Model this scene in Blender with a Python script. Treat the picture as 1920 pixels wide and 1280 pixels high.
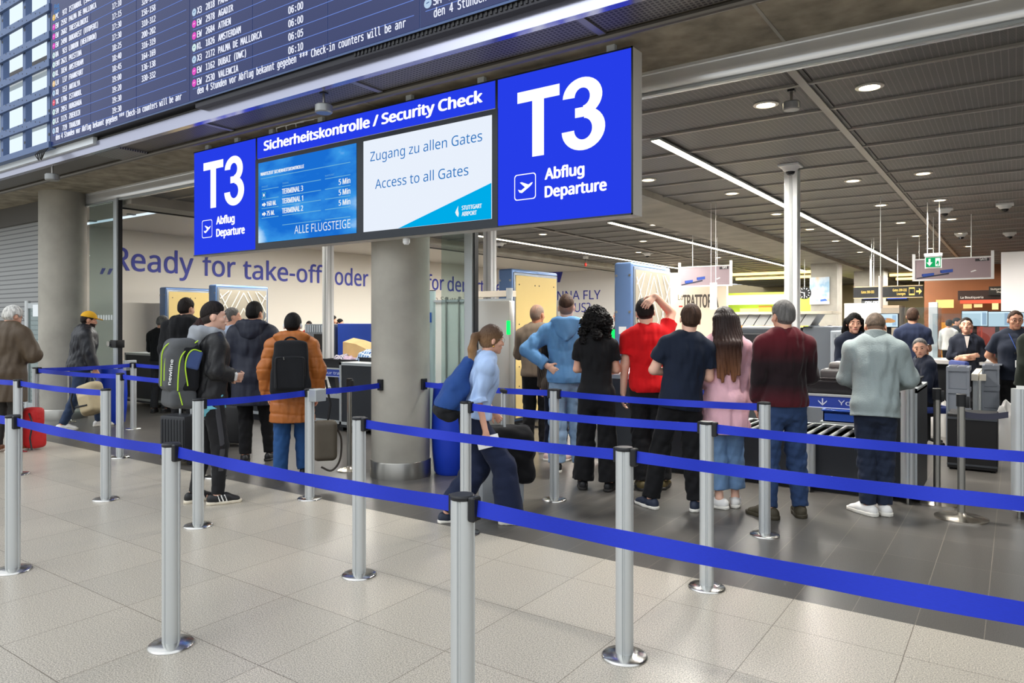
import bpy, bmesh, math, random
import numpy as np
from mathutils import Vector, Matrix
for o in list(bpy.data.objects):
    bpy.data.objects.remove(o)
SC = bpy.context.scene
COL = SC.collection
R = math.radians
# ------------------------------------------------------------------ camera
FPX, HZ, CAMH, YAW = 1345.0, 606.0, 1.565, R(35.1)
cam = bpy.data.cameras.new('camera')
cam.sensor_width = 36.0
cam.lens = 36.0 * FPX / 1920.0
cam.shift_y = -(640.0 - HZ) / 1920.0
cam.clip_end = 200
camo = bpy.data.objects.new('camera', cam)
camo.location = (0, 0, CAMH)
camo.rotation_euler = (R(90), 0, YAW)
COL.objects.link(camo)
SC.camera = camo
# ------------------------------------------------------------------ world: daylight of the tall glazed hall
W = bpy.data.worlds.new('hall_daylight')
SC.world = W
W.use_nodes = True
nt = W.node_tree
bg = nt.nodes['Background']
tc = nt.nodes.new('ShaderNodeTexCoord')
sx = nt.nodes.new('ShaderNodeSeparateXYZ')
rp = nt.nodes.new('ShaderNodeValToRGB')
mp = nt.nodes.new('ShaderNodeMapRange')
mp.inputs['From Min'].default_value = -0.35
mp.inputs['From Max'].default_value = 1.0
nt.links.new(tc.outputs['Generated'], sx.inputs[0])
nt.links.new(sx.outputs['Z'], mp.inputs['Value'])
nt.links.new(mp.outputs[0], rp.inputs[0])
cr = rp.color_ramp
cr.elements[0].position = 0.0
cr.elements[0].color = (0.20, 0.20, 0.20, 1)
cr.elements[1].position = 1.0
cr.elements[1].color = (1.0, 1.06, 1.12, 1)
e = cr.elements.new(0.30); e.color = (0.55, 0.57, 0.58, 1)
e = cr.elements.new(0.50); e.color = (0.95, 1.0, 1.05, 1)
nt.links.new(rp.outputs[0], bg.inputs['Color'])
bg.inputs['Strength'].default_value = 1.05
# daylight from the high glazing on the hall side (left, behind the camera)
sun = bpy.data.lights.new('glazing_daylight', 'SUN')
sun.energy = 0.7
sun.angle = R(50)
sun.color = (0.97, 0.99, 1.0)
suno = bpy.data.objects.new('glazing_daylight', sun)
suno.rotation_euler = (R(48), 0, R(-25))
COL.objects.link(suno)
vs = SC.view_settings
vs.view_transform = 'Standard'
vs.look = 'None'
vs.gamma = 1.0
vs.use_curve_mapping = False
vs.exposure = 0.40
SC.cycles.max_bounces = 6
SC.cycles.diffuse_bounces = 4
SC.cycles.transparent_max_bounces = 12
SC.cycles.sample_clamp_indirect = 6.0
SC.cycles.caustics_reflective = False
SC.cycles.caustics_refractive = False
# ------------------------------------------------------------------ photogrammetry helpers (pixel of the photograph -> point of the place)
SY, CY_ = math.sin(YAW), math.cos(YAW)
def ray(px):
    r = (px - 960.0) / FPX
    return (-SY + r * CY_, CY_ + r * SY)
def gp(px, py):                    # floor point
    t = CAMH * FPX / (py - HZ); d = ray(px)
    return (t * d[0], t * d[1])
def at(px, t):                     # floor point at a given depth
    d = ray(px)
    return (t * d[0], t * d[1])
def plY(px, py, Y):                # point on a wall Y = const -> (X, z)
    d = ray(px); t = Y / d[1]
    return (t * d[0], CAMH + (HZ - py) * t / FPX)
def plX(px, py, X):                # point on a wall X = const -> (Y, z)
    d = ray(px); t = X / d[0]
    return (t * d[1], CAMH + (HZ - py) * t / FPX)
def plZ(px, py, z):                # point on a ceiling z = const -> (X, Y)
    d = ray(px); t = (z - CAMH) * FPX / (HZ - py)
    return (t * d[0], t * d[1])
# ------------------------------------------------------------------ materials
def lin(c):
    if isinstance(c, str):
        c = c.lstrip('#'); c = [int(c[i:i + 2], 16) / 255.0 for i in (0, 2, 4)]
    else:
        c = [v / 255.0 for v in c]
    return tuple(v / 12.92 if v <= 0.04045 else ((v + 0.055) / 1.055) ** 2.4 for v in c)
MC = {}
def pm(name, col, rough=0.6, metal=0.0, spec=0.4, noise=0.0, nscale=20, bump=0.0, bscale=60, emit=None, estr=1.0, trans=0.0, alpha=1.0, coat=0.0, stretch=None, sheen=0.0):
    if name in MC: return MC[name]
    m = bpy.data.materials.new(name); m.use_nodes = True
    N = m.node_tree.nodes; L = m.node_tree.links
    b = N['Principled BSDF']
    c = lin(col)
    b.inputs['Base Color'].default_value = (*c, 1)
    b.inputs['Roughness'].default_value = rough
    b.inputs['Metallic'].default_value = metal
    b.inputs['Specular IOR Level'].default_value = spec
    b.inputs['Coat Weight'].default_value = coat
    b.inputs['Sheen Weight'].default_value = sheen
    if trans: b.inputs['Transmission Weight'].default_value = trans
    if alpha < 1: b.inputs['Alpha'].default_value = alpha
    if emit is not None:
        b.inputs['Emission Color'].default_value = (*lin(emit), 1)
        b.inputs['Emission Strength'].default_value = estr
    if noise or bump:
        t = N.new('ShaderNodeTexCoord')
        src = t.outputs['Object']
        if stretch:
            mpn = N.new('ShaderNodeMapping'); mpn.inputs['Scale'].default_value = stretch
            L.new(src, mpn.inputs['Vector']); src = mpn.outputs[0]
    if noise:
        n = N.new('ShaderNodeTexNoise'); n.inputs['Scale'].default_value = nscale; n.inputs['Detail'].default_value = 5
        L.new(src, n.inputs['Vector'])
        rr = N.new('ShaderNodeValToRGB')
        rr.color_ramp.elements[0].position = 0.3; rr.color_ramp.elements[1].position = 0.7
        rr.color_ramp.elements[0].color = (*[max(0, v * (1 - noise)) for v in c], 1)
        rr.color_ramp.elements[1].color = (*[min(1, v * (1 + noise)) for v in c], 1)
        L.new(n.outputs['Fac'], rr.inputs[0]); L.new(rr.outputs[0], b.inputs['Base Color'])
    if bump:
        n2 = N.new('ShaderNodeTexNoise'); n2.inputs['Scale'].default_value = bscale; n2.inputs['Detail'].default_value = 4
        L.new(src, n2.inputs['Vector'])
        bp = N.new('ShaderNodeBump'); bp.inputs['Strength'].default_value = bump; bp.inputs['Distance'].default_value = 0.01
        L.new(n2.outputs['Fac'], bp.inputs['Height']); L.new(bp.outputs[0], b.inputs['Normal'])
    MC[name] = m
    return m
def em(name, col, s=1.0):
    if name in MC: return MC[name]
    m = bpy.data.materials.new(name); m.use_nodes = True
    N = m.node_tree.nodes; N.remove(N['Principled BSDF'])
    e = N.new('ShaderNodeEmission'); e.inputs[0].default_value = (*lin(col), 1); e.inputs[1].default_value = s * .76
    m.node_tree.links.new(e.outputs[0], N['Material Output'].inputs[0])
    MC[name] = m
    return m
def brickmat(name, c1, c2, mortar, bw, bh, ms, off=(0, 0), rough=0.4, speck=0.0, spscale=200, offset=0.0, spec=0.4, plane='XY', rnoise=0.0, big=0.0, bumpd=0.0):
    m = bpy.data.materials.new(name); m.use_nodes = True
    N = m.node_tree.nodes; L = m.node_tree.links; b = N['Principled BSDF']
    tc = N.new('ShaderNodeTexCoord')
    mpn = N.new('ShaderNodeMapping'); mpn.inputs['Location'].default_value = (off[0], off[1], 0)
    src = tc.outputs['Object']
    if plane != 'XY':
        s = N.new('ShaderNodeSeparateXYZ'); cb = N.new('ShaderNodeCombineXYZ')
        L.new(src, s.inputs[0])
        L.new(s.outputs[plane[0]], cb.inputs['X']); L.new(s.outputs[plane[1]], cb.inputs['Y'])
        L.new(cb.outputs[0], mpn.inputs[0])
    else:
        L.new(src, mpn.inputs[0])
    br = N.new('ShaderNodeTexBrick')
    br.offset = offset; br.squash = 1.0
    br.inputs['Scale'].default_value = 1.0
    br.inputs['Brick Width'].default_value = bw; br.inputs['Row Height'].default_value = bh
    br.inputs['Mortar Size'].default_value = ms; br.inputs['Mortar Smooth'].default_value = 0.1
    br.inputs['Color1'].default_value = (*lin(c1), 1); br.inputs['Color2'].default_value = (*lin(c2), 1)
    br.inputs['Mortar'].default_value = (*lin(mortar), 1)
    L.new(mpn.outputs[0], br.inputs['Vector'])
    out = br.outputs['Color']
    if speck:
        n = N.new('ShaderNodeTexNoise'); n.inputs['Scale'].default_value = spscale; n.inputs['Detail'].default_value = 2; n.inputs['Roughness'].default_value = 0.8
        L.new(src, n.inputs['Vector'])
        r1 = N.new('ShaderNodeMapRange'); r1.inputs['From Min'].default_value = 0.40; r1.inputs['From Max'].default_value = 0.60
        r1.inputs['To Min'].default_value = 1 - speck; r1.inputs['To Max'].default_value = 1 + speck
        L.new(n.outputs['Fac'], r1.inputs['Value'])
        mx = N.new('ShaderNodeVectorMath'); mx.operation = 'SCALE'
        L.new(out, mx.inputs[0]); L.new(r1.outputs[0], mx.inputs['Scale']); out = mx.outputs[0]
    if big:
        n = N.new('ShaderNodeTexNoise'); n.inputs['Scale'].default_value = 1.1; n.inputs['Detail'].default_value = 4
        L.new(src, n.inputs['Vector'])
        r1 = N.new('ShaderNodeMapRange'); r1.inputs['From Min'].default_value = 0.3; r1.inputs['From Max'].default_value = 0.7
        r1.inputs['To Min'].default_value = 1 - big; r1.inputs['To Max'].default_value = 1 + big
        L.new(n.outputs['Fac'], r1.inputs['Value'])
        mx = N.new('ShaderNodeVectorMath'); mx.operation = 'SCALE'
        L.new(out, mx.inputs[0]); L.new(r1.outputs[0], mx.inputs['Scale']); out = mx.outputs[0]
        r2 = N.new('ShaderNodeMapRange'); r2.inputs['From Min'].default_value = 0.3; r2.inputs['From Max'].default_value = 0.7
        r2.inputs['To Min'].default_value = rough - rnoise; r2.inputs['To Max'].default_value = rough + rnoise
        L.new(n.outputs['Fac'], r2.inputs['Value']); L.new(r2.outputs[0], b.inputs['Roughness'])
    else:
        b.inputs['Roughness'].default_value = rough
    L.new(out, b.inputs['Base Color'])
    b.inputs['Specular IOR Level'].default_value = spec
    if bumpd:
        bp = N.new('ShaderNodeBump'); bp.inputs['Strength'].default_value = 0.6; bp.inputs['Distance'].default_value = bumpd; bp.invert = True
        L.new(br.outputs['Fac'], bp.inputs['Height']); L.new(bp.outputs[0], b.inputs['Normal'])
    MC[name] = m
    return m
def glassmat(name, tint=(225, 235, 235), clear=0.86, rough=0.02):
    if name in MC: return MC[name]
    m = bpy.data.materials.new(name); m.use_nodes = True
    N = m.node_tree.nodes; L = m.node_tree.links; N.remove(N['Principled BSDF'])
    t = N.new('ShaderNodeBsdfTransparent'); t.inputs[0].default_value = (*lin(tint), 1)
    g = N.new('ShaderNodeBsdfGlossy'); g.inputs['Roughness'].default_value = rough; g.inputs[0].default_value = (0.9, 0.95, 0.95, 1)
    f = N.new('ShaderNodeLayerWeight'); f.inputs[0].default_value = 0.5
    pw = N.new('ShaderNodeMath'); pw.operation = 'POWER'; pw.inputs[1].default_value = 4.0
    ml = N.new('ShaderNodeMath'); ml.operation = 'MULTIPLY_ADD'; ml.inputs[1].default_value = 0.5; ml.inputs[2].default_value = (1 - clear) * .5
    x = N.new('ShaderNodeMixShader')
    L.new(f.outputs['Facing'], pw.inputs[0]); L.new(pw.outputs[0], ml.inputs[0]); L.new(ml.outputs[0], x.inputs[0])
    L.new(t.outputs[0], x.inputs[1]); L.new(g.outputs[0], x.inputs[2]); L.new(x.outputs[0], N['Material Output'].inputs[0])
    MC[name] = m
    return m
# ------------------------------------------------------------------ mesh builder
class MB:
    def __init__(s): s.v = []; s.f = []; s.m = []; s.mats = []
    def mi(s, m):
        if m not in s.mats: s.mats.append(m)
        return s.mats.index(m)
    def add(s, vs, fs, m):
        b = len(s.v); i = s.mi(m)
        s.v += [tuple(v) for v in vs]
        for f in fs: s.f.append(tuple(b + k for k in f)); s.m.append(i)
    def box(s, lo, hi, m, M=None):
        x0, y0, z0 = lo; x1, y1, z1 = hi
        vs = [(x0, y0, z0), (x1, y0, z0), (x1, y1, z0), (x0, y1, z0), (x0, y0, z1), (x1, y0, z1), (x1, y1, z1), (x0, y1, z1)]
        if M is not None: vs = [M @ Vector(v) for v in vs]
        s.add(vs, [(0, 3, 2, 1), (4, 5, 6, 7), (0, 1, 5, 4), (1, 2, 6, 5), (2, 3, 7, 6), (3, 0, 4, 7)], m); return s
    def rbox(s, lo, hi, m, r=0.01, seg=2, M=None):
        bm = bmesh.new(); bmesh.ops.create_cube(bm, size=1.0)
        for v in bm.verts:
            v.co = Vector([(lo[k] + hi[k]) / 2 + v.co[k] * (hi[k] - lo[k]) for k in range(3)])
        bmesh.ops.bevel(bm, geom=bm.edges[:], offset=r, segments=seg, affect='EDGES', profile=0.5)
        bm.verts.index_update()
        vs = [v.co.copy() for v in bm.verts]
        if M is not None: vs = [M @ v for v in vs]
        s.add(vs, [[v.index for v in f.verts] for f in bm.faces], m); bm.free(); return s
    def lathe(s, prof, m, n=24, c=(0, 0, 0), ax='z'):
        vs = []; fs = []
        for (r, h) in prof:
            for k in range(n):
                a = 2 * math.pi * k / n
                p = (r * math.cos(a), r * math.sin(a), h)
                if ax == 'y': p = (p[0], -p[2], p[1])
                if ax == 'x': p = (p[2], p[0], p[1])
                vs.append((c[0] + p[0], c[1] + p[1], c[2] + p[2]))
        for i in range(len(prof) - 1):
            for k in range(n):
                k2 = (k + 1) % n
                fs.append((i * n + k, i * n + k2, (i + 1) * n + k2, (i + 1) * n + k))
        fs.append(tuple(range(n))[::-1]); b = (len(prof) - 1) * n
        fs.append(tuple(range(b, b + n)))
        s.add(vs, fs, m); return s
    def cyl(s, a, b, r, m, n=14, r2=None):
        a = Vector(a); b = Vector(b); d = (b - a).normalized()
        u = d.orthogonal().normalized(); w = d.cross(u); r2 = r if r2 is None else r2
        vs = []
        for (p, q) in ((a, r), (b, r2)):
            for k in range(n):
                t = 2 * math.pi * k / n
                vs.append(p + u * (q * math.cos(t)) + w * (q * math.sin(t)))
        fs = [(k, (k + 1) % n, n + (k + 1) % n, n + k) for k in range(n)]
        fs += [tuple(range(n))[::-1], tuple(range(n, 2 * n))]
        s.add(vs, fs, m); return s
    def tube(s, pts, r, m, n=8, flat=None, up=None, sm=0):
        P = [Vector(p) for p in pts]
        if sm:
            Q = [P[0] * 2 - P[1]] + P + [P[-1] * 2 - P[-2]]; P = []
            for i in range(1, len(Q) - 2):
                for j in range(sm):
                    t = j / sm; a, b, c, d = Q[i - 1:i + 3]
                    P.append(.5 * (2 * b + (c - a) * t + (2 * a - 5 * b + 4 * c - d) * t * t + (3 * b - a - 3 * c + d) * t ** 3))
            P.append(Q[-2])
        rs = r if isinstance(r, (list, tuple)) else [r] * len(P)
        vs = []; u = None
        for i, p in enumerate(P):
            d = (P[min(i + 1, len(P) - 1)] - P[max(i - 1, 0)]).normalized()
            if u is None: u = Vector(up) if up is not None else d.orthogonal().normalized()
            u = (u - d * u.dot(d)).normalized(); w = d.cross(u)
            for k in range(n):
                t = 2 * math.pi * k / n
                vs.append(p + u * (rs[i] * math.cos(t)) + w * (rs[i] * (flat or 1.0) * math.sin(t)))
        fs = []
        for i in range(len(P) - 1):
            for k in range(n):
                k2 = (k + 1) % n; fs.append((i * n + k, i * n + k2, (i + 1) * n + k2, (i + 1) * n + k))
        fs += [tuple(range(n))[::-1], tuple(range((len(P) - 1) * n, len(P) * n))]
        s.add(vs, fs, m); return s
    def prism(s, poly, m, fn, d0, d1):
        # 2-D outline extruded: fn(u, v, depth) -> point
        n = len(poly)
        vs = [fn(u, v, d0) for u, v in poly] + [fn(u, v, d1) for u, v in poly]
        fs = [tuple(range(n))[::-1], tuple(range(n, 2 * n))] + [(k, (k + 1) % n, n + (k + 1) % n, n + k) for k in range(n)]
        s.add(vs, fs, m); return s
    def quad(s, vs, m): s.add(vs, [tuple(range(len(vs)))], m); return s
    def ball(s, c, r, m, nu=14, nv=9, f=None):
        r = r if isinstance(r, (list, tuple)) else (r, r, r)
        vs = []; fs = []
        for i in range(nv + 1):
            th = math.pi * i / nv
            for k in range(nu):
                a = 2 * math.pi * k / nu
                vs.append((c[0] + r[0] * math.sin(th) * math.cos(a), c[1] + r[1] * math.sin(th) * math.sin(a), c[2] + r[2] * math.cos(th)))
        for i in range(nv):
            for k in range(nu):
                k2 = (k + 1) % nu; fs.append((i * nu + k, (i + 1) * nu + k, (i + 1) * nu + k2, i * nu + k2))
        s.add(vs, fs, m); return s
    def build(s, name, parent=None, smooth=35, loc=None, rz=0.0):
        me = bpy.data.meshes.new(name); me.from_pydata(s.v, [], s.f)
        for m in s.mats: me.materials.append(m)
        me.polygons.foreach_set('material_index', s.m)
        bm = bmesh.new(); bm.from_mesh(me); bmesh.ops.recalc_face_normals(bm, faces=bm.faces[:]); bm.to_mesh(me); bm.free()
        if smooth:
            me.polygons.foreach_set('use_smooth', [True] * len(me.polygons))
            me.set_sharp_from_angle(angle=R(smooth))
        o = bpy.data.objects.new(name, me); COL.objects.link(o)
        if parent is not None: o.parent = parent
        if loc is not None: o.location = loc
        o.rotation_euler.z = rz
        return o
def tag(o, label=None, cat=None, group=None, kind=None):
    if label: o['label'] = label
    if cat: o['category'] = cat
    if group: o['group'] = group
    if kind: o['kind'] = kind
    return o
def empty(name, loc=(0, 0, 0), rz=0.0, label=None, cat=None, group=None):
    o = bpy.data.objects.new(name, None); COL.objects.link(o)
    o.location = loc; o.rotation_euler.z = rz; o.empty_display_size = 0.1
    return tag(o, label, cat, group)
def copy_tree(o, parent=None):
    c = o.copy(); COL.objects.link(c); c.parent = parent
    for ch in [x for x in KIDS.get(o.name, [])]: copy_tree(ch, c)
    return c
KIDS = {}
def index_kids():
    KIDS.clear()
    for o in bpy.data.objects:
        if o.parent is not None: KIDS.setdefault(o.parent.name, []).append(o)
# ------------------------------------------------------------------ lettering
_tc = {}
FONTS = {}
try:
    import os
    for _k, _f in (('sans', 'NotoSansHebrew-Regular.woff2'), ('mono', 'DejaVuSansMono.woff2')):
        _fp = os.path.join(bpy.utils.system_resource('DATAFILES', path='fonts'), _f)   # type shipped inside Blender itself
        if os.path.exists(_fp): FONTS[_k] = bpy.data.fonts.load(_fp)
except Exception:
    FONTS = {}
def glyphs(txt, face='sans', space=1.0):
    key = (txt, face, space)
    if key in _tc: return _tc[key]
    c = bpy.data.curves.new('t', 'FONT'); c.body = txt; c.size = 1.0; c.space_character = space
    c.resolution_u = 4
    if face in FONTS: c.font = FONTS[face]
    o = bpy.data.objects.new('t', c); COL.objects.link(o)
    bpy.context.view_layer.update()
    me = bpy.data.meshes.new_from_object(o.evaluated_get(bpy.context.evaluated_depsgraph_get()))
    vs = [(v.co.x, v.co.y) for v in me.vertices]; fs = [tuple(p.vertices) for p in me.polygons]
    bpy.data.objects.remove(o); bpy.data.curves.remove(c); bpy.data.meshes.remove(me)
    x0 = min(v[0] for v in vs); x1 = max(v[0] for v in vs)
    _tc[key] = (vs, fs, x0, x1)
    return _tc[key]
def text(mb, txt, fn, x, y, cap, mat, width=None, bold=0.0, align='l', skew=0.0, space=1.0, face='sans'):
    # flat lettering: baseline start (x, y) on the surface fn(u, v), capital height cap; bold thickens the strokes
    CAP = max(v[1] for v in glyphs('H', face)[0])
    vs, fs, x0, x1 = glyphs(txt, face, space)
    sy = cap / CAP; sxx = sy if width is None else width / max(1e-6, x1 - x0)
    ox = {'l': 0.0, 'c': -0.5 * (x1 - x0) * sxx, 'r': -(x1 - x0) * sxx}[align]
    offs = [(0, 0)] if bold <= 0 else [(0, 0)] + [(bold * math.cos(k * math.pi / 4), bold * .8 * math.sin(k * math.pi / 4)) for k in range(8)]
    p0 = Vector(fn(0, 0)); nz = (Vector(fn(1, 0)) - p0).cross(Vector(fn(0, 1)) - p0).normalized()
    for i, (dx, dy) in enumerate(offs):
        up = nz * (.0007 * i)
        mb.add([Vector(fn(x + ox + (a + dx - x0) * sxx + skew * b * sy, y + (b + dy) * sy)) + up for a, b in vs], fs, mat)
# ------------------------------------------------------------------ common materials
M_ALU = pm('brushed_aluminium', (206, 210, 211), 0.40, 0.6)
M_ALUP = pm('pale_aluminium', (190, 196, 198), 0.45, 0.55)
M_CHROME = pm('chrome', (205, 203, 198), 0.22, 1.0)
M_STEEL = pm('brushed_steel', (160, 158, 152), 0.3, 0.9)
M_BLACK = pm('black_plastic', (24, 25, 28), 0.45)
M_DKGREY = pm('dark_grey_panel', (46, 50, 56), 0.5)
M_WHITE = pm('white_paint', (232, 230, 226), 0.5)
M_WHITEP = pm('white_plastic', (242, 243, 243), 0.4)
M_BELT = pm('blue_webbing', (22, 48, 186), 0.6, noise=0.12, nscale=60, stretch=(1, 1, 30), bump=0.15, bscale=400)
M_CONC = pm('cast_concrete', (165, 161, 151), 0.75, noise=0.16, nscale=2.2, bump=0.12, bscale=25)
M_CONCD = pm('soffit_concrete', (148, 140, 124), 0.8, noise=0.34, nscale=5.0, bump=0.1, bscale=25)
M_WALL = pm('plaster_wall', (226, 220, 210), 0.7)
M_NAVYT = pm('navy_lettering', (56, 64, 165), 0.5)
M_GREYM = pm('grey_machine', (104, 110, 118), 0.45)
M_GREYD = pm('charcoal_machine', (62, 66, 72), 0.45)
M_GREYL = pm('pale_grey_machine', (178, 186, 196), 0.4)
M_BLUEG = pm('blue_grey_paint', (104, 132, 178), 0.4, metal=0.3)
M_LEDW = em('led_strip', (255, 240, 205), 12.0)
M_LAMP = em('downlight_lamp', (255, 236, 196), 14.0)
M_TUBE = em('fluorescent_tube', (255, 250, 235), 7.0)
M_GLASS = glassmat('clear_glass')
M_PLEXI = glassmat('plexiglass', (236, 240, 242), 0.9)
def S(o): return tag(o, kind='structure')
# ------------------------------------------------------------------ floors
YB = 4.25
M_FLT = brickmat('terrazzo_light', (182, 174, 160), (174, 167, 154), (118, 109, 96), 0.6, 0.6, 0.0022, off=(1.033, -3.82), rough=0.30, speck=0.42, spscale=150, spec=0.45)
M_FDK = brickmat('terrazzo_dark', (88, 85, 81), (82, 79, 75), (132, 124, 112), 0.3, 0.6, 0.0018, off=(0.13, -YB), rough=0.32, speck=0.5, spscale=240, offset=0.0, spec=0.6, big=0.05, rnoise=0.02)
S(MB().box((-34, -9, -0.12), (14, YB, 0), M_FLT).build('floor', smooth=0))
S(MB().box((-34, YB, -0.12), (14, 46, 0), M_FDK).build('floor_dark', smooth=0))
# ------------------------------------------------------------------ soffit under the gallery, ceilings
ZS, ZC = 3.72, 3.62
YT = 5.72            # line of the glass front
c = MB()
c.box((-34, 4.72, ZS), (14, YT, ZS + 0.5), M_CONCD)
for x in (-13.4, -9.6, -5.2, -1.45, 2.4):
    c.box((x - 0.012, 4.74, ZS - 0.004), (x + 0.012, YT - 0.02, ZS + 0.01), M_CONC)
S(c.build('ceiling_concrete', smooth=0))
M_GRATE = brickmat('perforated_grating', (40, 38, 38), (44, 42, 41), (112, 108, 104), 0.036, 0.036, 0.007, rough=0.5)
g = MB()
g.box((-9.4, 4.36, ZS - 0.01), (14, 4.72, ZS + 0.02), M_GRATE)
g.box((-34, 4.36, ZS - 0.01), (-9.4, 4.72, ZS + 0.02), pm('soffit_sheet', (112, 110, 108), 0.5, metal=0.2))
for x in (-9.4, -7.1, -4.8, -2.5, -0.2):
    g.box((x - 0.03, 4.36, ZS - 0.025), (x + 0.03, 4.72, ZS + 0.02), pm('soffit_bar', (132, 130, 128), 0.4, metal=0.6))
g.cyl((-34, 4.76, ZS - 0.03), (14, 4.76, ZS - 0.03), 0.03, pm('conduit_tube', (110, 106, 100), 0.4, metal=0.5), 10)
S(g.build('ceiling_soffit', smooth=0))
S(MB().box((-9.5, 4.37, ZS - 0.035), (-8.9, 4.73, ZS - 0.012), brickmat('vent_grille', (60, 60, 60), (62, 62, 62), (150, 148, 146), 2.0, 0.03, 0.008, rough=0.4)).build('trim_vent', smooth=0))
M_FASC = pm('polished_fascia', (176, 178, 196), 0.22, metal=0.85)
f = MB()
f.box((-34, 4.30, ZS - 0.03), (14, 4.37, ZS + 0.10), M_FASC)
f.box((-10.3, 4.34, ZS + 0.10), (14, 4.42, 9), pm('gallery_edge', (120, 120, 122), 0.5))
S(f.build('trim_fascia', smooth=0))
# aluminium head rail over the glass front
t = MB()
_pr = [(YT + .10, ZS), (YT - .03, ZS), (YT - .03, ZS - .025), (YT - .015, ZS - .03)] + [(YT + .03 - .055 * math.cos(R(a)), ZC - .015 - .075 * math.sin(R(a))) for a in range(-30, 91, 15)] + [(YT + .10, ZC - .09)]
t.prism(_pr, pm('rail_pale', (248, 250, 252), 0.25, 0.6), lambda u, v, d: (d, u, v), -34, 14)
t.box((-34, YT - 0.02, ZC - 0.105), (14, YT + 0.02, ZC - 0.085), M_ALUP)
S(t.build('trim_rail', smooth=30))
# perforated metal ceiling of the security hall
M_PERF = brickmat('perforated_ceiling', (60, 59, 60), (64, 63, 63), (124, 120, 116), 0.048, 0.014, 0.0034, rough=0.55)
XE = -11.9
c = MB(); c.box((XE, YT + 0.10, ZC), (14, 46, ZC + 0.3), M_PERF)
S(c.build('ceiling_perforated', smooth=0))
c = MB()
M_CBAR = pm('ceiling_bar', (158, 154, 148), 0.45, metal=0.4)
y = 6.45
while y < 40:
    c.box((XE, y - 0.022, ZC - 0.022), (14, y - 0.004, ZC + 0.01), M_CBAR)
    c.box((XE, y + 0.004, ZC - 0.022), (14, y + 0.022, ZC + 0.01), M_CBAR)
    y += 0.885
for x in (-1.48, 2.6, -8.4):
    c.box((x - 0.07, YT + 0.1, ZC - 0.012), (x + 0.07, 46, ZC + 0.01), pm('ceiling_channel', (46, 42, 38), 0.5))
    c.box((x - 0.035, YT + 0.1, ZC - 0.028), (x + 0.035, 46, ZC + 0.01), M_CBAR)
S(c.build('trim_ceiling', smooth=0))
c = MB()
c.box((-5.9, 10.0, ZC - 0.10), (-4.66, 46, ZC + 0.01), M_CONC)
c.box((XE - 0.05, YT + 0.1, ZC - 0.16), (XE + 0.45, 26, ZC + 0.02), M_CONC)
c.box((XE - 0.1, YT + 0.1, ZC - 0.18), (XE - 0.05, 26, ZC + 0.02), M_BLACK)
S(c.build('beam', smooth=0))
S(MB().box((-17.2, YT + 0.1, ZC + 0.12), (XE, 27, ZC + 0.4), pm('white_ceiling', (214, 208, 198), 0.7)).build('ceiling_white', smooth=0))
# left wall of the hall with the big lettering, end wall
XW = -17.0
S(MB().box((XW - 0.2, YT, 0), (XW, 27, ZC + 0.4), M_WALL).build('wall_left', smooth=0))
S(MB().box((XW, 26, 0), (-12.7, 26.2, ZC + 0.4), pm('end_wall_paint', (232, 230, 228), 0.6)).build('wall_back', smooth=0))
S(MB().box((XW, YT, 0), (XW + 0.02, 26, 0.09), M_ALUP).build('baseboard_left', smooth=0))
M_TAN = pm('far_wall_tan', (196, 178, 140), 0.7)
S(MB().box((-34, 42, 0), (16, 42.3, ZC + 0.2), M_TAN).build('wall_far', smooth=0))
S(MB().box((12, YT, 0), (12.2, 42, ZC + 0.2), M_WALL).build('wall_right', smooth=0))
def wl(y, z): return (XW + 0.006, y, z)
wt = MB()
def wallword(txt, px0, px1, py_base, cap, bold=0.012):
    y0, zb = plX(px0, py_base, XW); y1, _ = plX(px1, py_base, XW)
    text(wt, txt, wl, y0, zb, cap, M_NAVYT, width=y1 - y0, bold=bold)
_z = plX(215, 506, XW)[1]
wallword('Ready', 213, 362, 505, 0.52)
wallword('for', 380, 441, 516, 0.52)
wallword('take-off', 456, 605, 522, 0.50)
wallword('oder', 628, 690, 533, 0.50)
wallword('ready', 697, 792, 538, 0.50)
wallword('for', 801, 832, 542, 0.50)
wallword('departure?', 839, 948, 545, 0.50)
yq, zq = plX(187, 512, XW)
for dy in (0.0, 0.16):
    wt.prism([(yq + dy, zq - 0.02), (yq + dy + 0.06, zq - 0.02), (yq + dy + 0.13, zq + 0.12), (yq + dy + 0.05, zq + 0.12)], M_NAVYT, lambda u, v, d: (XW + d, u, v), 0.002, 0.007)
tag(wt.build('wall_lettering', smooth=0), 'large navy take-off slogan lettered along the cream side wall', 'lettering')
wt = MB()
y0, zb = plX(704, 562, XW); y1, _ = plX(925, 566, XW)
text(wt, 'Willkommen am Stuttgart Airport!', wl, y0, zb, 0.20, pm('grey_lettering', (120, 118, 112), 0.6), width=y1 - y0)
tag(wt.build('small_lettering', smooth=0), 'small grey airport line of lettering under the slogan above glass gate', 'lettering')
wt = MB()
def wb(x, z): return (x, 25.994, z)
x0, zb = plY(1013, 563, 26.0); x1, _ = plY(1126, 563, 26.0)
text(wt, 'WANNA FLY', wb, x0, zb, 0.37, M_NAVYT, width=x1 - x0, bold=0.004)
x0, zb = plY(1048, 585, 26.0); x1, _ = plY(1107, 585, 26.0)
text(wt, 'TO US?', wb, x0, zb, 0.37, M_NAVYT, width=x1 - x0, bold=0.004)
xa, za = plY(1040, 507, 26.0); xb, zb2 = plY(1056, 507, 26.0); xc, zc2 = plY(1050, 529, 26.0)
wt.prism([(xa - 0.3, za), (xb, za), (xc, zc2), (xa - 0.5, zc2)], M_NAVYT, lambda u, v, d: (u, 26 - d, v), 0.002, 0.008)
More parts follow.
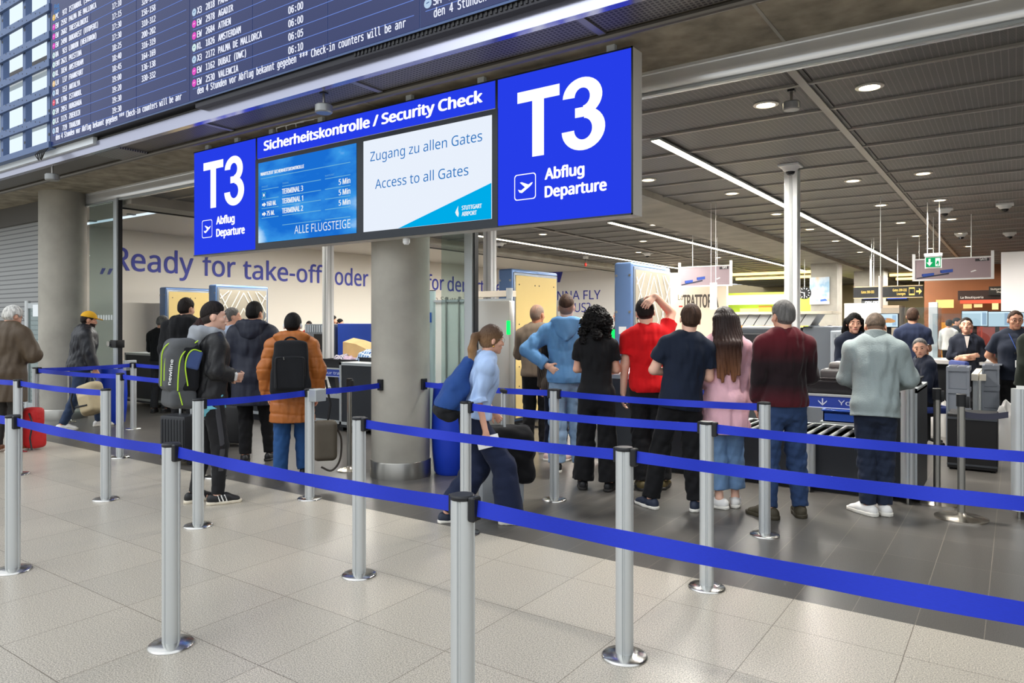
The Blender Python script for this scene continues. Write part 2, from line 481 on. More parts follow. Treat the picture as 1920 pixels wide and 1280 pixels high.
tag(wt.build('wall_lettering', smooth=0), 'navy WANNA FLY TO US? lettering on the white end wall behind the scanner', 'lettering')
# ------------------------------------------------------------------ round columns
def column(x, y, r, ztop, collar):
    m = MB(); m.lathe([(r, 0.0), (r, ztop)], M_CONC, 48, (x, y, 0))
    o = S(m.build('column'))
    m = MB(); m.lathe([(r + 0.012, 0.0), (r + 0.012, 0.16), (r + 0.006, 0.17)], M_STEEL, 48, (x, y, 0))
    m.build('collar', parent=o)
    return o
CX, CYc = -5.22, 5.42
column(CX, CYc, 0.30, ZS, True)
column(-12.93, 5.45, 0.345, ZS, True)
# square far columns
S(MB().box((-5.54, 25, 0), (-4.73, 25.8, ZC), M_CONC).build('column_square', smooth=0))
S(MB().box((-5.0, 29.5, 0), (-4.0, 30.6, ZC), M_CONC).build('column_square', smooth=0))
S(MB().box((-11.55, 31, 0), (-10.7, 31.8, ZC), M_CONC).build('column_square', smooth=0))
# ------------------------------------------------------------------ roller shutter and glass front on the left
M_SHUT = brickmat('shutter_slats', (150, 152, 152), (156, 158, 158), (96, 98, 100), 50.0, 0.085, 0.010, rough=0.4, plane='XZ', bumpd=0.012)
S(MB().box((-24, 5.62, 0), (-13.0, 5.70, 3.38), M_SHUT).build('wall_shutter', smooth=0))
S(MB().box((-24, 5.55, 3.38), (-13.0, 5.75, ZS), pm('shutter_box', (92, 90, 86), 0.6)).build('trim_shutter', smooth=0))
def gpane(name, x0, x1, z0, z1, y):
    return tag(MB().box((x0, y - 0.005, z0), (x1, y + 0.005, z1), M_GLASS).build(name, smooth=0), kind='structure')
gpane('window_1', -12.6, -11.72, 0.05, ZC - 0.09, YT)
pst = MB(); pst.rbox((-11.72, YT - 0.05, 0), (-11.62, YT + 0.05, ZC - 0.08), M_ALUP, 0.006); pst.box((-11.62, YT - 0.02, 0), (-11.605, YT + 0.04, ZC - 0.08), M_BLACK)
S(pst.build('trim_post', smooth=0))
dl = MB(); dl.rbox((-11.78, YT - 0.07, 1.18), (-11.59, YT + 0.07, 1.30), M_BLACK, 0.01); dl.cyl((-11.80, YT - 0.09, 1.24), (-11.80, YT + 0.09, 1.24), 0.045, M_CHROME)
tag(dl.build('door_lock', smooth=30), 'black and chrome lock on the edge of the glass door', 'lock')
dm = MB()
for i in range(9):
    dm.box((-12.55 + i * 0.085, YT - 0.012, 1.62), (-12.50 + i * 0.085, YT - 0.006, 1.70), pm('etched_mark', (200, 205, 205), 0.7))
tag(dm.build('safety_marking', smooth=0), 'row of small etched squares across the glass by left column', 'marking')
# slim post and sliding leaf beside the middle column
pst = MB(); pst.rbox((-4.58, YT - 0.05, 0), (-4.48, YT + 0.05, ZC - 0.08), M_ALUP, 0.006); pst.box((-4.48, YT - 0.02, 0), (-4.465, YT + 0.04, ZC - 0.08), M_BLACK)
S(pst.build('trim_post', smooth=0))
gpane('window_2', -4.92, -4.58, 0.05, ZC - 0.09, YT)
# small gate in front of the shutter
gt = empty('barrier_gate', (-13.9, 5.3, 0), 0, 'silver glazed wicket gate standing before the shutter behind grey-haired man', 'gate')
MB().cyl((0, 0, 0), (0, 0, 1.95), 0.045, M_ALU, 20).build('post', gt)
m = MB()
for z in (0.12, 1.12, 1.82): m.box((0.05, -0.02, z), (0.95, 0.02, z + 0.09), M_ALUP)
m.box((0.90, -0.02, 0.12), (0.95, 0.02, 1.9), M_ALUP)
m.build('frame', gt, smooth=0)
MB().box((0.05, -0.004, 0.2), (0.9, 0.004, 1.82), M_GLASS).build('pane', gt, smooth=0)
MB().box((0.28, -0.03, 1.68), (0.88, -0.022, 1.88), pm('notice_white', (240, 246, 250), 0.4)).build('notice', gt, smooth=0)
# white posts carrying cameras and cables
for px, X, Y, lab in ((1486, -2.46, 10.05, 'white square cable post beside the man in maroon sweater'), (917, -7.5, 10.0, 'white square cable post behind the woman with blue backpack'), (615, -11.7, 10.0, 'white square cable post behind the orange coat')):
    o = empty('ceiling_post', (X, Y, 0), 0, lab, 'post', 'white cable posts')
    m = MB(); m.rbox((-0.085, -0.085, 0), (0.085, 0.085, ZC), M_WHITEP, 0.008)
    m.build('post', o, smooth=0)
    m = MB(); m.box((-0.02, -0.089, 0.02), (0.02, -0.084, ZC - 0.02), pm('post_groove', (196, 198, 198), 0.4)); m.box((0.084, -0.02, 0.02), (0.089, 0.02, ZC - 0.02), MC['post_groove'])
    m.build('cable_channel', o, smooth=0)
# ------------------------------------------------------------------ gallery glazing and scaffold lattice left of the board
BY, BX0, BZ0 = 4.20, -10.3, 3.885
S(MB().box((-34, 7.4, ZS), (-10.6, 7.5, 9.5), em('sky_glazing', (214, 228, 240), 1.25)).build('window_3', smooth=0))
m = MB()
M_MULL = pm('glazing_mullion', (170, 176, 178), 0.5)
for x in np.arange(-32, -10.6, 1.6): m.box((x - 0.05, 7.25, ZS), (x + 0.05, 7.39, 9.5), M_MULL)
for z in (4.9, 6.1, 7.3): m.box((-34, 7.25, z), (-10.6, 7.39, z + 0.09), M_MULL)
m.box((-34, 5.2, 5.85), (-10.7, 5.28, 5.93), pm('inner_rail', (86, 82, 80), 0.5))
m.box((-34, 4.42, ZS + 0.1), (-10.4, 7.39, ZS + 0.14), pm('gallery_floor', (214, 212, 206), 0.5))
S(m.build('trim_glazing', smooth=0))
m = MB()
M_LAT = pm('lattice_steel', (86, 108, 148), 0.45, metal=0.3)
for x in np.arange(-10.43, -16, -0.75): 
    m.box((x - 0.045, BY + 0.02, BZ0), (x + 0.045, BY + 0.10, 8.2), M_LAT)
    for z in np.arange(4.05, 7.6, 0.31): m.cyl((x + 0.02, BY + 0.018, z), (x + 0.02, BY + 0.021, z), 0.022, M_BLACK, 8)
for z in np.arange(4.20, 8.0, 0.362):
    m.box((-16.4, BY - 0.02, z), (-10.32, BY + 0.02, z + 0.095), M_LAT)
    for k in range(44): m.cyl((-16.3 + k * 0.136, BY - 0.022, z + (0.03, 0.085, 0.055)[k % 3]), (-16.3 + k * 0.136, BY - 0.019, z + (0.03, 0.085, 0.055)[k % 3]), 0.010, M_BLACK, 6)
m.box((-34, BY - 0.03, BZ0 - 0.03), (BX0, BY + 0.10, BZ0 + 0.05), M_LAT)
tag(m.build('mounting_lattice', smooth=0), 'blue-grey perforated steel lattice beside the departures board, hanging before the glazing', 'lattice')
m = MB(); m.box((-34, 4.26, ZS + 0.06), (-9.3, 4.31, BZ0 - 0.02), pm('pale_fascia', (225, 232, 238), 0.35))
S(m.build('trim_gallery', smooth=0))
m = MB()
for k in range(5):
    m.tube([(-10.35 - 0.05 * k, 4.2, BZ0), (-10.3 - 0.07 * k, 4.12, BZ0 - 0.10), (-10.42 - 0.03 * k, 4.14, BZ0 - 0.16 - 0.02 * (k % 2))], 0.008, M_BLACK, 6)
tag(m.build('loose_cables', smooth=30), 'short black cable ends dangling below the left corner of departures board', 'cable')
# ------------------------------------------------------------------ the T3 overhead sign
YS = 4.95
M_SIGNB = em('backlit_blue', (38, 62, 232), 1.0)
M_SIGNW = em('backlit_white', (255, 255, 255), 1.15)
M_SCRK = pm('screen_bezel', (34, 40, 48), 0.35)
def fs(dy):
    return lambda x, z: (x, YS - dy, z)
sgn = empty('overhead_sign', (0, 0, 0), 0, 'long blue backlit T3 security check sign hanging under the concrete beam', 'sign')
SX0 = plY(364, 300, YS)[0]; SX1 = plY(1187, 300, YS)[0]; SZ0, SZ1 = 2.385, 3.655
m = MB(); m.rbox((SX0, YS, SZ0), (SX1, YS + 0.16, SZ1), pm('sign_case', (222, 219, 212), 0.45), 0.004)
m.build('case', sgn, smooth=0)
xa = plY(482, 300, YS)[0]; xb = plY(932, 300, YS)[0]
m = MB(); m.box((xa - 0.015, YS - 0.012, SZ0), (xb + 0.015, YS + 0.0, 3.40), M_SCRK); m.box((xa - 0.012, YS - 0.010, 3.40), (xa + 0.012, YS, SZ1), M_SCRK); m.box((xb - 0.012, YS - 0.010, 3.40), (xb + 0.012, YS, SZ1), M_SCRK)
m.box((SX0, YS - 0.008, SZ0), (SX1, YS, SZ0 + 0.012), M_SCRK); m.box((SX0, YS - 0.008, SZ1 - 0.012), (SX1, YS, SZ1), M_SCRK); m.box((SX1 - 0.012, YS - 0.008, SZ0), (SX1, YS, SZ1), M_SCRK)
m.build('frame', sgn, smooth=0)
def arc(cx, cy, rx, ry, a0, a1, n=18):
    return [(cx + rx * math.cos(R(a0 + (a1 - a0) * i / n)), cy + ry * math.sin(R(a0 + (a1 - a0) * i / n))) for i in range(n + 1)]
def band(mb, outer, inner, fn, mat):
    n = len(outer)
    mb.add([fn(*p) for p in outer] + [fn(*p) for p in inner], [(i, i + 1, n + i + 1, n + i) for i in range(n - 1)], mat)
def plane_icon(mb, fn, x, y, s, mat, frame=True):
    if frame:
        o_ = arc(x + s * .88, y + s * .88, .12 * s, .12 * s, 0, 90, 5) + arc(x + s * .12, y + s * .88, .12 * s, .12 * s, 90, 180, 5) + arc(x + s * .12, y + s * .12, .12 * s, .12 * s, 180, 270, 5) + arc(x + s * .88, y + s * .12, .12 * s, .12 * s, 270, 360, 5)
        o_.append(o_[0])
        i_ = [(x + s / 2 + (a - x - s / 2) * 0.93, y + s / 2 + (b - y - s / 2) * 0.93) for a, b in o_]
        band(mb, o_, i_, fn, mat)
    P = [(.17, .36), (.24, .34), (.36, .42), (.52, .50), (.36, .70), (.44, .70), (.68, .56), (.78, .60), (.85, .66), (.84, .60), (.74, .52), (.36, .31), (.26, .27)]
    P = [(.17, .42), (.23, .40), (.32, .38), (.50, .48), (.26, .68), (.35, .69), (.66, .57), (.78, .63), (.86, .64), (.82, .57), (.74, .50), (.36, .27), (.24, .30)]
    mb.add([fn(x + a * s, y + b * s) for a, b in P], [tuple(range(len(P)))], mat)
def t3panel(x0, x1, name):
    w = x1 - x0; h = SZ1 - SZ0 - 0.03; zt = SZ1 - 0.015
    m = MB(); m.box((x0, YS - 0.006, SZ0 + 0.012), (x1, YS, SZ1 - 0.012), M_SIGNB)
    p = m.build('light_panel', sgn, smooth=0)
    m = MB(); fn = fs(0.009)
    X = lambda u: x0 + u * w
    Z = lambda v: zt - v * h
    # T
    a0, a1, b0, b1 = .165, .495, .118, .565
    st = .092
    m.add([fn(X(a0), Z(b0)), fn(X(a1), Z(b0)), fn(X(a1), Z(b0 + .075)), fn(X(a0), Z(b0 + .075))], [(0, 1, 2, 3)], M_SIGNW)
    cx = (a0 + a1) / 2
    m.add([fn(X(cx - st / 2), Z(b0 + .07)), fn(X(cx + st / 2), Z(b0 + .07)), fn(X(cx + st / 2), Z(b1)), fn(X(cx - st / 2), Z(b1))], [(0, 1, 2, 3)], M_SIGNW)
    # 3
    k = h / w
    def e3(cx_, cy_, rx_, ry_, s0, s1, thx, thy):
        o_ = [(X(p[0]), Z(p[1])) for p in [(cx_ + rx_ * math.cos(R(s0 + (s1 - s0) * i / 24)), cy_ - ry_ * math.sin(R(s0 + (s1 - s0) * i / 24))) for i in range(25)]]
        i_ = [(X(p[0]), Z(p[1])) for p in [(cx_ + (rx_ - thx) * math.cos(R(s0 + (s1 - s0) * i / 24)), cy_ - (ry_ - thy) * math.sin(R(s0 + (s1 - s0) * i / 24))) for i in range(25)]]
        band(m, o_, i_, fn, M_SIGNW)
    e3(.662, .234, .143, .124, 178, -84, .088, .066)
    e3(.668, .438, .157, .136, 84, -178, .092, .068)
    m.add([fn(X(.61), Z(.300)), fn(X(.70), Z(.300)), fn(X(.70), Z(.362)), fn(X(.61), Z(.362))], [(0, 1, 2, 3)], M_SIGNW)
    text(m, 'Abflug', fn, X(.387), Z(.728), .086, M_SIGNW, width=.288 * w, bold=.034)
    text(m, 'Departure', fn, X(.387), Z(.845), .086, M_SIGNW, width=.445 * w, bold=.034)
    plane_icon(m, fn, X(.14), Z(.845), .173 * w, M_SIGNW)
    m.build('lettering', p, smooth=0)
t3panel(SX0 + .012, xa - .012, 'a')
t3panel(xb + .012, SX1 - .012, 'b')
m = MB(); m.box((xa + .012, YS - 0.006, 3.41), (xb - .012, YS, SZ1 - 0.012), M_SIGNB)
p = m.build('header_panel', sgn, smooth=0)
m = MB()
x0, z0 = plY(497, 284, YS); x1, z1 = plY(905, 199, YS)
text(m, 'Sicherheitskontrolle / Security Check', fs(0.009), x0, 3.485, 0.098, M_SIGNW, width=x1 - x0, bold=.034)
m.build('lettering', p, smooth=0)
# left screen: waiting times over a blue sky picture
def screen_sky():
    m = bpy.data.materials.new('screen_sky'); m.use_nodes = True
    N = m.node_tree.nodes; L = m.node_tree.links; N.remove(N['Principled BSDF'])
    tc = N.new('ShaderNodeTexCoord'); n = N.new('ShaderNodeTexNoise'); n.inputs['Scale'].default_value = 1.9; n.inputs['Detail'].default_value = 5
    mpn = N.new('ShaderNodeMapping'); mpn.inputs['Rotation'].default_value = (0, 0.5, 0); mpn.inputs['Scale'].default_value = (0.7, 1, 1.6); mpn.inputs['Location'].default_value = (0.55, 0, 0.35)
    L.new(tc.outputs['Object'], mpn.inputs[0]); L.new(mpn.outputs[0], n.inputs['Vector'])
    sp = N.new('ShaderNodeSeparateXYZ'); L.new(tc.outputs['Object'], sp.inputs[0])
    mr = N.new('ShaderNodeMapRange'); mr.inputs['From Min'].default_value = 2.75; mr.inputs['From Max'].default_value = 2.42; mr.inputs['To Max'].default_value = 0.30
    L.new(sp.outputs['Z'], mr.inputs['Value'])
    mr2 = N.new('ShaderNodeMapRange'); mr2.inputs['From Min'].default_value = -5.9; mr2.inputs['From Max'].default_value = -7.0
    L.new(sp.outputs['X'], mr2.inputs['Value'])
    ml = N.new('ShaderNodeMath'); ml.operation = 'MULTIPLY'; L.new(mr.outputs[0], ml.inputs[0]); L.new(mr2.outputs[0], ml.inputs[1])
    ad = N.new('ShaderNodeMath'); L.new(n.outputs['Fac'], ad.inputs[0]); L.new(ml.outputs[0], ad.inputs[1])
    r = N.new('ShaderNodeValToRGB'); cr = r.color_ramp
    cr.elements[0].position = 0.45; cr.elements[0].color = (*lin((22, 100, 192)), 1)
    cr.elements[1].position = 0.86; cr.elements[1].color = (*lin((200, 228, 240)), 1)
    e_ = cr.elements.new(0.62); e_.color = (*lin((52, 138, 210)), 1)
    L.new(ad.outputs[0], r.inputs[0])
    e = N.new('ShaderNodeEmission'); L.new(r.outputs[0], e.inputs[0]); e.inputs[1].default_value = 0.95
    L.new(e.outputs[0], N['Material Output'].inputs[0])
    return m
x0 = plY(487, 380, YS)[0]; x1 = plY(670, 380, YS)[0]; za, zb = 2.462, 3.352
m = MB(); m.box((x0, YS - 0.018, za), (x1, YS - 0.010, zb), screen_sky())
p = m.build('screen', sgn, smooth=0)
m = MB(); fn = fs(0.0205); w = x1 - x0; h = zb - za
TW = em('screen_white', (240, 246, 250), 0.95); TC = em('screen_pale', (120, 190, 225), 0.9)
X = lambda u: x0 + u * w
Z = lambda v: zb - v * h
text(m, 'WARTEZEIT SICHERHEITSKONTROLLE', fn, X(.03), Z(.165), .035, TW, width=.47 * w, bold=.01)
def hl(u0, u1, v): m.add([fn(X(u0), Z(v)), fn(X(u1), Z(v)), fn(X(u1), Z(v) + .007), fn(X(u0), Z(v) + .007)], [(0, 1, 2, 3)], TC)
hl(.03, .95, .205)
text(m, 'STANDORT', fn, X(.04), Z(.315), .016, TC, width=.07 * w); text(m, 'TERMINAL', fn, X(.27), Z(.315), .016, TC, width=.07 * w); text(m, 'WARTEZEIT', fn, X(.71), Z(.315), .016, TC, width=.09 * w)
for v in (.345, .465, .58, .70): hl(.04, .23, v); hl(.27, .67, v); hl(.71, .95, v)
hl(.27, .67, .815); hl(.71, .95, .815)
for i, s_ in enumerate(('TERMINAL 3', 'TERMINAL 1', 'TERMINAL 2')):
    text(m, s_, fn, X(.27), Z(.435 + .118 * i), .055, TW, width=.22 * w, bold=.012)
    text(m, '5 Min', fn, X(.95), Z(.435 + .118 * i), .055, TW, width=.105 * w, bold=.012, align='r')
for i, s_ in ((1, '160 M.'), (2, '75 M.')):
    text(m, s_, fn, X(.10), Z(.435 + .118 * i), .05, TW, width=(.105, .085)[i - 1] * w, bold=.012)
    zc = Z(.41 + .118 * i); m.add([fn(X(.045), zc - .012), fn(X(.065), zc - .012), fn(X(.065), zc - .026), fn(X(.092), zc), fn(X(.065), zc + .026), fn(X(.065), zc + .012), fn(X(.045), zc + .012)], [tuple(range(7))], TW)
GT = em('screen_teal', (90, 200, 190), 0.9)
zc = Z(.41); m.add([fn(X(.065) + .018 * math.cos(k * .785), zc + .018 * math.sin(k * .785)) for k in range(8)], [tuple(range(8))], TW)
for sx_ in (-1, 1):
    for sz_ in (-1, 1):
        cx, cz = X(.065) + sx_ * .03, zc + sz_ * .03
        m.add([fn(cx, cz), fn(cx - sx_ * .022, cz), fn(cx - sx_ * .022, cz - sz_ * .007), fn(cx, cz - sz_ * .007)], [(0, 1, 2, 3)], GT)
        m.add([fn(cx, cz), fn(cx, cz - sz_ * .022), fn(cx - sx_ * .007, cz - sz_ * .022), fn(cx - sx_ * .007, cz)], [(0, 1, 2, 3)], GT)
text(m, 'ALLE FLUGSTEIGE', fn, X(.95), Z(.935), .085, TW, width=.55 * w, align='r')
m.build('lettering', p, smooth=0)
# right screen
x0 = plY(684, 380, YS)[0]; x1 = plY(924, 380, YS)[0]
m = MB(); m.box((x0, YS - 0.018, za), (x1, YS - 0.010, zb), em('screen_pale_white', (232, 240, 252), 1.0))
p = m.build('screen', sgn, smooth=0)
m = MB(); w = x1 - x0
SB = em('screen_blue_text', (30, 120, 200), 0.9)
text(m, 'Zugang zu allen Gates', fn, X(.062), Z(.235), .090, SB, width=.875 * w)
text(m, 'Access to all Gates', fn, X(.105), Z(.545), .090, SB, width=.735 * w)
m.add([fn(X(.30), Z(1)), fn(X(1), Z(1)), fn(X(1), Z(.655))], [(0, 1, 2)], em('screen_cyan', (0, 172, 232), 1.0))
fn = fs(0.022)
text(m, 'STUTTGART', fn, X(.795), Z(.885), .036, TW, width=.14 * w, bold=.02); text(m, 'AIRPORT', fn, X(.795), Z(.945), .036, TW, width=.105 * w, bold=.02)
m.add([fn(X(.745) + a * .1, Z(.95) + b * .1) for a, b in ((0, .45), (.35, 1.0), (.34, .62), (.42, .3), (.36, 0), (.14, .18))], [tuple(range(6))], TW)
m.build('lettering', p, smooth=0)
# hangers
for px in (392, 447, 512, 604, 770, 905, 1148):
    hx = plY(px, 200, YS + 0.06)[0]
    m = MB(); m.box((hx - .035, YS + 0.03, SZ1 - .01), (hx + .035, YS + 0.07, ZS), pm('hanger_zinc', (214, 222, 226), 0.4)); m.build('hanger', sgn, smooth=0)
m = MB()
for k in range(3):
    x_ = plY(520 + 18 * k, 230, YS + .05)[0]
    m.tube([(x_, YS + .05, SZ1), (x_ + .05, YS + .0, SZ1 + .05), (x_ + .2, YS + .03, SZ1 + .07), (x_ + .45, YS + .05, ZS)], 0.007, M_WHITEP, 6)
m.build('cable', sgn, smooth=30)
# small camera under the sign
cxx = plY(762, 449, YS + .08)[0]
m = MB(); m.lathe([(0.02, 0), (0.034, -0.012), (0.034, -0.05), (0.022, -0.068)], M_WHITEP, 16, (cxx, YS + 0.08, SZ0))
tag(m.build('sensor', smooth=30), 'tiny white sensor knob on the underside of the T3 sign', 'sensor')
# ------------------------------------------------------------------ departures board
def boardmat():
    m = bpy.data.materials.new('led_wall'); m.use_nodes = True
    N = m.node_tree.nodes; L = m.node_tree.links; b = N['Principled BSDF']
    b.inputs['Base Color'].default_value = (*lin((15, 19, 36)), 1); b.inputs['Roughness'].default_value = 0.3; b.inputs['Specular IOR Level'].default_value = 0.22
    b.inputs['Emission Color'].default_value = (*lin((34, 52, 120)), 1); b.inputs['Emission Strength'].default_value = 0.42
    return m
M_LEDB = boardmat()
M_LTXT = em('led_text', (235, 240, 255), 1.0)
M_LLINE = em('led_line', (120, 150, 235), 0.9)
brd = empty('departures_board', (0, 0, 0), 0, 'huge dark blue LED departures board on the gallery front above the sign', 'board')
fb = lambda x, z: (x, BY - 0.004, z)
PW = 3.232
m = MB(); m.box((BX0 - .01, BY, BZ0 - .02), (BX0 + 3 * PW + .6, BY + .13, 8.6), pm('board_frame', (70, 90, 130), 0.4, metal=0.4)); m.build('cabinet', brd, smooth=0)
m = MB(); m.box((BX0, BY + .0, BZ0 - .022), (BX0 + 3 * PW + .6, BY + .14, BZ0 - .021), M_BLACK)
m.box((-7.0, BY + .02, ZS + .09), (BX0 + 3 * PW + .6, BY + .13, BZ0 - .02), pm('board_underside', (30, 30, 38), 0.35, metal=0.3))
for k in range(60): m.box((-4.6 + k * .045, BY + .012, ZS + .11), (-4.58 + k * .045, BY + .02, ZS + .145), M_BLACK)
m.build('underside', brd, smooth=0)
ROWH = .1225; RZ0 = 4.058
COLR = {'y': (240, 205, 120), 'p': (232, 92, 205), 'w': (215, 240, 240), 'r': (240, 110, 130), 'o': (245, 215, 160), 'd': (190, 215, 240)}
def chip(m, x, z, c, r=.040):
    m.add([fb(x + r * math.cos(k * .524), z + r * math.sin(k * .524)) for k in range(12)], [tuple(range(12))], em('chip_' + c, COLR[c], 0.95))
    m.add([(x + dx, BY - .0055, z + dz) for dx, dz in ((-.014, -.004), (.016, .002), (.016, .010), (-.014, .006))], [(0, 1, 2, 3)], em('chip_mark', (90, 120, 170), .8) if c in 'wd' else em('chip_mark_pale', (250, 225, 240), 1.0))
def panel(i, rows, nrow):
    x0 = BX0 + i * PW
    m = MB()
    for k in range(3):
        m.box((x0 + k * PW / 3 + .004, BY - .003, BZ0), (x0 + (k + 1) * PW / 3 - .004, BY + .0, 8.5), M_LEDB)
    p = m.build('led_panel', brd, smooth=0)
    for k, (c, code, num, city, tm, gate) in enumerate(rows):
        num, tm, gate = (q.replace('0', 'O') for q in (num, tm, gate))   # the display draws its zero without a dot
        z = RZ0 + k * ROWH; m = MB()
        if c: chip(m, x0 + .085, z, c)
        if code:
            cp = .066
            text(m, code, fb, x0 + .145, z - cp / 2, cp, M_LTXT, width=.04 * len(code), bold=.012, face='mono')
            text(m, num, fb, x0 + .455, z - cp / 2, cp, M_LTXT, width=.038 * len(num), bold=.012, align='r', face='mono')
            text(m, city, fb, x0 + .52, z - cp / 2, cp, M_LTXT, width=.0415 * len(city), bold=.012, face='mono')
            if tm: text(m, tm, fb, x0 + 1.62, z - cp / 2, cp, M_LTXT, width=.205, bold=.012, face='mono')
            if gate: text(m, gate, fb, x0 + 2.28, z - cp / 2, cp, M_LTXT, width=.285, bold=.012, face='mono')
        m.add([fb(x0 + .06, z - ROWH / 2), fb(x0 + PW - .06, z - ROWH / 2), fb(x0 + PW - .06, z - ROWH / 2 + .006), fb(x0 + .06, z - ROWH / 2 + .006)], [(0, 1, 2, 3)], M_LLINE)
        m.build('flight_row', p, smooth=0)
    m = MB()
    text(m, 'den 4 Stunden vor Abflug bekannt gegeben *** Check-in counters will be anr', fb, x0 + .15, BZ0 + .045, .070, M_LTXT, width=PW - .30, bold=.012, face='mono')
    m.build('ticker_line', p, smooth=0)
L1 = [('d', 'XQ', '719', 'TRABZON', '19:30', ''), ('w', 'LX', '1175', 'ZUERICH', '19:30', ''), ('w', 'SM', '2951', 'HURGHADA', '19:20', '330-332'), ('r', 'TK', '1706', 'ISTANBUL', '19:00', '136-138'),
      ('d', 'XQ', '153', 'ANTALYA', '18:45', '164-169'), ('o', 'LH', '137', 'FRANKFURT', '18:40', '316-319'), ('w', 'KL', '1834', 'AMSTERDAM', '18:25', '200-202'), ('w', 'ENT', '2621', 'PRISTINA', '17:30', '310-312'),
      ('w', 'BA', '923', 'LONDON (HEATHROW)', '17:30', '156-158'), ('p', 'EW', '2490', 'BUKAREST (OTOPENI)', '17:15', '326-328'), ('p', 'EW', '2682', 'THESSALONIKI', '17:10', ''), ('p', 'EW', '2592', 'PALMA DE MALLORCA', '', ''), ('y', 'PC', '972', 'ISTANBUL (SAW)', '', '')]
L2 = [('p', 'EW', '2530', 'VALENCIA', '06:10', ''), ('p', 'EW', '1162', 'DUBAI (DWC)', '06:05', ''), ('d', 'X3', '2172', 'PALMA DE MALLORCA', '06:00', ''), ('w', 'KL', '1826', 'AMSTERDAM', '06:00', ''),
      ('p', 'EW', '2684', 'ATHEN', '', ''), ('p', 'EW', '2978', 'AGADIR', '', ''), ('d', 'X3', '2818', 'FARO', '', '')]
L3 = [('d', 'SM', '2941', 'HURGHADA', '', '')]
panel(0, L1, 13); panel(1, L2, 7); panel(2, L3, 3)
m = MB(); text(m, 'Flug', fb, BX0 + .10, RZ0 + 12.9 * ROWH, .05, em('led_blue', (90, 170, 250), .9), width=.13); text(m, 'Flight', fb, BX0 + .10, RZ0 + 12.35 * ROWH, .05, MC['led_blue'], width=.15)
m.build('heading', brd, smooth=0)
# ------------------------------------------------------------------ belt stanchions
PH = 0.985
def groove_profile(r, n=40):
    out = []
    for k in range(n):
        a = 2 * math.pi * k / n
        d = 0.0
        for c in (0.0, 90.0, 180.0, 270.0):
            x = abs((math.degrees(a) - c - 20 + 180) % 360 - 180)
            if x < 7: d = 0.006
        out.append(((r - d) * math.cos(a), (r - d) * math.sin(a)))
    return out
def stanchion(X, Y, label, belts=(), base_rot=0.0):
    o = empty('belt_stanchion', (X, Y, 0), 0, label, 'stanchion', 'silver belt stanchions of the queue')
    m = MB(); m.lathe([(0.108, 0.0), (0.108, 0.006), (0.100, 0.013), (0.06, 0.018), (0.044, 0.022)], M_CHROME, 36); m.build('base', o, smooth=50)
    m = MB(); m.prism(groove_profile(0.0415, 72), M_ALU, lambda u, v, d: (u, v, d), 0.015, PH - 0.016); m.build('pole', o, smooth=30)
    m = MB(); m.lathe([(0.040, PH - 0.018), (0.0435, PH - 0.016), (0.0435, PH - 0.006), (0.038, PH)], M_BLACK, 28); m.build('cap', o, smooth=30)
    for b in belts:
        tx, ty = b[0] - X, b[1] - Y
        d = Vector((tx, ty, 0)); L = d.length; d.normalize(); s = Vector((-d.y, d.x, 0))
        end = b[2] if len(b) > 2 else 0.042
        M = Matrix(((d.x, s.x, 0, 0), (d.y, s.y, 0, 0), (0, 0, 1, 0), (0, 0, 0, 1)))
        m = MB(); m.rbox((0.036, -0.022, PH - 0.085), (0.064, 0.022, PH - 0.002), M_BLACK, 0.005, 1, M)
        m.build('belt_clip', o, smooth=30); m = MB(); e0 = L - end
        m.rbox((e0 - 0.012, -0.014, PH - 0.075), (e0 + 0.004, 0.014, PH - 0.004), M_BLACK, 0.003, 1, M)
        m.build('belt_end', o, smooth=30)
        m = MB(); N_ = 24; vs = []; fs_ = []
        for i in range(N_ + 1):
            u = 0.055 + (e0 - 0.055) * i / N_
            z = PH - 0.040 - 0.012 * (4 * (i / N_) * (1 - i / N_)) * (L / 1.8)
            tw = 0.004 * math.sin(i * .7 + X * 3)
            for (dv, dz) in ((-.001, -.0262), (-.001, .0262), (.001, .0262), (.001, -.0262)):
                vs.append(M @ Vector((u, dv + tw * dz / .026, z + dz)))
        for i in range(N_):
            for k in range(4): fs_.append((4 * i + k, 4 * i + (k + 1) % 4, 4 * i + 4 + (k + 1) % 4, 4 * i + 4 + k))
        m.add(vs, fs_, M_BELT); m.build('belt', o, smooth=60)
    return o
PA = [(-7.0, 1.9), (-5.2, 1.9), (-3.36, 1.9), (-1.54, 1.9), (0.30, 1.9)]
PB = [(-10.3, 3.14), (-8.47, 3.14), (-6.62, 3.14), (-5.17, 3.14), (-3.34, 3.10), (-1.505, 3.06), (0.33, 3.06)]
PC_ = [(-10.6, 4.14), (-8.56, 4.22), (-6.67, 4.24), (-5.16, 4.20), (-3.36, 4.18), (-1.50, 4.14), (0.36, 4.14)]
PD = [(-10.72, 5.48), (-3.35, 5.42), (-1.52, 5.41)]
stanchion(*PA[0], 'silver belt stanchion of the front row, outermost on the left', [PA[1]])
stanchion(*PA[1], 'silver belt stanchion in the front row before the man in brown coat', [PA[2]])
stanchion(*PA[2], 'silver belt stanchion in front row, nearest to the man with striped shoes', [PA[3]])
stanchion(*PA[3], 'nearest and largest silver belt stanchion, base cut off, before walking woman', [PA[4]])
stanchion(*PA[4], 'silver belt stanchion ending the front row on the right')
stanchion(*PB[0], 'silver belt stanchion of second row, far left end', [PB[1]])
stanchion(*PB[1], 'silver belt stanchion touching the brown coat, second row', [PB[2]])
stanchion(*PB[2], 'silver belt stanchion in second row before the beige backpack')
stanchion(*PB[3], 'silver belt stanchion hiding the leg of man in striped sneakers', [PC_[3]])
stanchion(*PB[4], 'silver belt stanchion standing in front of the middle round column', [PB[5]])
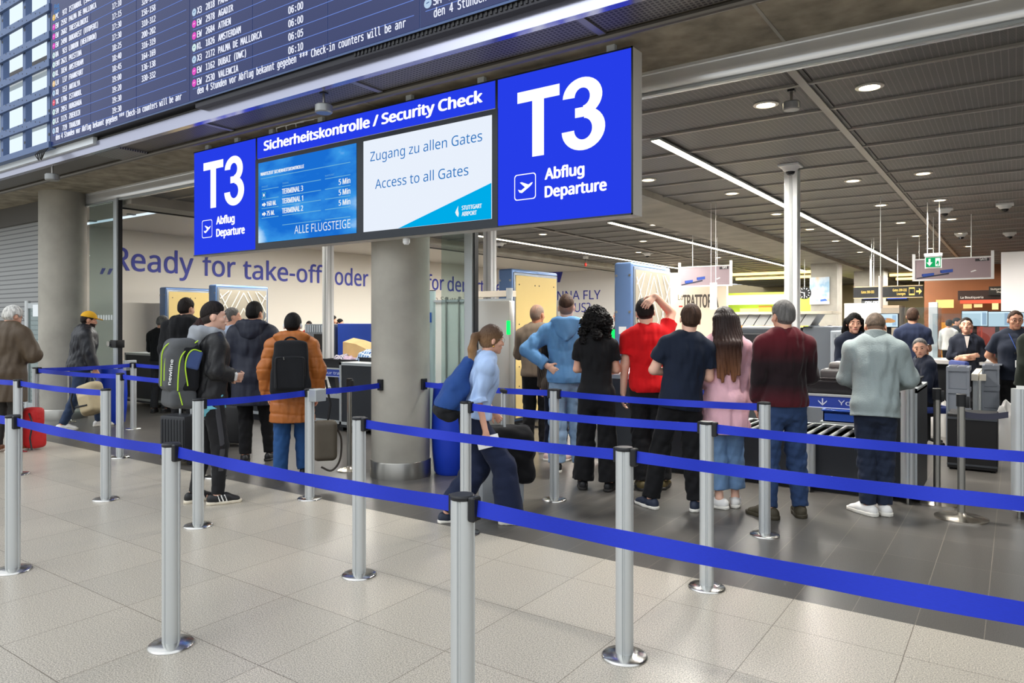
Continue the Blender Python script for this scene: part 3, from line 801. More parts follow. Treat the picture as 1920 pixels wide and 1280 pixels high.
stanchion(*PB[5], 'silver belt stanchion in second row before the red shirt', [PB[6]])
stanchion(*PB[6], 'silver belt stanchion ending the second row on the right')
stanchion(*PC_[0], 'silver belt stanchion behind the red bag near brown coat', [PD[0], PC_[1]])
stanchion(*PC_[1], 'silver belt stanchion between yellow cap man and backpack man, third row', [PC_[2]])
stanchion(*PC_[2], 'silver belt stanchion seen behind the legs of the backpack man')
o580 = stanchion(*PC_[3], 'silver belt stanchion before the orange coat, belt to the column', [(CX + 0.02, CYc - 0.30, 0.012)])
stanchion(*PC_[4], 'silver belt stanchion hiding the hip of the walking woman', [PC_[5]])
stanchion(*PC_[5], 'silver belt stanchion between navy shirt and pink sweater', [PC_[6]])
stanchion(*PC_[6], 'silver belt stanchion ending the third row on the right')
stanchion(*PD[0], 'silver belt stanchion before the dark cabinet on the left', [(-9.0, 5.60)])
stanchion(*PD[1], 'silver belt stanchion before the jeans of blue hoodie man', [(CX + 0.30, CYc + 0.02, 0.012), PD[2]])
stanchion(*PD[2], 'silver belt stanchion before the maroon sweater man')
# wall clips on the column
m = MB(); m.rbox((CX - .01, CYc - .325, PH - .09), (CX + .05, CYc - .295, PH + .02), M_BLACK, .004)
tag(m.build('wall_clip', smooth=0), 'black belt receiver clip on the front of the middle column', 'clip')
m = MB(); m.rbox((CX + .295, CYc - .02, PH - .09), (CX + .325, CYc + .05, PH + .02), M_BLACK, .004)
tag(m.build('wall_clip', smooth=0), 'black belt receiver clip on the right side of the middle column', 'clip')
m = MB(); m.rbox((-10.86, 5.40, PH - .12), (-10.78, 5.56, PH + .03), M_ALUP, .006)
tag(m.build('belt_box', smooth=0), 'pale belt box hanging at the stanchion by the glass door', 'box')
m = MB(); m.rbox((-5.11, 4.15, PH - .11), (-5.02, 4.27, PH + .0), M_ALUP, .006)
tag(m.build('belt_box', smooth=0), 'pale belt box hanging at the stanchion before orange coat', 'box')
# chrome rod stanchions
def chrome_post(X, Y, label, h=1.0, br=0.19, r=0.028, belt=None):
    o = empty('chrome_stanchion', (X, Y, 0), 0, label, 'stanchion', 'chrome stanchions')
    m = MB(); m.lathe([(br, 0), (br, .012), (br * .8, .024), (r * 1.5, .034), (r, .05)], pm('satin_steel', (205, 198, 186), .25, 1.0), 36); m.build('base', o, smooth=50)
    MB().cyl((0, 0, .03), (0, 0, h - .09), r, M_STEEL, 22).build('pole', o)
    m = MB(); m.lathe([(r + .008, h - .10), (r + .008, h - .005), (r + .003, h)], M_BLACK, 22); m.rbox((r, -.02, h - .11), (r + .028, .02, h - .02), M_BLACK, .004); m.build('head', o, smooth=30)
    if belt:
        d = Vector((belt[0] - X, belt[1] - Y, 0)); L = d.length; d.normalize(); s = Vector((-d.y, d.x, 0))
        vs = []; fs_ = []
        for i in range(13):
            u = L * i / 12
            for dz in (-.024, .024): vs.append(d * u + Vector((0, 0, h - .16 - .02 * math.sin(i / 12 * 3.14) + dz)))
            for dz in (.024, -.024): vs.append(d * u + s * .002 + Vector((0, 0, h - .16 - .02 * math.sin(i / 12 * 3.14) + dz)))
        for i in range(12):
            for k in range(4): fs_.append((4 * i + k, 4 * i + (k + 1) % 4, 4 * i + 4 + (k + 1) % 4, 4 * i + 4 + k))
        m = MB(); m.add(vs, fs_, pm('slate_webbing', (66, 66, 82), .6)); m.build('belt', o)
    return o
chrome_post(-.565, 7.25, 'chrome stanchion with oval base, nearer the grey jacket man')
chrome_post(-.36, 6.78, 'chrome stanchion holding a slate grey belt before black box', belt=(-0.05, 6.93))
x_, y_ = gp(655, 882); chrome_post(x_, y_, 'dark chrome stanchion just left of the middle column', 0.98, .13, .026)
x_, y_ = gp(130, 792); chrome_post(x_, y_, 'thin chrome stanchion beside the man in yellow cap', 0.97, .10, .025)
# ------------------------------------------------------------------ divesting tables
M_STRIP = pm('tray_strip_blue', (40, 66, 160), .45)
M_STRT = pm('strip_lettering', (215, 225, 245), .5)
TY = 7.10
def table(X0, X1, L0, L1, label, text_spots, posts=True):
    # X0..X1 whole length; L0 / L1 = widths of the full-height end blocks
    o = empty('divesting_table', (0, 0, 0), 0, label, 'table')
    def block(a, b):
        m = MB(); m.box((a, TY, .06), (b, TY + .85, .98), M_DKGREY); m.build('end_cabinet', o, smooth=0)
        m = MB()
        for (p, q) in (((a, TY - .012, .10), (a + .04, TY + .0, 1.0)), ((b - .04, TY - .012, .10), (b, TY, 1.0)), ((a, TY - .012, .10), (b, TY, .14)), ((a, TY - .012, .96), (b, TY + .87, 1.0))): m.box(p, q, M_ALUP)
        m.build('frame', o, smooth=0)
    if L0: block(X0, X0 + L0)
    if L1: block(X1 - L1, X1)
    a, b = X0 + L0, X1 - L1
    m = MB(); m.box((a, TY + .02, .10), (b, TY + .80, .50), M_DKGREY); m.box((a, TY + .06, 0), (b, TY + .76, .10), M_BLACK); m.build('lower_cabinet', o, smooth=0)
    m = MB(); m.box((a, TY, .10), (b, TY + .03, .145), M_ALUP); m.box((a, TY, .47), (b, TY + .03, .525), M_ALUP); m.box((a, TY + .78, .47), (b, TY + .82, .53), M_ALUP); m.build('rail', o, smooth=0)
    m = MB(); m.box((a, TY + .03, .485), (b, TY + .78, .50), M_BLACK)
    x = a + .06
    while x < b - .03: m.cyl((x, TY + .04, .515), (x, TY + .77, .515), .018, M_ALU, 10); x += .105
    m.build('rollers', o, smooth=40)
    m = MB(); m.box((a, TY + .30, .83), (b, TY + .88, .875), M_BLACK); m.box((a, TY + .26, .865), (b, TY + .30, .885), M_ALUP); m.build('upper_shelf', o, smooth=0)
    m = MB(); m.box((a, TY + .262, .755), (b, TY + .29, .865), M_STRIP); m.box((a, TY + .258, .752), (b, TY + .264, .760), M_STRT); st = m.build('tray_strip', o, smooth=0)
    m = MB()
    fn = lambda x, z: (x, TY + .2605, z)
    for (xa_, s_) in text_spots:
        if s_ == 'down':
            m.add([fn(xa_ - .006, .845), fn(xa_ + .006, .845), fn(xa_ + .006, .785), fn(xa_ - .006, .785)], [(0, 1, 2, 3)], M_STRT)
            for q in (-1, 1): m.add([fn(xa_, .775), fn(xa_ + q * .04, .815), fn(xa_ + q * .04, .827), fn(xa_, .79)], [(0, 1, 2, 3)], M_STRT)
        else: text(m, s_, fn, xa_, .79, .045, M_STRT, width=.062 * len(s_) * .8)
    m.build('lettering', st, smooth=0)
    for x in np.arange(a + .35, b, 1.05):
        MB().prism([(0, .5), (.10, .5), (.03, .84), (-.16, .84)], M_BLACK, lambda u, v, d, x=x: (x + u, TY + .5 + d, v), 0, .08).build('support', o, smooth=0)
    if posts:
        for (x, h) in posts:
            m = MB(); m.prism(groove_profile(.055, 40), M_ALU, lambda u, v, d, x=x: (x + u, TY - .03 + v, d), .06, h); m.cyl((x, TY - .03, 0), (x, TY - .03, .06), .012, M_STEEL)
            m.build('post', o, smooth=30)
    return o
table(-3.87, -.70, .62, .22, 'dark divesting table with roller track under the grey jacket man', [(-1.524, 'down'), (-1.385, 'Your tray'), (-2.6, 'down'), (-2.35, 'Your tray')], [(-.77, 1.02), (-1.58, .52), (-3.87, .52)])
table(0.0, 1.4, .12, 0, 'dark divesting table at the right frame edge with silver corner post', [(.5, 'down')], [(0.02, 1.04)])
table(-14.2, -7.15, 1.9, .9, 'long dark divesting table behind the queue on the left', [(-8.22, 'down'), (-8.75, 'Your tray'), (-10.2, 'Your tray')], [(-7.15, .52)])
# white desk top at the left end of the right table
m = MB(); m.rbox((-3.92, TY - .04, 1.001), (-3.25, TY + .88, 1.026), M_WHITEP, .005); tag(m.build('desk_top', smooth=0), 'white worktop on the table end beside the curly-haired woman', 'worktop')
# trays and goods
def tray(X, Y, z, w, d, h, col, label, rz=0.0, group='security trays'):
    o = MB(); t = .012
    mt = pm('tray_' + col, {'black': (26, 27, 30), 'grey': (112, 118, 128), 'blue': (36, 72, 160)}[col], .5)
    o.box((-w / 2, -d / 2, 0), (w / 2, d / 2, t), mt)
    o.box((-w / 2, -d / 2, 0), (w / 2, -d / 2 + t, h), mt); o.box((-w / 2, d / 2 - t, 0), (w / 2, d / 2, h), mt)
    o.box((-w / 2, -d / 2, 0), (-w / 2 + t, d / 2, h), mt); o.box((w / 2 - t, -d / 2, 0), (w / 2, d / 2, h), mt)
    o.box((-w / 2 - .014, -d / 2 - .014, h - .014), (w / 2 + .014, -d / 2, h), mt); o.box((-w / 2 - .014, d / 2, h - .014), (w / 2 + .014, d / 2 + .014, h), mt)
    o.box((-w / 2 - .014, -d / 2, h - .014), (-w / 2, d / 2, h), mt); o.box((w / 2, -d / 2, h - .014), (w / 2 + .014, d / 2, h), mt)
    return tag(o.build('tray', smooth=0, loc=(X, Y, z), rz=rz), label, 'tray', group)
tray(-1.335, 7.70, .877, .72, .52, .13, 'black', 'black tray under the grey suitcase on right table')
tray(-.82, 7.52, 1.0, .19, .40, .07, 'black', 'small black tray at elbow of grey jacket man')
tray(-8.45, 7.70, .877, .74, .52, .14, 'black', 'black tray holding clothes and paper bag on left table')
tray(-7.62, 7.70, 1.0, .80, .5, .06, 'black', 'black tray with red jacket beside the middle column')
tray(-1.42, 8.55, .50, .6, .42, .13, 'blue', 'blue tray on a low trolley behind the right table')
m = MB(); m.box((-1.75, 8.32, 0), (-1.1, 8.8, .06), M_BLACK); 
for sx_ in (-1.72, -1.14):
    for sy_ in (8.35, 8.76): m.box((sx_ - .015, sy_ - .015, .06), (sx_ + .015, sy_ + .015, .5), M_ALUP)
m.box((-1.75, 8.32, .46), (-1.1, 8.8, .5), M_ALUP)
tag(m.build('trolley', smooth=0), 'low silver trolley carrying the blue tray behind the right table', 'trolley')
# suitcase lying in the tray
o = empty('cabin_suitcase', (-1.27, 7.70, .95), 0, 'soft charcoal cabin suitcase lying flat in the black tray', 'suitcase')
m = MB(); m.rbox((-.31, -.21, .0), (.31, .21, .17), pm('soft_case', (54, 52, 52), .5, bump=.12, bscale=60), .035, 3); m.build('shell', o)
m = MB(); m.rbox((-.24, -.15, .155), (.24, .15, .235), pm('case_pocket', (84, 81, 79), .45, bump=.12, bscale=60), .03, 3); m.build('pocket', o)
m = MB(); m.tube([(-.12, -.02, .235), (-.10, -.02, .262), (.10, -.02, .262), (.12, -.02, .235)], .012, M_BLACK, 8); m.build('handle', o)
m = MB(); m.tube([(-.235, -.156, .17), (.235, -.156, .17)], .005, M_BLACK, 6); m.tube([(-.312, -.212, .08), (.312, -.212, .08)], .005, M_BLACK, 6); m.build('zipper', o)
# ------------------------------------------------------------------ cloth heaps and paper bag on the left table (lumpy cloth surfaces)
def heap(X, Y, z, rx, ry, rz_, mat, name, label, cat, seed):
    rnd = random.Random(seed); vs = []; fs_ = []; nu, nv = 34, 12
    ph = [(rnd.uniform(2, 6), rnd.uniform(2, 6), rnd.uniform(0, 6), rnd.uniform(0, 6)) for _ in range(5)]
    for i in range(nv + 1):
        th = (math.pi / 2) * i / nv
        for k in range(nu):
            a = 2 * math.pi * k / nu
            x, y, zz = math.sin(th) * math.cos(a), math.sin(th) * math.sin(a), math.cos(th)
            d = 1 + .12 * sum(math.sin(p * x * 1.4 + q + w * y) * math.cos(q * y + e_ * zz) for p, q, w, e_ in ph) / 2
            vs.append((X + rx * x * d, Y + ry * y * d, z + max(0.0, rz_ * zz * d)))
    for i in range(nv):
        for k in range(nu):
            k2 = (k + 1) % nu; fs_.append((i * nu + k, (i + 1) * nu + k, (i + 1) * nu + k2, i * nu + k2))
    fs_.append(tuple(range(nv * nu, (nv + 1) * nu)))
    m = MB(); m.add(vs, fs_, mat); return tag(m.build(name, smooth=70), label, cat)
M_PAT = brickmat('striped_cloth', (40, 44, 62), (52, 54, 70), (196, 190, 200), .06, .022, .006, rough=.8)
M_PLD = brickmat('plaid_cloth', (120, 165, 205), (58, 96, 160), (220, 230, 236), .05, .05, .008, rough=.8)
heap(-8.62, 7.66, .89, .20, .17, .20, M_PAT, 'folded_clothes', 'dark striped clothes heaped in the tray beside paper bag', 'clothes', 1)
heap(-8.42, 7.62, .90, .16, .14, .16, pm('mauve_cloth', (198, 176, 196), .8), 'scarf', 'pale mauve scarf on the clothes heap in the tray', 'scarf', 2)
heap(-7.98, 7.62, 1.0, .24, .17, .17, M_PLD, 'plaid_shirt', 'blue plaid shirt lying rumpled on the left table', 'shirt', 3)
heap(-7.55, 7.66, 1.012, .22, .18, .19, pm('red_cloth', (196, 52, 62), .8), 'red_jacket', 'red jacket lying in the tray against the column', 'jacket', 4)
o = empty('paper_bag', (-8.28, 7.9, .99), 0, 'open brown paper bag lying on its side on left table', 'bag')
M_PAPER = pm('kraft_paper', (214, 178, 122), .8, noise=.08, nscale=8)
m = MB(); vs = []
pr = [(-.36, .30, .22), (-.1, .27, .2), (.25, .14, .16), (.52, .03, .12)]
for (u, top, hw) in pr: vs += [(u, -hw, 0.0), (u, -hw, top * .95), (u, 0, top * 1.15), (u, hw, top * .95), (u, hw, 0.0)]
fs_ = []
for i in range(3):
    for k in range(5): fs_.append((5 * i + k, 5 * i + (k + 1) % 5, 5 * i + 5 + (k + 1) % 5, 5 * i + 5 + k))
fs_.append((15, 16, 17, 18, 19)); m.add(vs, fs_, M_PAPER); m.build('bag_body', o, smooth=20)
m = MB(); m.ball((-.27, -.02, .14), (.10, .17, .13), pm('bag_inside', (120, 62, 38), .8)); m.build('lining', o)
m = MB(); m.ball((-.34, -.10, .12), (.06, .07, .06), pm('magenta_cloth', (150, 44, 110), .8)); tag(m.build('pouch', smooth=60, loc=(-8.28, 7.9, .99)), 'small magenta pouch in the mouth of the paper bag', 'pouch')
# ------------------------------------------------------------------ body scanners
def scanner(xl, label):
    # two tall panels: yellow-lined left one, lattice-faced right one
    o = empty('body_scanner', (xl, 8.9, 0), 0, label, 'body scanner', 'body scanners')
    H = 2.40; D = 1.32
    def pan(x0, x1, name):
        m = MB(); m.rbox((x0, 0, .06), (x1, D, H), M_BLUEG, .035, 3); m.box((x0 + .03, .05, 0), (x1 - .03, D - .05, .07), M_BLACK); return m.build(name, o, smooth=40)
    w = .27
    p = pan(0, w, 'panel')
    m = MB(); m.rbox((w - .01, .03, .10), (w + .012, D - .03, H - .05), pm('panel_edge', (120, 128, 140), .4, metal=.4), .02); m.build('edge_frame', p, smooth=40)
    m = MB(); m.box((w, .07, .12), (w + .018, D - .07, H - .10), pm('yellow_liner', (216, 190, 124), .55))
    for (y, z) in ((.16, 2.16), (.6, 2.16), (.72, 2.16), (1.16, 2.16), (.16, 1.55), (1.16, 1.55), (.16, 1.25), (1.16, 1.25), (.16, .9), (.16, .6)): m.cyl((w + .017, y, z), (w + .022, y, z), .012, M_BLACK, 8)
    m.build('liner', p, smooth=0)
    q = pan(1.98, 2.26, 'panel')
    m = MB(); m.rbox((2.25, .03, .10), (2.272, D - .03, H - .05), MC['panel_edge'], .02); m.build('edge_frame', q, smooth=40)
    m = MB(); m.box((2.26, .07, .12), (2.278, D - .07, H - .10), pm('lattice_face', (160, 152, 136), .6))
    ML = pm('lattice_line', (238, 232, 216), .5)
    cnt = [0]
    def ln(y0, z0, y1, z1):
        cnt[0] += 1; xl_ = 2.28 + .0006 * cnt[0]
        d = Vector((0, y1 - y0, z1 - z0)).normalized() * .011; n_ = Vector((0, -d.z, d.y))
        pts = [Vector((xl_, y0, z0)) + n_, Vector((xl_, y1, z1)) + n_, Vector((xl_, y1, z1)) - n_, Vector((xl_, y0, z0)) - n_]
        m.add(pts, [(0, 1, 2, 3)], ML)
    cy, cz = D / 2, 1.62
    for (hy, hz) in ((.16, .28), (.36, .62)):
        for a, b in (((0, hz), (hy, 0)), ((hy, 0), (0, -hz)), ((0, -hz), (-hy, 0)), ((-hy, 0), (0, hz))): ln(cy + a[0], cz + a[1], cy + b[0], cz + b[1])
    for sg in (-1, 1):
        ln(cy + sg * .10, 2.27, cy + sg * .57, 1.45); ln(cy + sg * .30, 2.27, cy + sg * .57, 1.80); ln(cy + sg * .36, 2.27, cy + sg * .57, 1.90 + .2)
        ln(cy + sg * .57, 2.20, cy + sg * .25, 1.62); ln(cy + sg * .57, 1.70, cy + sg * .30, 1.20); ln(cy + sg * .57, 1.2, cy + sg * .2, .6); ln(cy + sg * .25, 1.25, cy + sg * .57, .7)
    ln(.08, 1.02, D - .08, 1.02)
    m.build('lattice_face', q, smooth=0)
    m = MB(); m.box((2.28, .11, 1.62), (2.29, .14, 1.86), M_BLACK); m.box((2.28, D - .14, 1.62), (2.29, D - .11, 1.82), M_GREYM); m.build('grip', q, smooth=0)
    m = MB(); m.box((2.06, -.006, 1.42), (2.17, 0, 1.52), M_WHITEP); m.build('notice', q, smooth=0)
    m = MB()
    for z in (2.22, 1.72): m.cyl((2.02, -.004, z), (2.02, .01, z), .018, M_STEEL, 10); m.cyl((2.22, -.004, z), (2.22, .01, z), .018, M_STEEL, 10); m.cyl((.04, -.004, z), (.04, .01, z), .018, M_STEEL, 10); m.cyl((.23, -.004, z), (.23, .01, z), .018, M_STEEL, 10)
    m.build('bolts', q, smooth=0)
    m = MB(); m.rbox((1.92, .02, 1.28), (1.985, .06, 1.48), em('status_green', (20, 245, 90), 2.0), .01); m.build('status_light', q, smooth=0)
    m = MB(); m.box((w, .1, 0), (1.98, D - .1, .03), M_BLACK); m.build('floor_plate', o, smooth=0)
    return o
scanner(-6.52, 'tall body scanner with yellow liner beside the bald man')
scanner(-16.25, 'tall body scanner against the cream wall at left behind the queue')
# ------------------------------------------------------------------ glass security gate
g = empty('security_gate', (0, 0, 0), 0, 'frosted glass and steel security gate right of the middle column', 'gate')
Yg = 7.62
xp = [plY(p, 700, Yg)[0] for p in (811, 838, 862, 892, 960, 926, 947)]
m = MB(); m.cyl((xp[0], Yg, 0), (xp[0], Yg, 2.02), .045, pm('mint_aluminium', (176, 200, 200), .35, metal=.6), 20); m.cyl((xp[0], Yg, 2.02), (xp[0], Yg, 2.03), .047, M_BLACK, 20); m.build('post', g)
MFR = pm('frosted_gate', (222, 230, 226), .5, alpha=.62)
for i, (a, b) in enumerate(((0, 1), (1, 2), (2, 3))):
    m = MB(); m.box((xp[a] + .05 * (a == 0) + .01, Yg - .006, .08), (xp[b] - .012, Yg + .006, 1.86), MFR); m.build('glass_leaf', g, smooth=0)
m = MB(); m.box((xp[0], Yg - .02, 1.86), (xp[4], Yg + .02, 1.89), M_ALUP)
for k in (1, 2): m.box((xp[k] - .01, Yg - .02, .05), (xp[k] + .01, Yg + .02, 1.93), M_STEEL)
m.box((xp[0], Yg - .02, .04), (xp[3], Yg + .02, .09), M_STEEL)
m.build('frame', g, smooth=0)
m = MB(); m.rbox((xp[3], Yg - .06, .0), (xp[4], Yg + .06, 1.86), pm('satin_panel', (188, 186, 180), .32, metal=.75), .01); p = m.build('steel_panel', g, smooth=30)
m = MB(); m.rbox((xp[4] - .03, Yg - .085, 1.42), (xp[4] + .015, Yg - .055, 1.60), MC['status_green'], .006); m.build('status_light', p, smooth=0)
m = MB(); m.box((xp[3] - .35, Yg + .1, 1.92), (xp[6], Yg + .25, 2.0), pm('cream_bar', (214, 204, 188), .5)); m.cyl((xp[6], Yg + .1, 1.86), (xp[6], Yg + .1, 2.03), .045, M_ALU, 18); m.build('hood', g, smooth=40)
m = MB(); x_, z_ = plY(803, 595, Yg - .08); m.box((x_ - .10, Yg - .09, z_ - .07), (x_ + .06, Yg - .08, z_ + .07), pm('pictogram_blue', (20, 80, 165), .5)); m.box((x_ - .06, Yg - .092, z_ - .01), (x_ + .03, Yg - .09, z_ + .05), M_WHITEP)
m.build('pictogram', g, smooth=0)
# ------------------------------------------------------------------ blue waste drums
def drum(X, Y, label, r=.30, h=.88):
    o = MB(); o.lathe([(r * .80, 0), (r * .9, .03), (r, .25), (r * 1.03, .45), (r, .68), (r * .93, h - .03), (r * .9, h), (r * .84, h), (r * .82, h - .08)], pm('drum_blue', (26, 62, 190), .38), 40)
    return tag(o.build('waste_drum', smooth=50, loc=(X, Y, 0)), label, 'drum', 'blue drums')
x_, y_ = at(846, 7.52); drum(x_, y_, 'blue plastic drum behind the walking woman beside column', .20, .93)
x_, y_ = at(209, 11.2); drum(x_, y_, 'blue plastic drum behind the beige backpack by the glass door', .215, .86)
# ------------------------------------------------------------------ X-ray machines and lane gear
o = empty('xray_machine', (-3.1, 11, 0), 0, 'grey X-ray machine housing to the right of maroon sweater man', 'x-ray machine')
m = MB(); m.rbox((-.45, 0, .0), (.52, 1.6, 1.50), M_GREYD, .02); m.build('housing', o, smooth=0)
m = MB(); m.rbox((.525, .1, .0), (.92, 1.5, 1.52), M_GREYM, .02); m.build('side_cabinet', o, smooth=0)
m = MB(); m.rbox((-.40, -.03, .55), (.40, .0, 1.42), pm('tunnel_dark', (30, 32, 36), .5), .02); m.build('tunnel_mouth', o, smooth=0)
m = MB(); m.rbox((.93, -.02, 0), (1.20, 1.2, 1.46), M_GREYL, .015); m.rbox((1.21, .02, 0), (1.27, 1.2, 1.46), M_GREYD, .01); sc_ = m.build('service_panel', o, smooth=0)
m = MB(); text(m, 'iLane', lambda x, z: (x, -.0215, z), .98, 1.36, .05, pm('cool_lettering', (90, 100, 120), .5), width=.16); m.build('lettering', sc_, smooth=0)
m = MB()
for k in range(7):
    m.prism([(0, 0), (.15, 0), (.27, .19), (.12, .19)], pm('sloped_tray', (196, 198, 196), .4), lambda u, v, d, k=k: (-.50 + k * .165 + u, .05 + d, 1.53 + v), 0, .5)
m.box((-.5, .0, 1.70), (.95, .6, 1.74), pm('cream_cover', (226, 216, 196), .5)); m.build('tray_return', o, smooth=0)
o = empty('xray_machine', (-12.9, 11.0, 0), 0, 'light grey X-ray machine with dark screen behind the orange coat', 'x-ray machine')
m = MB(); m.rbox((-.8, 0, .0), (.25, 1.4, 1.55), M_GREYM, .02); m.build('housing', o, smooth=0)
m = MB(); m.rbox((-.45, -.02, .9), (.1, 0, 1.32), M_BLACK, .01); m.build('dark_screen', o, smooth=0)
m = MB()
for k in range(12): m.box((-.75 + k * .08, -.012, 1.36), (-.72 + k * .08, 0, 1.52), M_GREYL)
m.build('ribs', o, smooth=0)
o = MB(); o.rbox((-12.55, 11, 0), (-11.3, 11.6, 1.56), pm('panel_royal', (32, 70, 170), .5), .01); tag(o.build('blue_partition', smooth=0), 'royal blue partition behind the paper bag on the left', 'partition')
o = MB(); o.rbox((-11.28, 11, 0), (-10.2, 11.5, 1.56), M_GREYD, .01); tag(o.build('charcoal_cabinet', smooth=0), 'charcoal cabinet beside blue partition, left of the middle column', 'cabinet')
# grey crates standing in stacks
def crate_stack(X, Y, n, labels, w=.21, d=.46, h=.262):
    for k in range(n):
        o = MB(); mt = pm('crate_grey', (124, 130, 140), .5); z = k * h
        o.rbox((-w / 2, -d / 2, 0), (w / 2, d / 2, h - .035), mt, .008); o.box((-w / 2 - .012, -d / 2 - .012, h - .05), (w / 2 + .012, d / 2 + .012, h - .0), mt)
        for sx_ in (-1, 1): o.box((sx_ * w * .5 - .012, -d / 2 - .010, .0), (sx_ * w * .5 + .012, -d / 2 + .01, h - .04), mt)
        if k == n - 1:
            for i in range(2):
                for j in range(4): o.box((-w / 2 + .015 + i * .095, -d / 2 + .02 + j * .11, h - .0), (-w / 2 + .095 + i * .095, -d / 2 + .115 + j * .11, h + .006), pm('crate_cell', (88, 92, 100), .5))
        tag(o.build('crate', smooth=0, loc=(X, Y, z)), labels[k], 'crate', 'grey crates in stacks')
x_, y_ = at(1797, 8.6)
A_, B_, C_, D_ = 'lowest', 'second', 'third', 'topmost'
crate_stack(x_, y_ + .1, 4, ['grey crate, %s of the stack nearer the seated man' % q for q in ('lowest', 'second from bottom', 'second from top', 'topmost')])
x_, y_ = at(1858, 8.9)
crate_stack(x_, y_ + .1, 4, ['grey crate, %s of the stack by the man with lanyard' % q for q in ('lowest', 'second from bottom', 'second from top', 'topmost')], w=.155)
# black box and roller rails between
x_, y_ = gp(1822, 884)
o = empty('black_case', (x_, y_ + .28, 0), 0, 'large black case on the floor behind chrome stanchion', 'case')
m = MB(); m.rbox((-.225, -.25, .015), (.225, .25, .60), pm('case_black', (22, 22, 24), .55), .012); m.build('shell', o, smooth=0)
m = MB(); m.box((-.226, -.256, .54), (.226, -.25, .565), M_GREYD); m.box((-.226, -.256, .05), (.226, -.25, .07), M_GREYD); m.build('band', o, smooth=0)
m = MB()
for sx_ in (-.19, .19):
    for sy_ in (-.2, .2): m.cyl((sx_, sy_, 0), (sx_, sy_, .02), .02, M_BLACK, 10)
m.build('feet', o, smooth=0)
for (px, lab) in ((1828, 'white-railed roller track running back between the crate stacks, left one'), (1843, 'white-railed roller track running back between the crate stacks, right one')):
    x_, y_ = at(px, 8.9)
    o = empty('roller_track', (x_, y_, 0), 0, lab, 'track')
    m = MB(); m.box((-.035, -.1, .86), (.035, 1.3, .94), pm('cream_rail', (236, 230, 216), .45)); m.build('rail', o, smooth=0)
    m = MB()
    for yy in (-.05, .6, 1.2): m.box((-.02, yy, 0), (.02, yy + .04, .86), M_ALUP)
    m.build('legs', o, smooth=0)
# ------------------------------------------------------------------ staff counter with plexiglass and monitors
o = empty('staff_counter', (0, 13.2, 0), 0, 'long black staff counter with pale top behind arms-crossed woman', 'counter')
m = MB(); m.box((-1.15, .08, 0), (1.6, .9, .92), M_BLACK); m.build('body', o, smooth=0)
m = MB(); m.rbox((-1.2, 0, .92), (1.6, .95, .985), pm('counter_top', (204, 200, 196), .35), .006); m.build('top', o, smooth=0)
for k, (a, b) in enumerate(((-1.1, -.45), (-.43, .25), (.27, 1.0))):
    m = MB(); m.box((a, .12, .985), (b, .13, 1.72), M_PLEXI); tag(m.build('plexiglass_screen', smooth=0, loc=(0, 13.2, 0)), ('clear plexiglass screen on the counter next to the white post', 'clear plexiglass screen on the counter behind the arms-crossed woman', 'clear plexiglass screen on the counter behind the man with lanyard')[k], 'screen')
x_, y_ = at(1750, 12.2)
m = MB(); m.rbox((x_ - .065, y_ - .065, 0), (x_ + .065, y_ + .065, 1.92), M_WHITEP, .006); tag(m.build('screen_post', smooth=0), 'white square post of the plexiglass, behind the seated man', 'post')
x_, y_ = at(1700, 12.0)
m = MB(); m.box((x_ - .55, y_ - .005, .5), (x_ + .5, y_ + .005, 1.83), M_PLEXI); m.box((x_ - .55, y_ - .02, 0), (x_ + .5, y_ + .02, .5), M_GREYL); tag(m.build('plexiglass_partition', smooth=0), 'tall plexiglass partition in front of the man in polo shirt', 'partition')
def monitor(px0, px1, py0, py1, t, label, col=(206, 232, 244), tilt=0, pic=False):
    x, y = at((px0 + px1) / 2, t); w = (px1 - px0) * t / FPX; h = (py1 - py0) * t / FPX; zc = CAMH + (HZ - (py0 + py1) / 2) * t / FPX
    a = math.radians(35.1) - math.atan(((px0 + px1) / 2 - 960) / FPX) + R(tilt)
    o = empty('monitor', (x, y, 0), a, label, 'monitor', 'staff monitors')
    m = MB(); m.rbox((-w / 2, 0, zc - h / 2), (w / 2, .04, zc + h / 2), M_BLACK, .006); m.build('case', o, smooth=0)
    m = MB(); m.box((-w / 2 + .012, -.003, zc - h / 2 + .012), (w / 2 - .012, .0, zc + h / 2 - .012), em('monitor_glow', col, 1.1))
    m.box((w / 2 - .085, -.005, zc - h / 2 + .03), (w / 2 - .03, -.003, zc + h / 2 - .03), em('monitor_menu', (170, 200, 225), 1.0))
    if pic: 
        for (u, v, r_, c_) in ((-.02, .0, .06, (224, 160, 110)), (.03, -.01, .045, (232, 180, 120)), (-.07, .02, .035, (120, 180, 220))):
            m.add([(u + r_ * 1.6 * math.cos(k * .524), -.0055, zc + v + r_ * .6 * math.sin(k * .524)) for k in range(12)], [tuple(range(12))], em('xray_%d' % c_[0], c_, .9))
    m.build('display', o, smooth=0)
    m = MB(); m.rbox((-.03, .04, .95 if t > 10 else .9), (.03, .07, zc), M_BLACK, .005); m.box((-.12, -.05, .93), (.12, .12, .95), M_BLACK)
    m.build('stand', o, smooth=0)
monitor(1806, 1849, 582, 612, 11.6, 'wide bright monitor above arms-crossed woman')
monitor(1849, 1891, 583, 613, 11.6, 'wide bright monitor left of the man with lanyard')
monitor(1892, 1932, 585, 613, 11.6, 'wide bright monitor behind the head of the man with lanyard')
monitor(1648, 1683, 587, 614, 10.8, 'monitor with orange X-ray picture beside grey jacket man', pic=True, tilt=-12)
m = MB(); x_, y_ = at(1668, 10.8); m.rbox((x_ - .3, y_ - .15, 0), (x_ + .05, y_ + .15, .93), M_GREYL, .01); tag(m.build('operator_desk', smooth=0), 'pale grey operator desk under the X-ray monitor', 'desk')
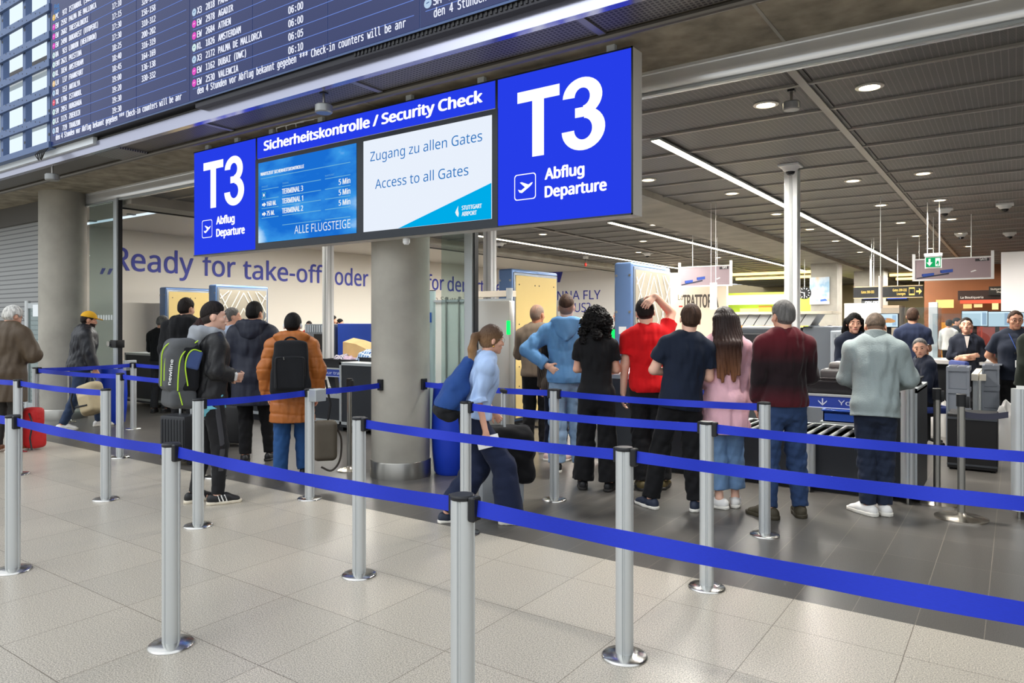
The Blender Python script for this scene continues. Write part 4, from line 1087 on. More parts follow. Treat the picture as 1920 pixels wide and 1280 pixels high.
m = MB(); xa_, _ = plY(1583, 600, 15); xb_, _ = plY(1652, 600, 15); m.box((xa_, 15, 0), (xb_, 15.1, 1.95), pm('cream_partition', (236, 226, 208), .6)); m.box((xb_, 15, 0), (xb_ + .3, 15.9, 1.90), pm('taupe_partition', (170, 150, 128), .6))
tag(m.build('low_partition', smooth=0), 'cream partition wall behind the dark-haired security woman', 'partition')
# office chair of the seated man
x_, y_ = at(1740, 9.05)
o = empty('office_chair', (x_, y_, 0), YAW - math.atan((1740 - 960) / FPX) + R(112), 'blue office chair under the seated security man', 'chair')
M_CHB = pm('chair_blue', (44, 60, 124), .7)
m = MB(); m.rbox((-.22, -.22, .45), (.22, .22, .53), M_CHB, .03); m.build('seat', o)
m = MB(); m.rbox((-.22, -.32, .62), (.22, -.25, 1.12), M_CHB, .03, 2, Matrix.Rotation(R(4), 4, 'X')); m.build('backrest', o)
m = MB(); m.cyl((0, 0, .1), (0, 0, .46), .03, M_BLACK); m.tube([(0, -.05, .46), (0, -.33, .5), (0, -.35, .8)], .02, M_BLACK); m.build('column', o)
m = MB()
for k in range(5): m.tube([(0, 0, .11), (.20 * math.cos(k * 1.257), .20 * math.sin(k * 1.257), .07)], .018, M_BLACK, 6)
b_ = m.build('base', o)
for k in range(5): MB().cyl((.20 * math.cos(k * 1.257) - .02, .20 * math.sin(k * 1.257), .03), (.20 * math.cos(k * 1.257) + .02, .20 * math.sin(k * 1.257), .03), .03, M_BLACK, 12).build('caster', b_)
# white plastic sacks
def sack(X, Y, label, s, h):
    o = heap(X, Y, 0, s, s, h, pm('sack_white', (228, 226, 222), .5), 'plastic_sack', label, 'sack', int(X * 100) % 50)
x_, y_ = at(1738, 9.9); sack(x_ + .12, y_ + .25, 'white plastic sack under the blue office chair', .16, .55)
x_, y_ = at(1888, 8.6); sack(x_, y_ - .1, 'white plastic sack beside the crates at right', .16, .62)
# ------------------------------------------------------------------ ceiling fittings of the hall
def downlight(X, Y, label):
    o = empty('downlight', (X, Y, ZC), 0, label, 'ceiling light', 'round downlights of the hall')
    m = MB(); m.lathe([(.115, .004), (.115, -.010), (.085, -.016), (.083, .0)], pm('lamp_ring', (200, 196, 188), .3, metal=.6), 26); m.build('ring', o, smooth=40)
    m = MB(); m.add([(.083 * math.cos(k * .2618), .083 * math.sin(k * .2618), -.008) for k in range(24)], [tuple(range(24))[::-1]], M_LAMP); m.build('lamp', o, smooth=0)
    l = bpy.data.lights.new('downlight_beam', 'SPOT'); l.energy = LAMP_W; l.spot_size = R(125); l.spot_blend = .8; l.color = (1.0, .96, .90); l.shadow_soft_size = .08
    lo = bpy.data.objects.new('downlight_beam', l); lo.location = (0, 0, -.03); COL.objects.link(lo); lo.parent = o
LAMP_W = 210
DL = []
for y in (6.87, 11.25, 13.85, 16.5, 19.2, 22.6):
    for x in (-1.92, -1.04, -3.67): DL.append((x, y))
DL += [(-6.15, 11.3), (-6.15, 13.9), (-7.6, 16.5), (-8.9, 13.9), (-8.9, 19.0), (-7.6, 22.0), (.9, 8.6), (.9, 13.9), (-9.6, 9.0), (-4.3, 9.5), (2.2, 11.3), (-6.15, 6.87), (-9.0, 6.87)]  # final pair sits unseen behind the sign, added to brighten the hall
names = ['first', 'second', 'third', 'fourth', 'fifth', 'sixth']
ys = sorted(set(y for _, y in DL))
for x, y in DL:
    row = ('between the ceiling channel and long LED strip' if -3 < x < -1.5 else 'just right of the ceiling channel' if -1.5 < x < 0 else 'left of the long right-hand LED strip' if -5 < x < -3 else 'to the left of the concrete beam' if x < -5 else 'far right of the ceiling channel')
    n = sum(1 for a, b in DL if b < y and abs(a - x) < .5)
    if x == -9.6: row = 'over the left queue'
    if x == -4.3: row = 'beside the start of the concrete beam'
    if x == 2.2: row = 'outermost beyond the right edge'
    downlight(x, y, 'round ceiling downlight %s, %s from the glass front' % (row, names[n]) if x not in (-9.6, -4.3, 2.2) else 'round ceiling downlight ' + row)
def strip(X, y0, y1, label, w=.085, z=ZC - .045, mat=None):
    o = empty('led_strip_light', (X, y0, z), 0, label, 'ceiling light')
    m = MB(); m.box((-w / 2 - .012, 0, -.004), (w / 2 + .012, y1 - y0, .02), M_ALUP); m.build('housing', o, smooth=0)
    m = MB(); m.box((-w / 2, 0.01, -.012), (w / 2, y1 - y0 - .01, -.004), mat or M_LEDW); m.build('diffuser', o, smooth=0)
    l = bpy.data.lights.new('strip_glow', 'AREA'); l.shape = 'RECTANGLE'; l.size = .08; l.size_y = y1 - y0; l.energy = 42 * (y1 - y0); l.color = (1, .97, .91)
    lo = bpy.data.objects.new('strip_glow', l); lo.location = (0, (y1 - y0) / 2, -.05); COL.objects.link(lo); lo.parent = o
strip(-3.24, 7.33, 31, 'longest warm LED strip in the ceiling, right of the concrete beam')
strip(-6.62, 12.8, 29, 'warm LED strip in the ceiling directly left of concrete beam')
strip(-10.1, 12.6, 25, 'warm LED strip in the ceiling above the yellow scanner panel')
for k, y in enumerate((8.4, 11.2, 14.0, 17.0, 20.0)):
    o = empty('fluorescent_light', (-13.4, y, ZC + .11), 0, 'white tube light in the pale left ceiling, %s from the glass front' % names[k], 'ceiling light', 'tube lights over the lettered wall')
    m = MB(); m.box((-.06, 0, -.02), (.06, 1.7, .01), M_WHITEP); m.build('housing', o, smooth=0)
    m = MB(); m.box((-.045, .03, -.045), (.045, 1.67, -.02), M_TUBE); m.build('tube', o, smooth=0)
    l = bpy.data.lights.new('tube_glow', 'AREA'); l.shape = 'RECTANGLE'; l.size = .1; l.size_y = 1.6; l.energy = 105; l.color = (1, .97, .9)
    lo = bpy.data.objects.new('tube_glow', l); lo.location = (0, .85, -.06); COL.objects.link(lo); lo.parent = o
def dome(px, py, label, z=ZC):
    X, Y = plZ(px, py, z)
    o = empty('dome_camera', (X, Y, z), 0, label, 'camera', 'white dome cameras')
    m = MB(); m.rbox((-.13, -.13, -.03), (.13, .13, 0), M_WHITEP, .006); m.lathe([(.11, -.03), (.09, -.07), (.06, -.09)], M_WHITEP, 20); m.build('housing', o, smooth=40)
    m = MB(); m.ball((0, 0, -.085), (.06, .06, .055), pm('dark_dome', (20, 20, 24), .1)); m.build('lens_dome', o)
dome(1482, 309, 'white dome camera on top of the white square cable post', ZC)
dome(1771, 391, 'white dome camera on the ceiling above the gate banner')
dome(1884, 382, 'white dome camera on the ceiling near the right frame edge')
dome(1802, 437, 'white dome camera directly above the arms-crossed woman')
dome(1893, 436, 'white dome camera above the white light wall')
dome(937, 455, 'white dome camera behind the white post left of scanner')
dome(1214, 474, 'white dome camera over the lattice-faced scanner panel')
def smoke(px, py, z, label, s=1.0):
    X, Y = plZ(px, py, z)
    o = empty('ceiling_spotlight', (X, Y, z), 0, label, 'spotlight')
    m = MB(); m.cyl((0, 0, 0), (0, 0, -.12 * s), .012, M_STEEL); m.rbox((-.03, -.03, -.02), (.03, .03, 0), M_BLACK, .004); m.build('bracket', o, smooth=0)
    m = MB(); m.lathe([(.07 * s, -.12 * s), (.08 * s, -.13 * s), (.08 * s, -.19 * s), (.07 * s, -.20 * s)], pm('spot_grey', (150, 152, 152), .35, metal=.4), 24); m.build('head', o, smooth=40)
smoke(1484, 168, ZC, 'grey puck spotlight hanging from the ceiling above white cable post', .9)
smoke(98, 308, ZS, 'grey puck spotlight under the soffit above the left column', 1.1)
smoke(607, 172, ZS, 'dark puck spotlight under the grating above the sign')
X_, Y_ = plZ(1098, 480, ZC)
m = MB(); m.ball((X_, Y_, ZC - .26), (.04, .04, .06), pm('red_lens', (180, 40, 30), .3)); m.cyl((X_, Y_, ZC - .2), (X_, Y_, ZC), .012, M_BLACK)
m.box((X_ - .06, Y_ - .06, ZC - .08), (X_ + .06, Y_ + .06, ZC), M_WHITEP)
tag(m.build('alarm_light', smooth=40), 'small red alarm light hanging from the ceiling left of lattice scanner', 'light')
# ------------------------------------------------------------------ hanging banners and signs
M_BAN = pm('banner_mauve', (158, 140, 146), .6)
def banner(px0, px1, py0, py1, Y, label):
    x0, zt = plY(px0, py0, Y); x1, _ = plY(px1, py0, Y); zb = plY(px0, py1, Y)[1]
    w, h = x1 - x0, zt - zb
    o = empty('gate_banner', (x0, Y, zb), 0, label, 'banner', 'hanging gate banners')
    m = MB(); m.box((0, 0, 0), (w, .03, h), M_BAN); b_ = m.build('board', o, smooth=0)
    m = MB()
    for (p, q) in (((-.05, -.01, -.03), (0.0, .04, h + .12)), ((w, -.01, -.03), (w + .05, .04, h + .12)), ((0, -.01, -.03), (w, .04, 0)), ((0, -.01, h), (w, .04, h + .02))): m.box(p, q, M_WHITEP)
    m.build('frame', o, smooth=0)
    m = MB(); F = lambda u, v: (u * w, -.004, v * h)
    NB, BB = pm('picture_navy', (52, 54, 70), .6), pm('picture_blue', (44, 76, 160), .6)
    m.add([F(.02, .02), F(.46, .22), F(.46, .30), F(.02, .08)], [(0, 1, 2, 3)], NB)
    for (u, v) in ((.11, .12), (.36, .28)):
        m.add([F(u, v), F(u + .15, v + .05), F(u + .15, v + .20), F(u, v + .16)], [(0, 1, 2, 3)], BB)
        m.add([F(u - .02, v + .04), F(u, v), F(u, v + .16), F(u - .02, v + .16)], [(0, 1, 2, 3)], pm('picture_navyblue', (34, 58, 130), .6))
    m.add([F(.75, .28), F(.82, .36), F(.80, .40), F(.74, .33)], [(0, 1, 2, 3)], M_WHITEP)
    m.add([F(.80, .82), F(.98, .83), F(.98, .96), F(.80, .95)], [(0, 1, 2, 3)], pm('plate_dark', (60, 56, 60), .5))
    text(m, 'GATE', lambda u, v: (u, -.006, v), .86 * w, .86 * h, .05 * h / .4, M_WHITEP, width=.09 * w, bold=.02)
    m.build('picture', b_, smooth=0)
    m = MB()
    for u in (.25 * w, .75 * w): m.cyl((u, .015, h), (u, .015, ZC - zb), .008, M_WHITEP, 6)
    m.build('rods', o, smooth=0)
banner(1716, 1858, 488, 524, 16.0, 'mauve hanging gate banner with blue trays, behind the exit sign')
banner(1276, 1368, 502, 536, 16.0, 'mauve hanging gate banner with blue trays, above the trattoria lettering')
x0, zt = plY(1734, 481, 14.0); x1, zb = plY(1766, 502, 14.0)
o = empty('exit_sign', (x0, 14.0, zb), 0, 'green and white emergency exit sign hanging before the gate banner', 'sign')
w, h = x1 - x0, zt - zb
m = MB(); m.box((0, 0, 0), (w, .05, h), M_WHITEP); m.rbox((-.01, -.01, h), (w + .01, .06, h + .05), M_WHITEP, .004); m.build('case', o, smooth=0)
m = MB(); F = lambda u, v: (u * w, -.004, v * h)
GR = em('exit_green', (30, 170, 100), 1.0); WW = em('exit_white', (240, 255, 245), 1.1)
m.add([F(.06, .1), F(.94, .1), F(.94, .9), F(.06, .9)], [(0, 1, 2, 3)], GR)
F = lambda u, v: (u * w, -.006, v * h)
m.add([F(.22, .8), F(.34, .8), F(.34, .5), F(.46, .5), F(.28, .18), F(.10, .5), F(.22, .5)], [tuple(range(7))], WW)
m.add([F(.62, .16), F(.9, .16), F(.9, .84), F(.62, .84)], [(0, 1, 2, 3)], WW)
F = lambda u, v: (u * w, -.008, v * h)
m.add([F(.72, .6), F(.80, .62), F(.84, .44), F(.80, .2), F(.75, .2), F(.78, .4), F(.70, .3), F(.66, .34)], [tuple(range(8))], GR)
m.build('pictogram', o, smooth=0)
m = MB()
for u in (.15 * w, .85 * w): m.cyl((u, .02, h + .05), (u, .02, ZC - zb), .008, M_WHITEP, 6)
m.build('rods', o, smooth=0)
x0, zt = plY(1331, 530, 12.0); x1, zb = plY(1344, 580, 12.0)
o = empty('hanging_notice', (x0, 12, zb), 0, 'white printed sheet hanging on thin wires before the trattoria lettering', 'notice')
m = MB(); m.box((0, 0, 0), (x1 - x0, .006, zt - zb), pm('paper_white', (244, 242, 238), .6)); m.build('sheet', o, smooth=0)
m = MB()
for k in range(9): m.box((.015, -.002, (zt - zb) * (.3 + .07 * k)), ((x1 - x0) * (.7 + .2 * (k % 3) / 3), -.0005, (zt - zb) * (.3 + .07 * k) + .008), pm('print_grey', (190, 190, 192), .6))
m.build('print', o, smooth=0)
m = MB()
for u in (.02, x1 - x0 - .02): m.cyl((u, .003, zt - zb), (u, .003, ZC - zb), .003, M_WHITEP, 5)
m.build('wires', o, smooth=0)
x0, zt = plY(1651, 517, 13.0); zb = plY(1651, 578, 13.0)[1]
m = MB(); m.cyl((x0, 13, zb), (x0, 13, zt), .03, pm('tube_pale', (206, 196, 188), .4), 12); m.cyl((x0, 13, zt), (x0, 13, ZC), .006, M_WHITEP, 6)
tag(m.build('hanging_tube', smooth=40), 'pale vertical tube hanging in front of the yellow gate sign', 'tube')
# yellow wayfinding sign
Yw = 19.0
x0, zt = plY(1600, 539, Yw); x1, zb = plY(1730, 556, Yw)
o = empty('wayfinding_sign', (x0, Yw, zb), 0, 'black hanging wayfinding sign with glowing yellow lettering and arrow', 'sign')
w = x1 - x0; h = zt - zb; YE = em('glow_yellow', (255, 220, 120), 1.6)
m = MB(); m.box((0, 0, 0), (w, .1, h), M_BLACK); m.build('case', o, smooth=0)
m = MB(); m.box((0, -.005, -.02), (w, .1, 0), pm('sign_edge', (200, 180, 140), .5)); m.box((0, -.005, h), (w, .1, h + .02), MC['sign_edge']); m.build('edge', o, smooth=0)
m = MB(); F = lambda u, v: (u, -.004, v)
text(m, 'Gates 300-333', F, .12 * w, .42 * h, .24 * h, YE, width=.19 * w, bold=.02)
text(m, 'Gates 200-222', F, .58 * w, .55 * h, .22 * h, YE, width=.20 * w, bold=.02); text(m, 'Lounges', F, .64 * w, .2 * h, .22 * h, YE, width=.12 * w, bold=.02)
m.add([F(.81 * w, .15 * h), F(.89 * w, .15 * h), F(.89 * w, .88 * h), F(.81 * w, .88 * h)], [(0, 1, 2, 3)], YE)
m.add([F(.91 * w, .42 * h), F(.95 * w, .42 * h), F(.95 * w, .2 * h), F(.99 * w, .5 * h), F(.95 * w, .8 * h), F(.95 * w, .58 * h), F(.91 * w, .58 * h)], [tuple(range(7))], YE)
for u in (.835, .865): m.add([(u * w - .03, -.006, .3 * h), (u * w + .03, -.006, .3 * h), (u * w + .03, -.006, .75 * h), (u * w - .03, -.006, .75 * h)], [(0, 1, 2, 3)], M_BLACK)
m.build('lettering', o, smooth=0)
m = MB()
for u in (.3 * w, .95 * w): m.cyl((u, .05, h), (u, .05, ZC - zb), .007, M_WHITEP, 6)
m.build('rods', o, smooth=0)
for (pa, pb, k) in ((1616, 1650, 0), (1661, 1703, 1)):
    x0, zt = plY(pa, 553, Yw + .3); x1, zb = plY(pb, 560, Yw + .3)
    o = empty('flight_monitor', (x0, Yw + .3, zb), 0, ('blue flight monitor strip under the yellow sign, left one', 'blue flight monitor strip under the yellow sign, right one')[k], 'monitor')
    m = MB(); m.box((0, 0, -.05), (x1 - x0, .08, zt - zb + .05), M_BLACK); m.build('case', o, smooth=0)
    m = MB(); m.box((.03, -.004, .0), (x1 - x0 - .03, 0, zt - zb), em('monitor_blue', (70, 110, 240), 1.0)); m.build('display', o, smooth=0)
    MB().cyl(((x1 - x0) / 2, .12, .05), ((x1 - x0) / 2, .12, ZC - zb), .007, M_WHITEP, 6).build('rod', o)
# poster on the square column
x0, zt = plY(1518, 520, 24.93); x1, zb = plY(1555, 570, 24.93)
o = empty('poster', (x0, 24.93, zb), 0, 'pale blue travel poster hanging on the square concrete column', 'poster')
w, h = x1 - x0, zt - zb
def poster_mat():
    m = bpy.data.materials.new('poster_print'); m.use_nodes = True; N = m.node_tree.nodes; L = m.node_tree.links
    tc = N.new('ShaderNodeTexCoord'); n = N.new('ShaderNodeTexNoise'); n.inputs['Scale'].default_value = 2.6; n.inputs['Detail'].default_value = 3
    L.new(tc.outputs['Object'], n.inputs['Vector']); r = N.new('ShaderNodeValToRGB'); cr = r.color_ramp
    cr.elements[0].position = .38; cr.elements[0].color = (*lin((150, 184, 212)), 1); cr.elements[1].position = .68; cr.elements[1].color = (*lin((222, 196, 160)), 1)
    e_ = cr.elements.new(.52); e_.color = (*lin((206, 218, 228)), 1)
    L.new(n.outputs['Fac'], r.inputs[0]); L.new(r.outputs[0], N['Principled BSDF'].inputs['Base Color']); return m
m = MB(); m.box((0, 0, .1 * h), (w, .03, h), poster_mat()); m.box((0, 0, 0), (w, .03, .1 * h), M_WHITEP); m.build('print', o, smooth=0)
m = MB(); m.add([(.55 * w, -.003, .10 * h), (.92 * w, -.003, .13 * h), (.80 * w, -.003, .20 * h), (.55 * w, -.003, .17 * h)], [(0, 1, 2, 3)], pm('poster_blue', (60, 110, 200), .5)); m.build('logo_stripe', o, smooth=0)
# clock
xc, zc = plY(1508, 549, 23.0)
o = empty('station_clock', (xc, 23, zc), 0, 'round black-faced clock hanging against the lime green shop', 'clock')
m = MB(); m.lathe([(.19, .0), (.19, .06), (.16, .07)], M_BLACK, 30, (0, .07, 0), 'y'); m.build('face', o, smooth=40)
m = MB()
for k in range(12):
    a = k * math.pi / 6; m.prism([(-.012, .12), (.012, .12), (.012, .165), (-.012, .165)], M_WHITEP, lambda u, v, d, a=a: (u * math.cos(a) + v * math.sin(a), d, -u * math.sin(a) + v * math.cos(a)), -.004, .0)
for a, l_, w_ in ((R(285), .15, .012), (R(175), .11, .016)): m.prism([(-w_, -.02), (w_, -.02), (w_, l_), (-w_, l_)], M_WHITEP, lambda u, v, d, a=a: (u * math.cos(a) + v * math.sin(a), d, -u * math.sin(a) + v * math.cos(a)), -.008, -.004)
m.build('hands', o, smooth=0)
MB().cyl((0, .04, .19), (0, .04, ZC - zc), .012, M_WHITEP, 6).build('rod', o)
# trattoria wall
Yt = 24.0
x0, zt = plY(1268, 535, Yt); x1, _ = plY(1362, 535, Yt)
m = MB(); m.box((x0 - 1.2, Yt, 0), (x1, Yt + .2, 3.35), pm('trattoria_cream', (192, 178, 158), .6)); tag(m.build('trattoria_facade', smooth=0), 'cream restaurant facade behind the navy-shirted man', 'facade')
m = MB(); xa_, zb_ = plY(1281, 575, Yt); xb_, _ = plY(1347, 575, Yt)
text(m, 'TRATTORIA', lambda x, z: (x, Yt - .006, z), xa_, zb_ - .02, .42, pm('espresso_lettering', (52, 42, 32), .5), width=xb_ - xa_, bold=.035)
xq, zq = plY(1274, 562, Yt); text(m, 'La', lambda x, z: (x, Yt - .006, z), xq - .05, zq, .18, MC['espresso_lettering'], width=.18)
m.box((xq - .02, Yt - .01, zq - .26), (xq + .12, Yt - .004, zq - .2), pm('accent_red', (200, 50, 40), .5))
tag(m.build('restaurant_lettering', smooth=0), 'dark brown TRATTORIA lettering on the cream restaurant wall', 'lettering')
# fast food shop with lime panels
Yk = 34.0
xa_, _ = plY(1384, 560, Yk); xb_, _ = plY(1516, 560, Yk)
o = empty('food_shop', (0, 0, 0), 0, 'bright lime and yellow food shop far behind the pink sweater woman', 'shop')
m = MB(); m.box((xa_ - 1, Yk, 0), (xb_ + 1, Yk + .2, 3.0), pm('lime_wall', (180, 214, 70), .5)); m.build('back_panel', o, smooth=0)
m = MB(); z0, z1 = plY(1430, 571, Yk)[1], plY(1430, 553, Yk)[1]; m.box((xa_ - 1, Yk - .5, z0), (plY(1476, 560, Yk)[0], Yk - .4, z1), em('shop_white', (255, 250, 230), 1.5)); m.build('light_box', o, smooth=0)
m = MB(); z0, z1 = plY(1430, 612, Yk)[1], plY(1430, 578, Yk)[1]; m.box((plY(1390, 600, Yk)[0], Yk - .2, max(.8, z0)), (plY(1425, 600, Yk)[0], Yk - .1, z1), em('shop_glow', (255, 240, 150), 1.8)); m.build('glow_panel', o, smooth=0)
m = MB(); m.box((plY(1426, 600, Yk)[0], Yk - .3, z1 - .35), (plY(1450, 600, Yk)[0], Yk - .2, z1 + .12), pm('menu_brown', (190, 140, 60), .5)); m.build('menu_board', o, smooth=0)
m = MB(); m.box((xa_, Yk - 1.2, 0), (xb_, Yk - .7, 1.25), pm('shop_counter', (210, 170, 100), .5)); m.box((xa_, Yk - 1.25, 1.25), (xb_, Yk - .7, 1.32), pm('shop_trim', (170, 200, 60), .5)); m.build('counter', o, smooth=0)
for k in range(7): 
    xx = xa_ + .4 + k * .5; MB().rbox((xx, Yk - 1.1, 1.32), (xx + .3, Yk - .8, 1.55 + .1 * (k % 3)), (pm('goods_orange', (220, 120, 40), .5), pm('goods_yellow', (240, 200, 90), .5))[k % 2], .01).build('display_goods', o, smooth=0)
l = bpy.data.lights.new('shop_light', 'AREA'); l.size = 3; l.energy = 260; l.color = (1, .95, .7); lo = bpy.data.objects.new('shop_light', l); lo.location = ((xa_ + xb_) / 2, Yk - 2.0, 3.3); COL.objects.link(lo); lo.parent = o
# shelf unit with yellow label rows
x0, z0 = plY(1392, 632, 20); x1, z1 = plY(1446, 611, 20)
o = empty('label_rack', (x0, 20, 0), 0, 'white counter rack with rows of yellow labels beside long brown hair', 'rack')
m = MB(); m.box((0, 0, 0), (x1 - x0, .5, z1), M_WHITEP); m.build('body', o, smooth=0)
m = MB()
for k in range(4):
    for j in range(5): m.box((.12 + k * .18, -.01, z1 - .08 - j * .05), (.24 + k * .18, 0, z1 - .05 - j * .05), pm('label_yellow', (226, 190, 90), .5))
m.build('labels', o, smooth=0)
# orange shop zone at right
Yo = 30.0
xa_, _ = plY(1733, 560, Yo); xb_, _ = plY(1925, 560, Yo)
o = empty('boutique', (0, 0, 0), 0, 'orange-walled boutique with dark fascia far behind arms-crossed woman', 'shop')
m = MB(); m.box((xa_, Yo, 0), (xb_ + 3, Yo + .2, ZC), pm('rust_wall', (130, 80, 48), .6, noise=.1, nscale=1)); m.build('wall_panel', o, smooth=0)
m = MB(); x0, z1 = plY(1796, 545, Yo - .6); x1, z0 = plY(1885, 561, Yo - .6); m.box((x0, Yo - .6, z0), (x1 + 2, Yo - .4, z1), pm('fascia_dark', (40, 22, 20), .5)); fa = m.build('fascia', o, smooth=0)
m = MB(); text(m, 'La Boutiqueria', lambda x, z: (x, Yo - .606, z), x0 + .08, z0 + .05, .075, M_WHITEP, width=.66); m.build('lettering', fa, smooth=0)
x0, z1 = plY(1854, 537, Yo - .7); m = MB(); m.box((x0, Yo - .7, z1 - .3), (x0 + 2, Yo - .62, z1), M_BLACK); q_ = m.build('hanging_panel', o, smooth=0)
m = MB(); text(m, 'Stuttgarter', lambda x, z: (x, Yo - .706, z), x0 + .05, z1 - .12, .06, M_WHITEP, width=.36); text(m, 'Shops', lambda x, z: (x, Yo - .706, z), x0 + .22, z1 - .22, .06, M_WHITEP, width=.18); m.build('lettering', q_, smooth=0)
m = MB(); x0, z1 = plY(1800, 561, Yo - .5); x1, z0 = plY(1882, 568, Yo - .5); m.box((x0, Yo - .5, z0), (x1 + 1, Yo - .42, z1), em('shelf_red', (250, 110, 80), 1.1)); m.build('red_light', o, smooth=0)
for (pa, pb, ya, yb, c_) in ((1755, 1788, 562, 577, (255, 214, 130)), (1806, 1822, 570, 578, (250, 190, 120)), (1860, 1872, 568, 580, (255, 220, 150)), (1826, 1842, 570, 576, (240, 200, 140))):
    x0, z1 = plY(pa, ya, Yo - .45); x1, z0 = plY(pb, yb, Yo - .45); MB().box((x0, Yo - .45, z0), (x1, Yo - .40, z1), em('shop_%d' % pa, c_, 1.5)).build('lit_shelf', o, smooth=0)
m = MB(); x0, z1 = plY(1765, 600, Yo - .3); x1, _ = plY(1800, 600, Yo - .3); m.box((x0, Yo - .3, .3), (x1, Yo - .25, 1.6), em('shop_amber', (255, 170, 70), 1.2)); m.build('amber_panel', o, smooth=0)
m = MB(); x0, _ = plY(1803, 600, Yo - .3); m.box((x0, Yo - .3, .3), (x0 + 2.4, Yo - .25, 1.55), pm('shop_red', (150, 60, 50), .5)); m.build('red_shelving', o, smooth=0)
l = bpy.data.lights.new('boutique_light', 'AREA'); l.size = 3; l.energy = 60; l.color = (1, .8, .55); lo = bpy.data.objects.new('boutique_light', l); lo.location = (xa_ + 2.0, Yo - 2.2, 3.4); COL.objects.link(lo); lo.parent = o
# white light wall at the right
x0, zt = plY(1877, 473, 15.0); zb = plY(1877, 590, 15.0)[1]
o = empty('light_wall', (x0, 15, 0), 0, 'large plain white wall panel at the right edge behind monitors', 'panel')
m = MB(); m.box((0, 0, zb), (3.6, .15, zt), pm('light_wall_white', (244, 240, 238), .5)); m.build('panel', o, smooth=0)
m = MB(); m.box((.1, .03, 0), (.2, .12, zb), M_WHITEP); m.box((3.0, .03, 0), (3.1, .12, zb), M_WHITEP); m.build('legs', o, smooth=0)
# lower fascia sign "ARENA"
x0, zt = plY(1615, 560, 24.0); x1, zb = plY(1648, 571, 24.0)
m = MB(); m.box((x0, 24.0, zb), (x1, 24.1, zt), pm('fascia_slate', (70, 72, 74), .5)); text(m, 'ARENA', lambda x, z: (x, 23.994, z), x0 + .1, zb + .04, .16, M_WHITEP, width=(x1 - x0) * .8, bold=.03); m.cyl(((x0 + x1) / 2, 24.05, zt), ((x0 + x1) / 2, 24.05, ZC), .02, M_WHITEP, 6)
tag(m.build('hanging_sign', smooth=0), 'slate shop sign with white letters under the blue monitors', 'sign')
# far yellow light lines
for k, (pa, pb, py) in enumerate(((1372, 1520, 522), (1380, 1520, 527), (1668, 1716, 516), (1680, 1716, 520))):
    X0, Y0 = plZ(pa, py, ZC - .02)
    Yk_ = 29.0 if k < 2 else 33.0
    x0 = plY(pa, py, Yk_ + (k % 2) * 3)[0]; x1 = plY(pb, py, Yk_ + (k % 2) * 3)[0]
    o = empty('cross_light', (x0, Yk_ + (k % 2) * 3, ZC - .03), 0, ('far yellow ceiling light line left of the square column, nearer one', 'far yellow ceiling light line left of the square column, farther one', 'far yellow ceiling light line beside the gate banner, nearer one', 'far yellow ceiling light line beside the gate banner, farther one')[k], 'ceiling light')
    MB().box((0, -.03, 0), (x1 - x0, .03, .03), M_ALUP).build('housing', o, smooth=0)
    MB().box((0, -.04, -.10), (x1 - x0, .04, .0), em('amber_line', (255, 214, 120), 4.0)).build('diffuser', o, smooth=0)
    l = bpy.data.lights.new('line_glow', 'AREA'); l.shape = 'RECTANGLE'; l.size = x1 - x0; l.size_y = .2; l.energy = 140; l.color = (1, .93, .75)
    lo = bpy.data.objects.new('line_glow', l); lo.location = ((x1 - x0) / 2, 0, -.14); COL.objects.link(lo); lo.parent = o
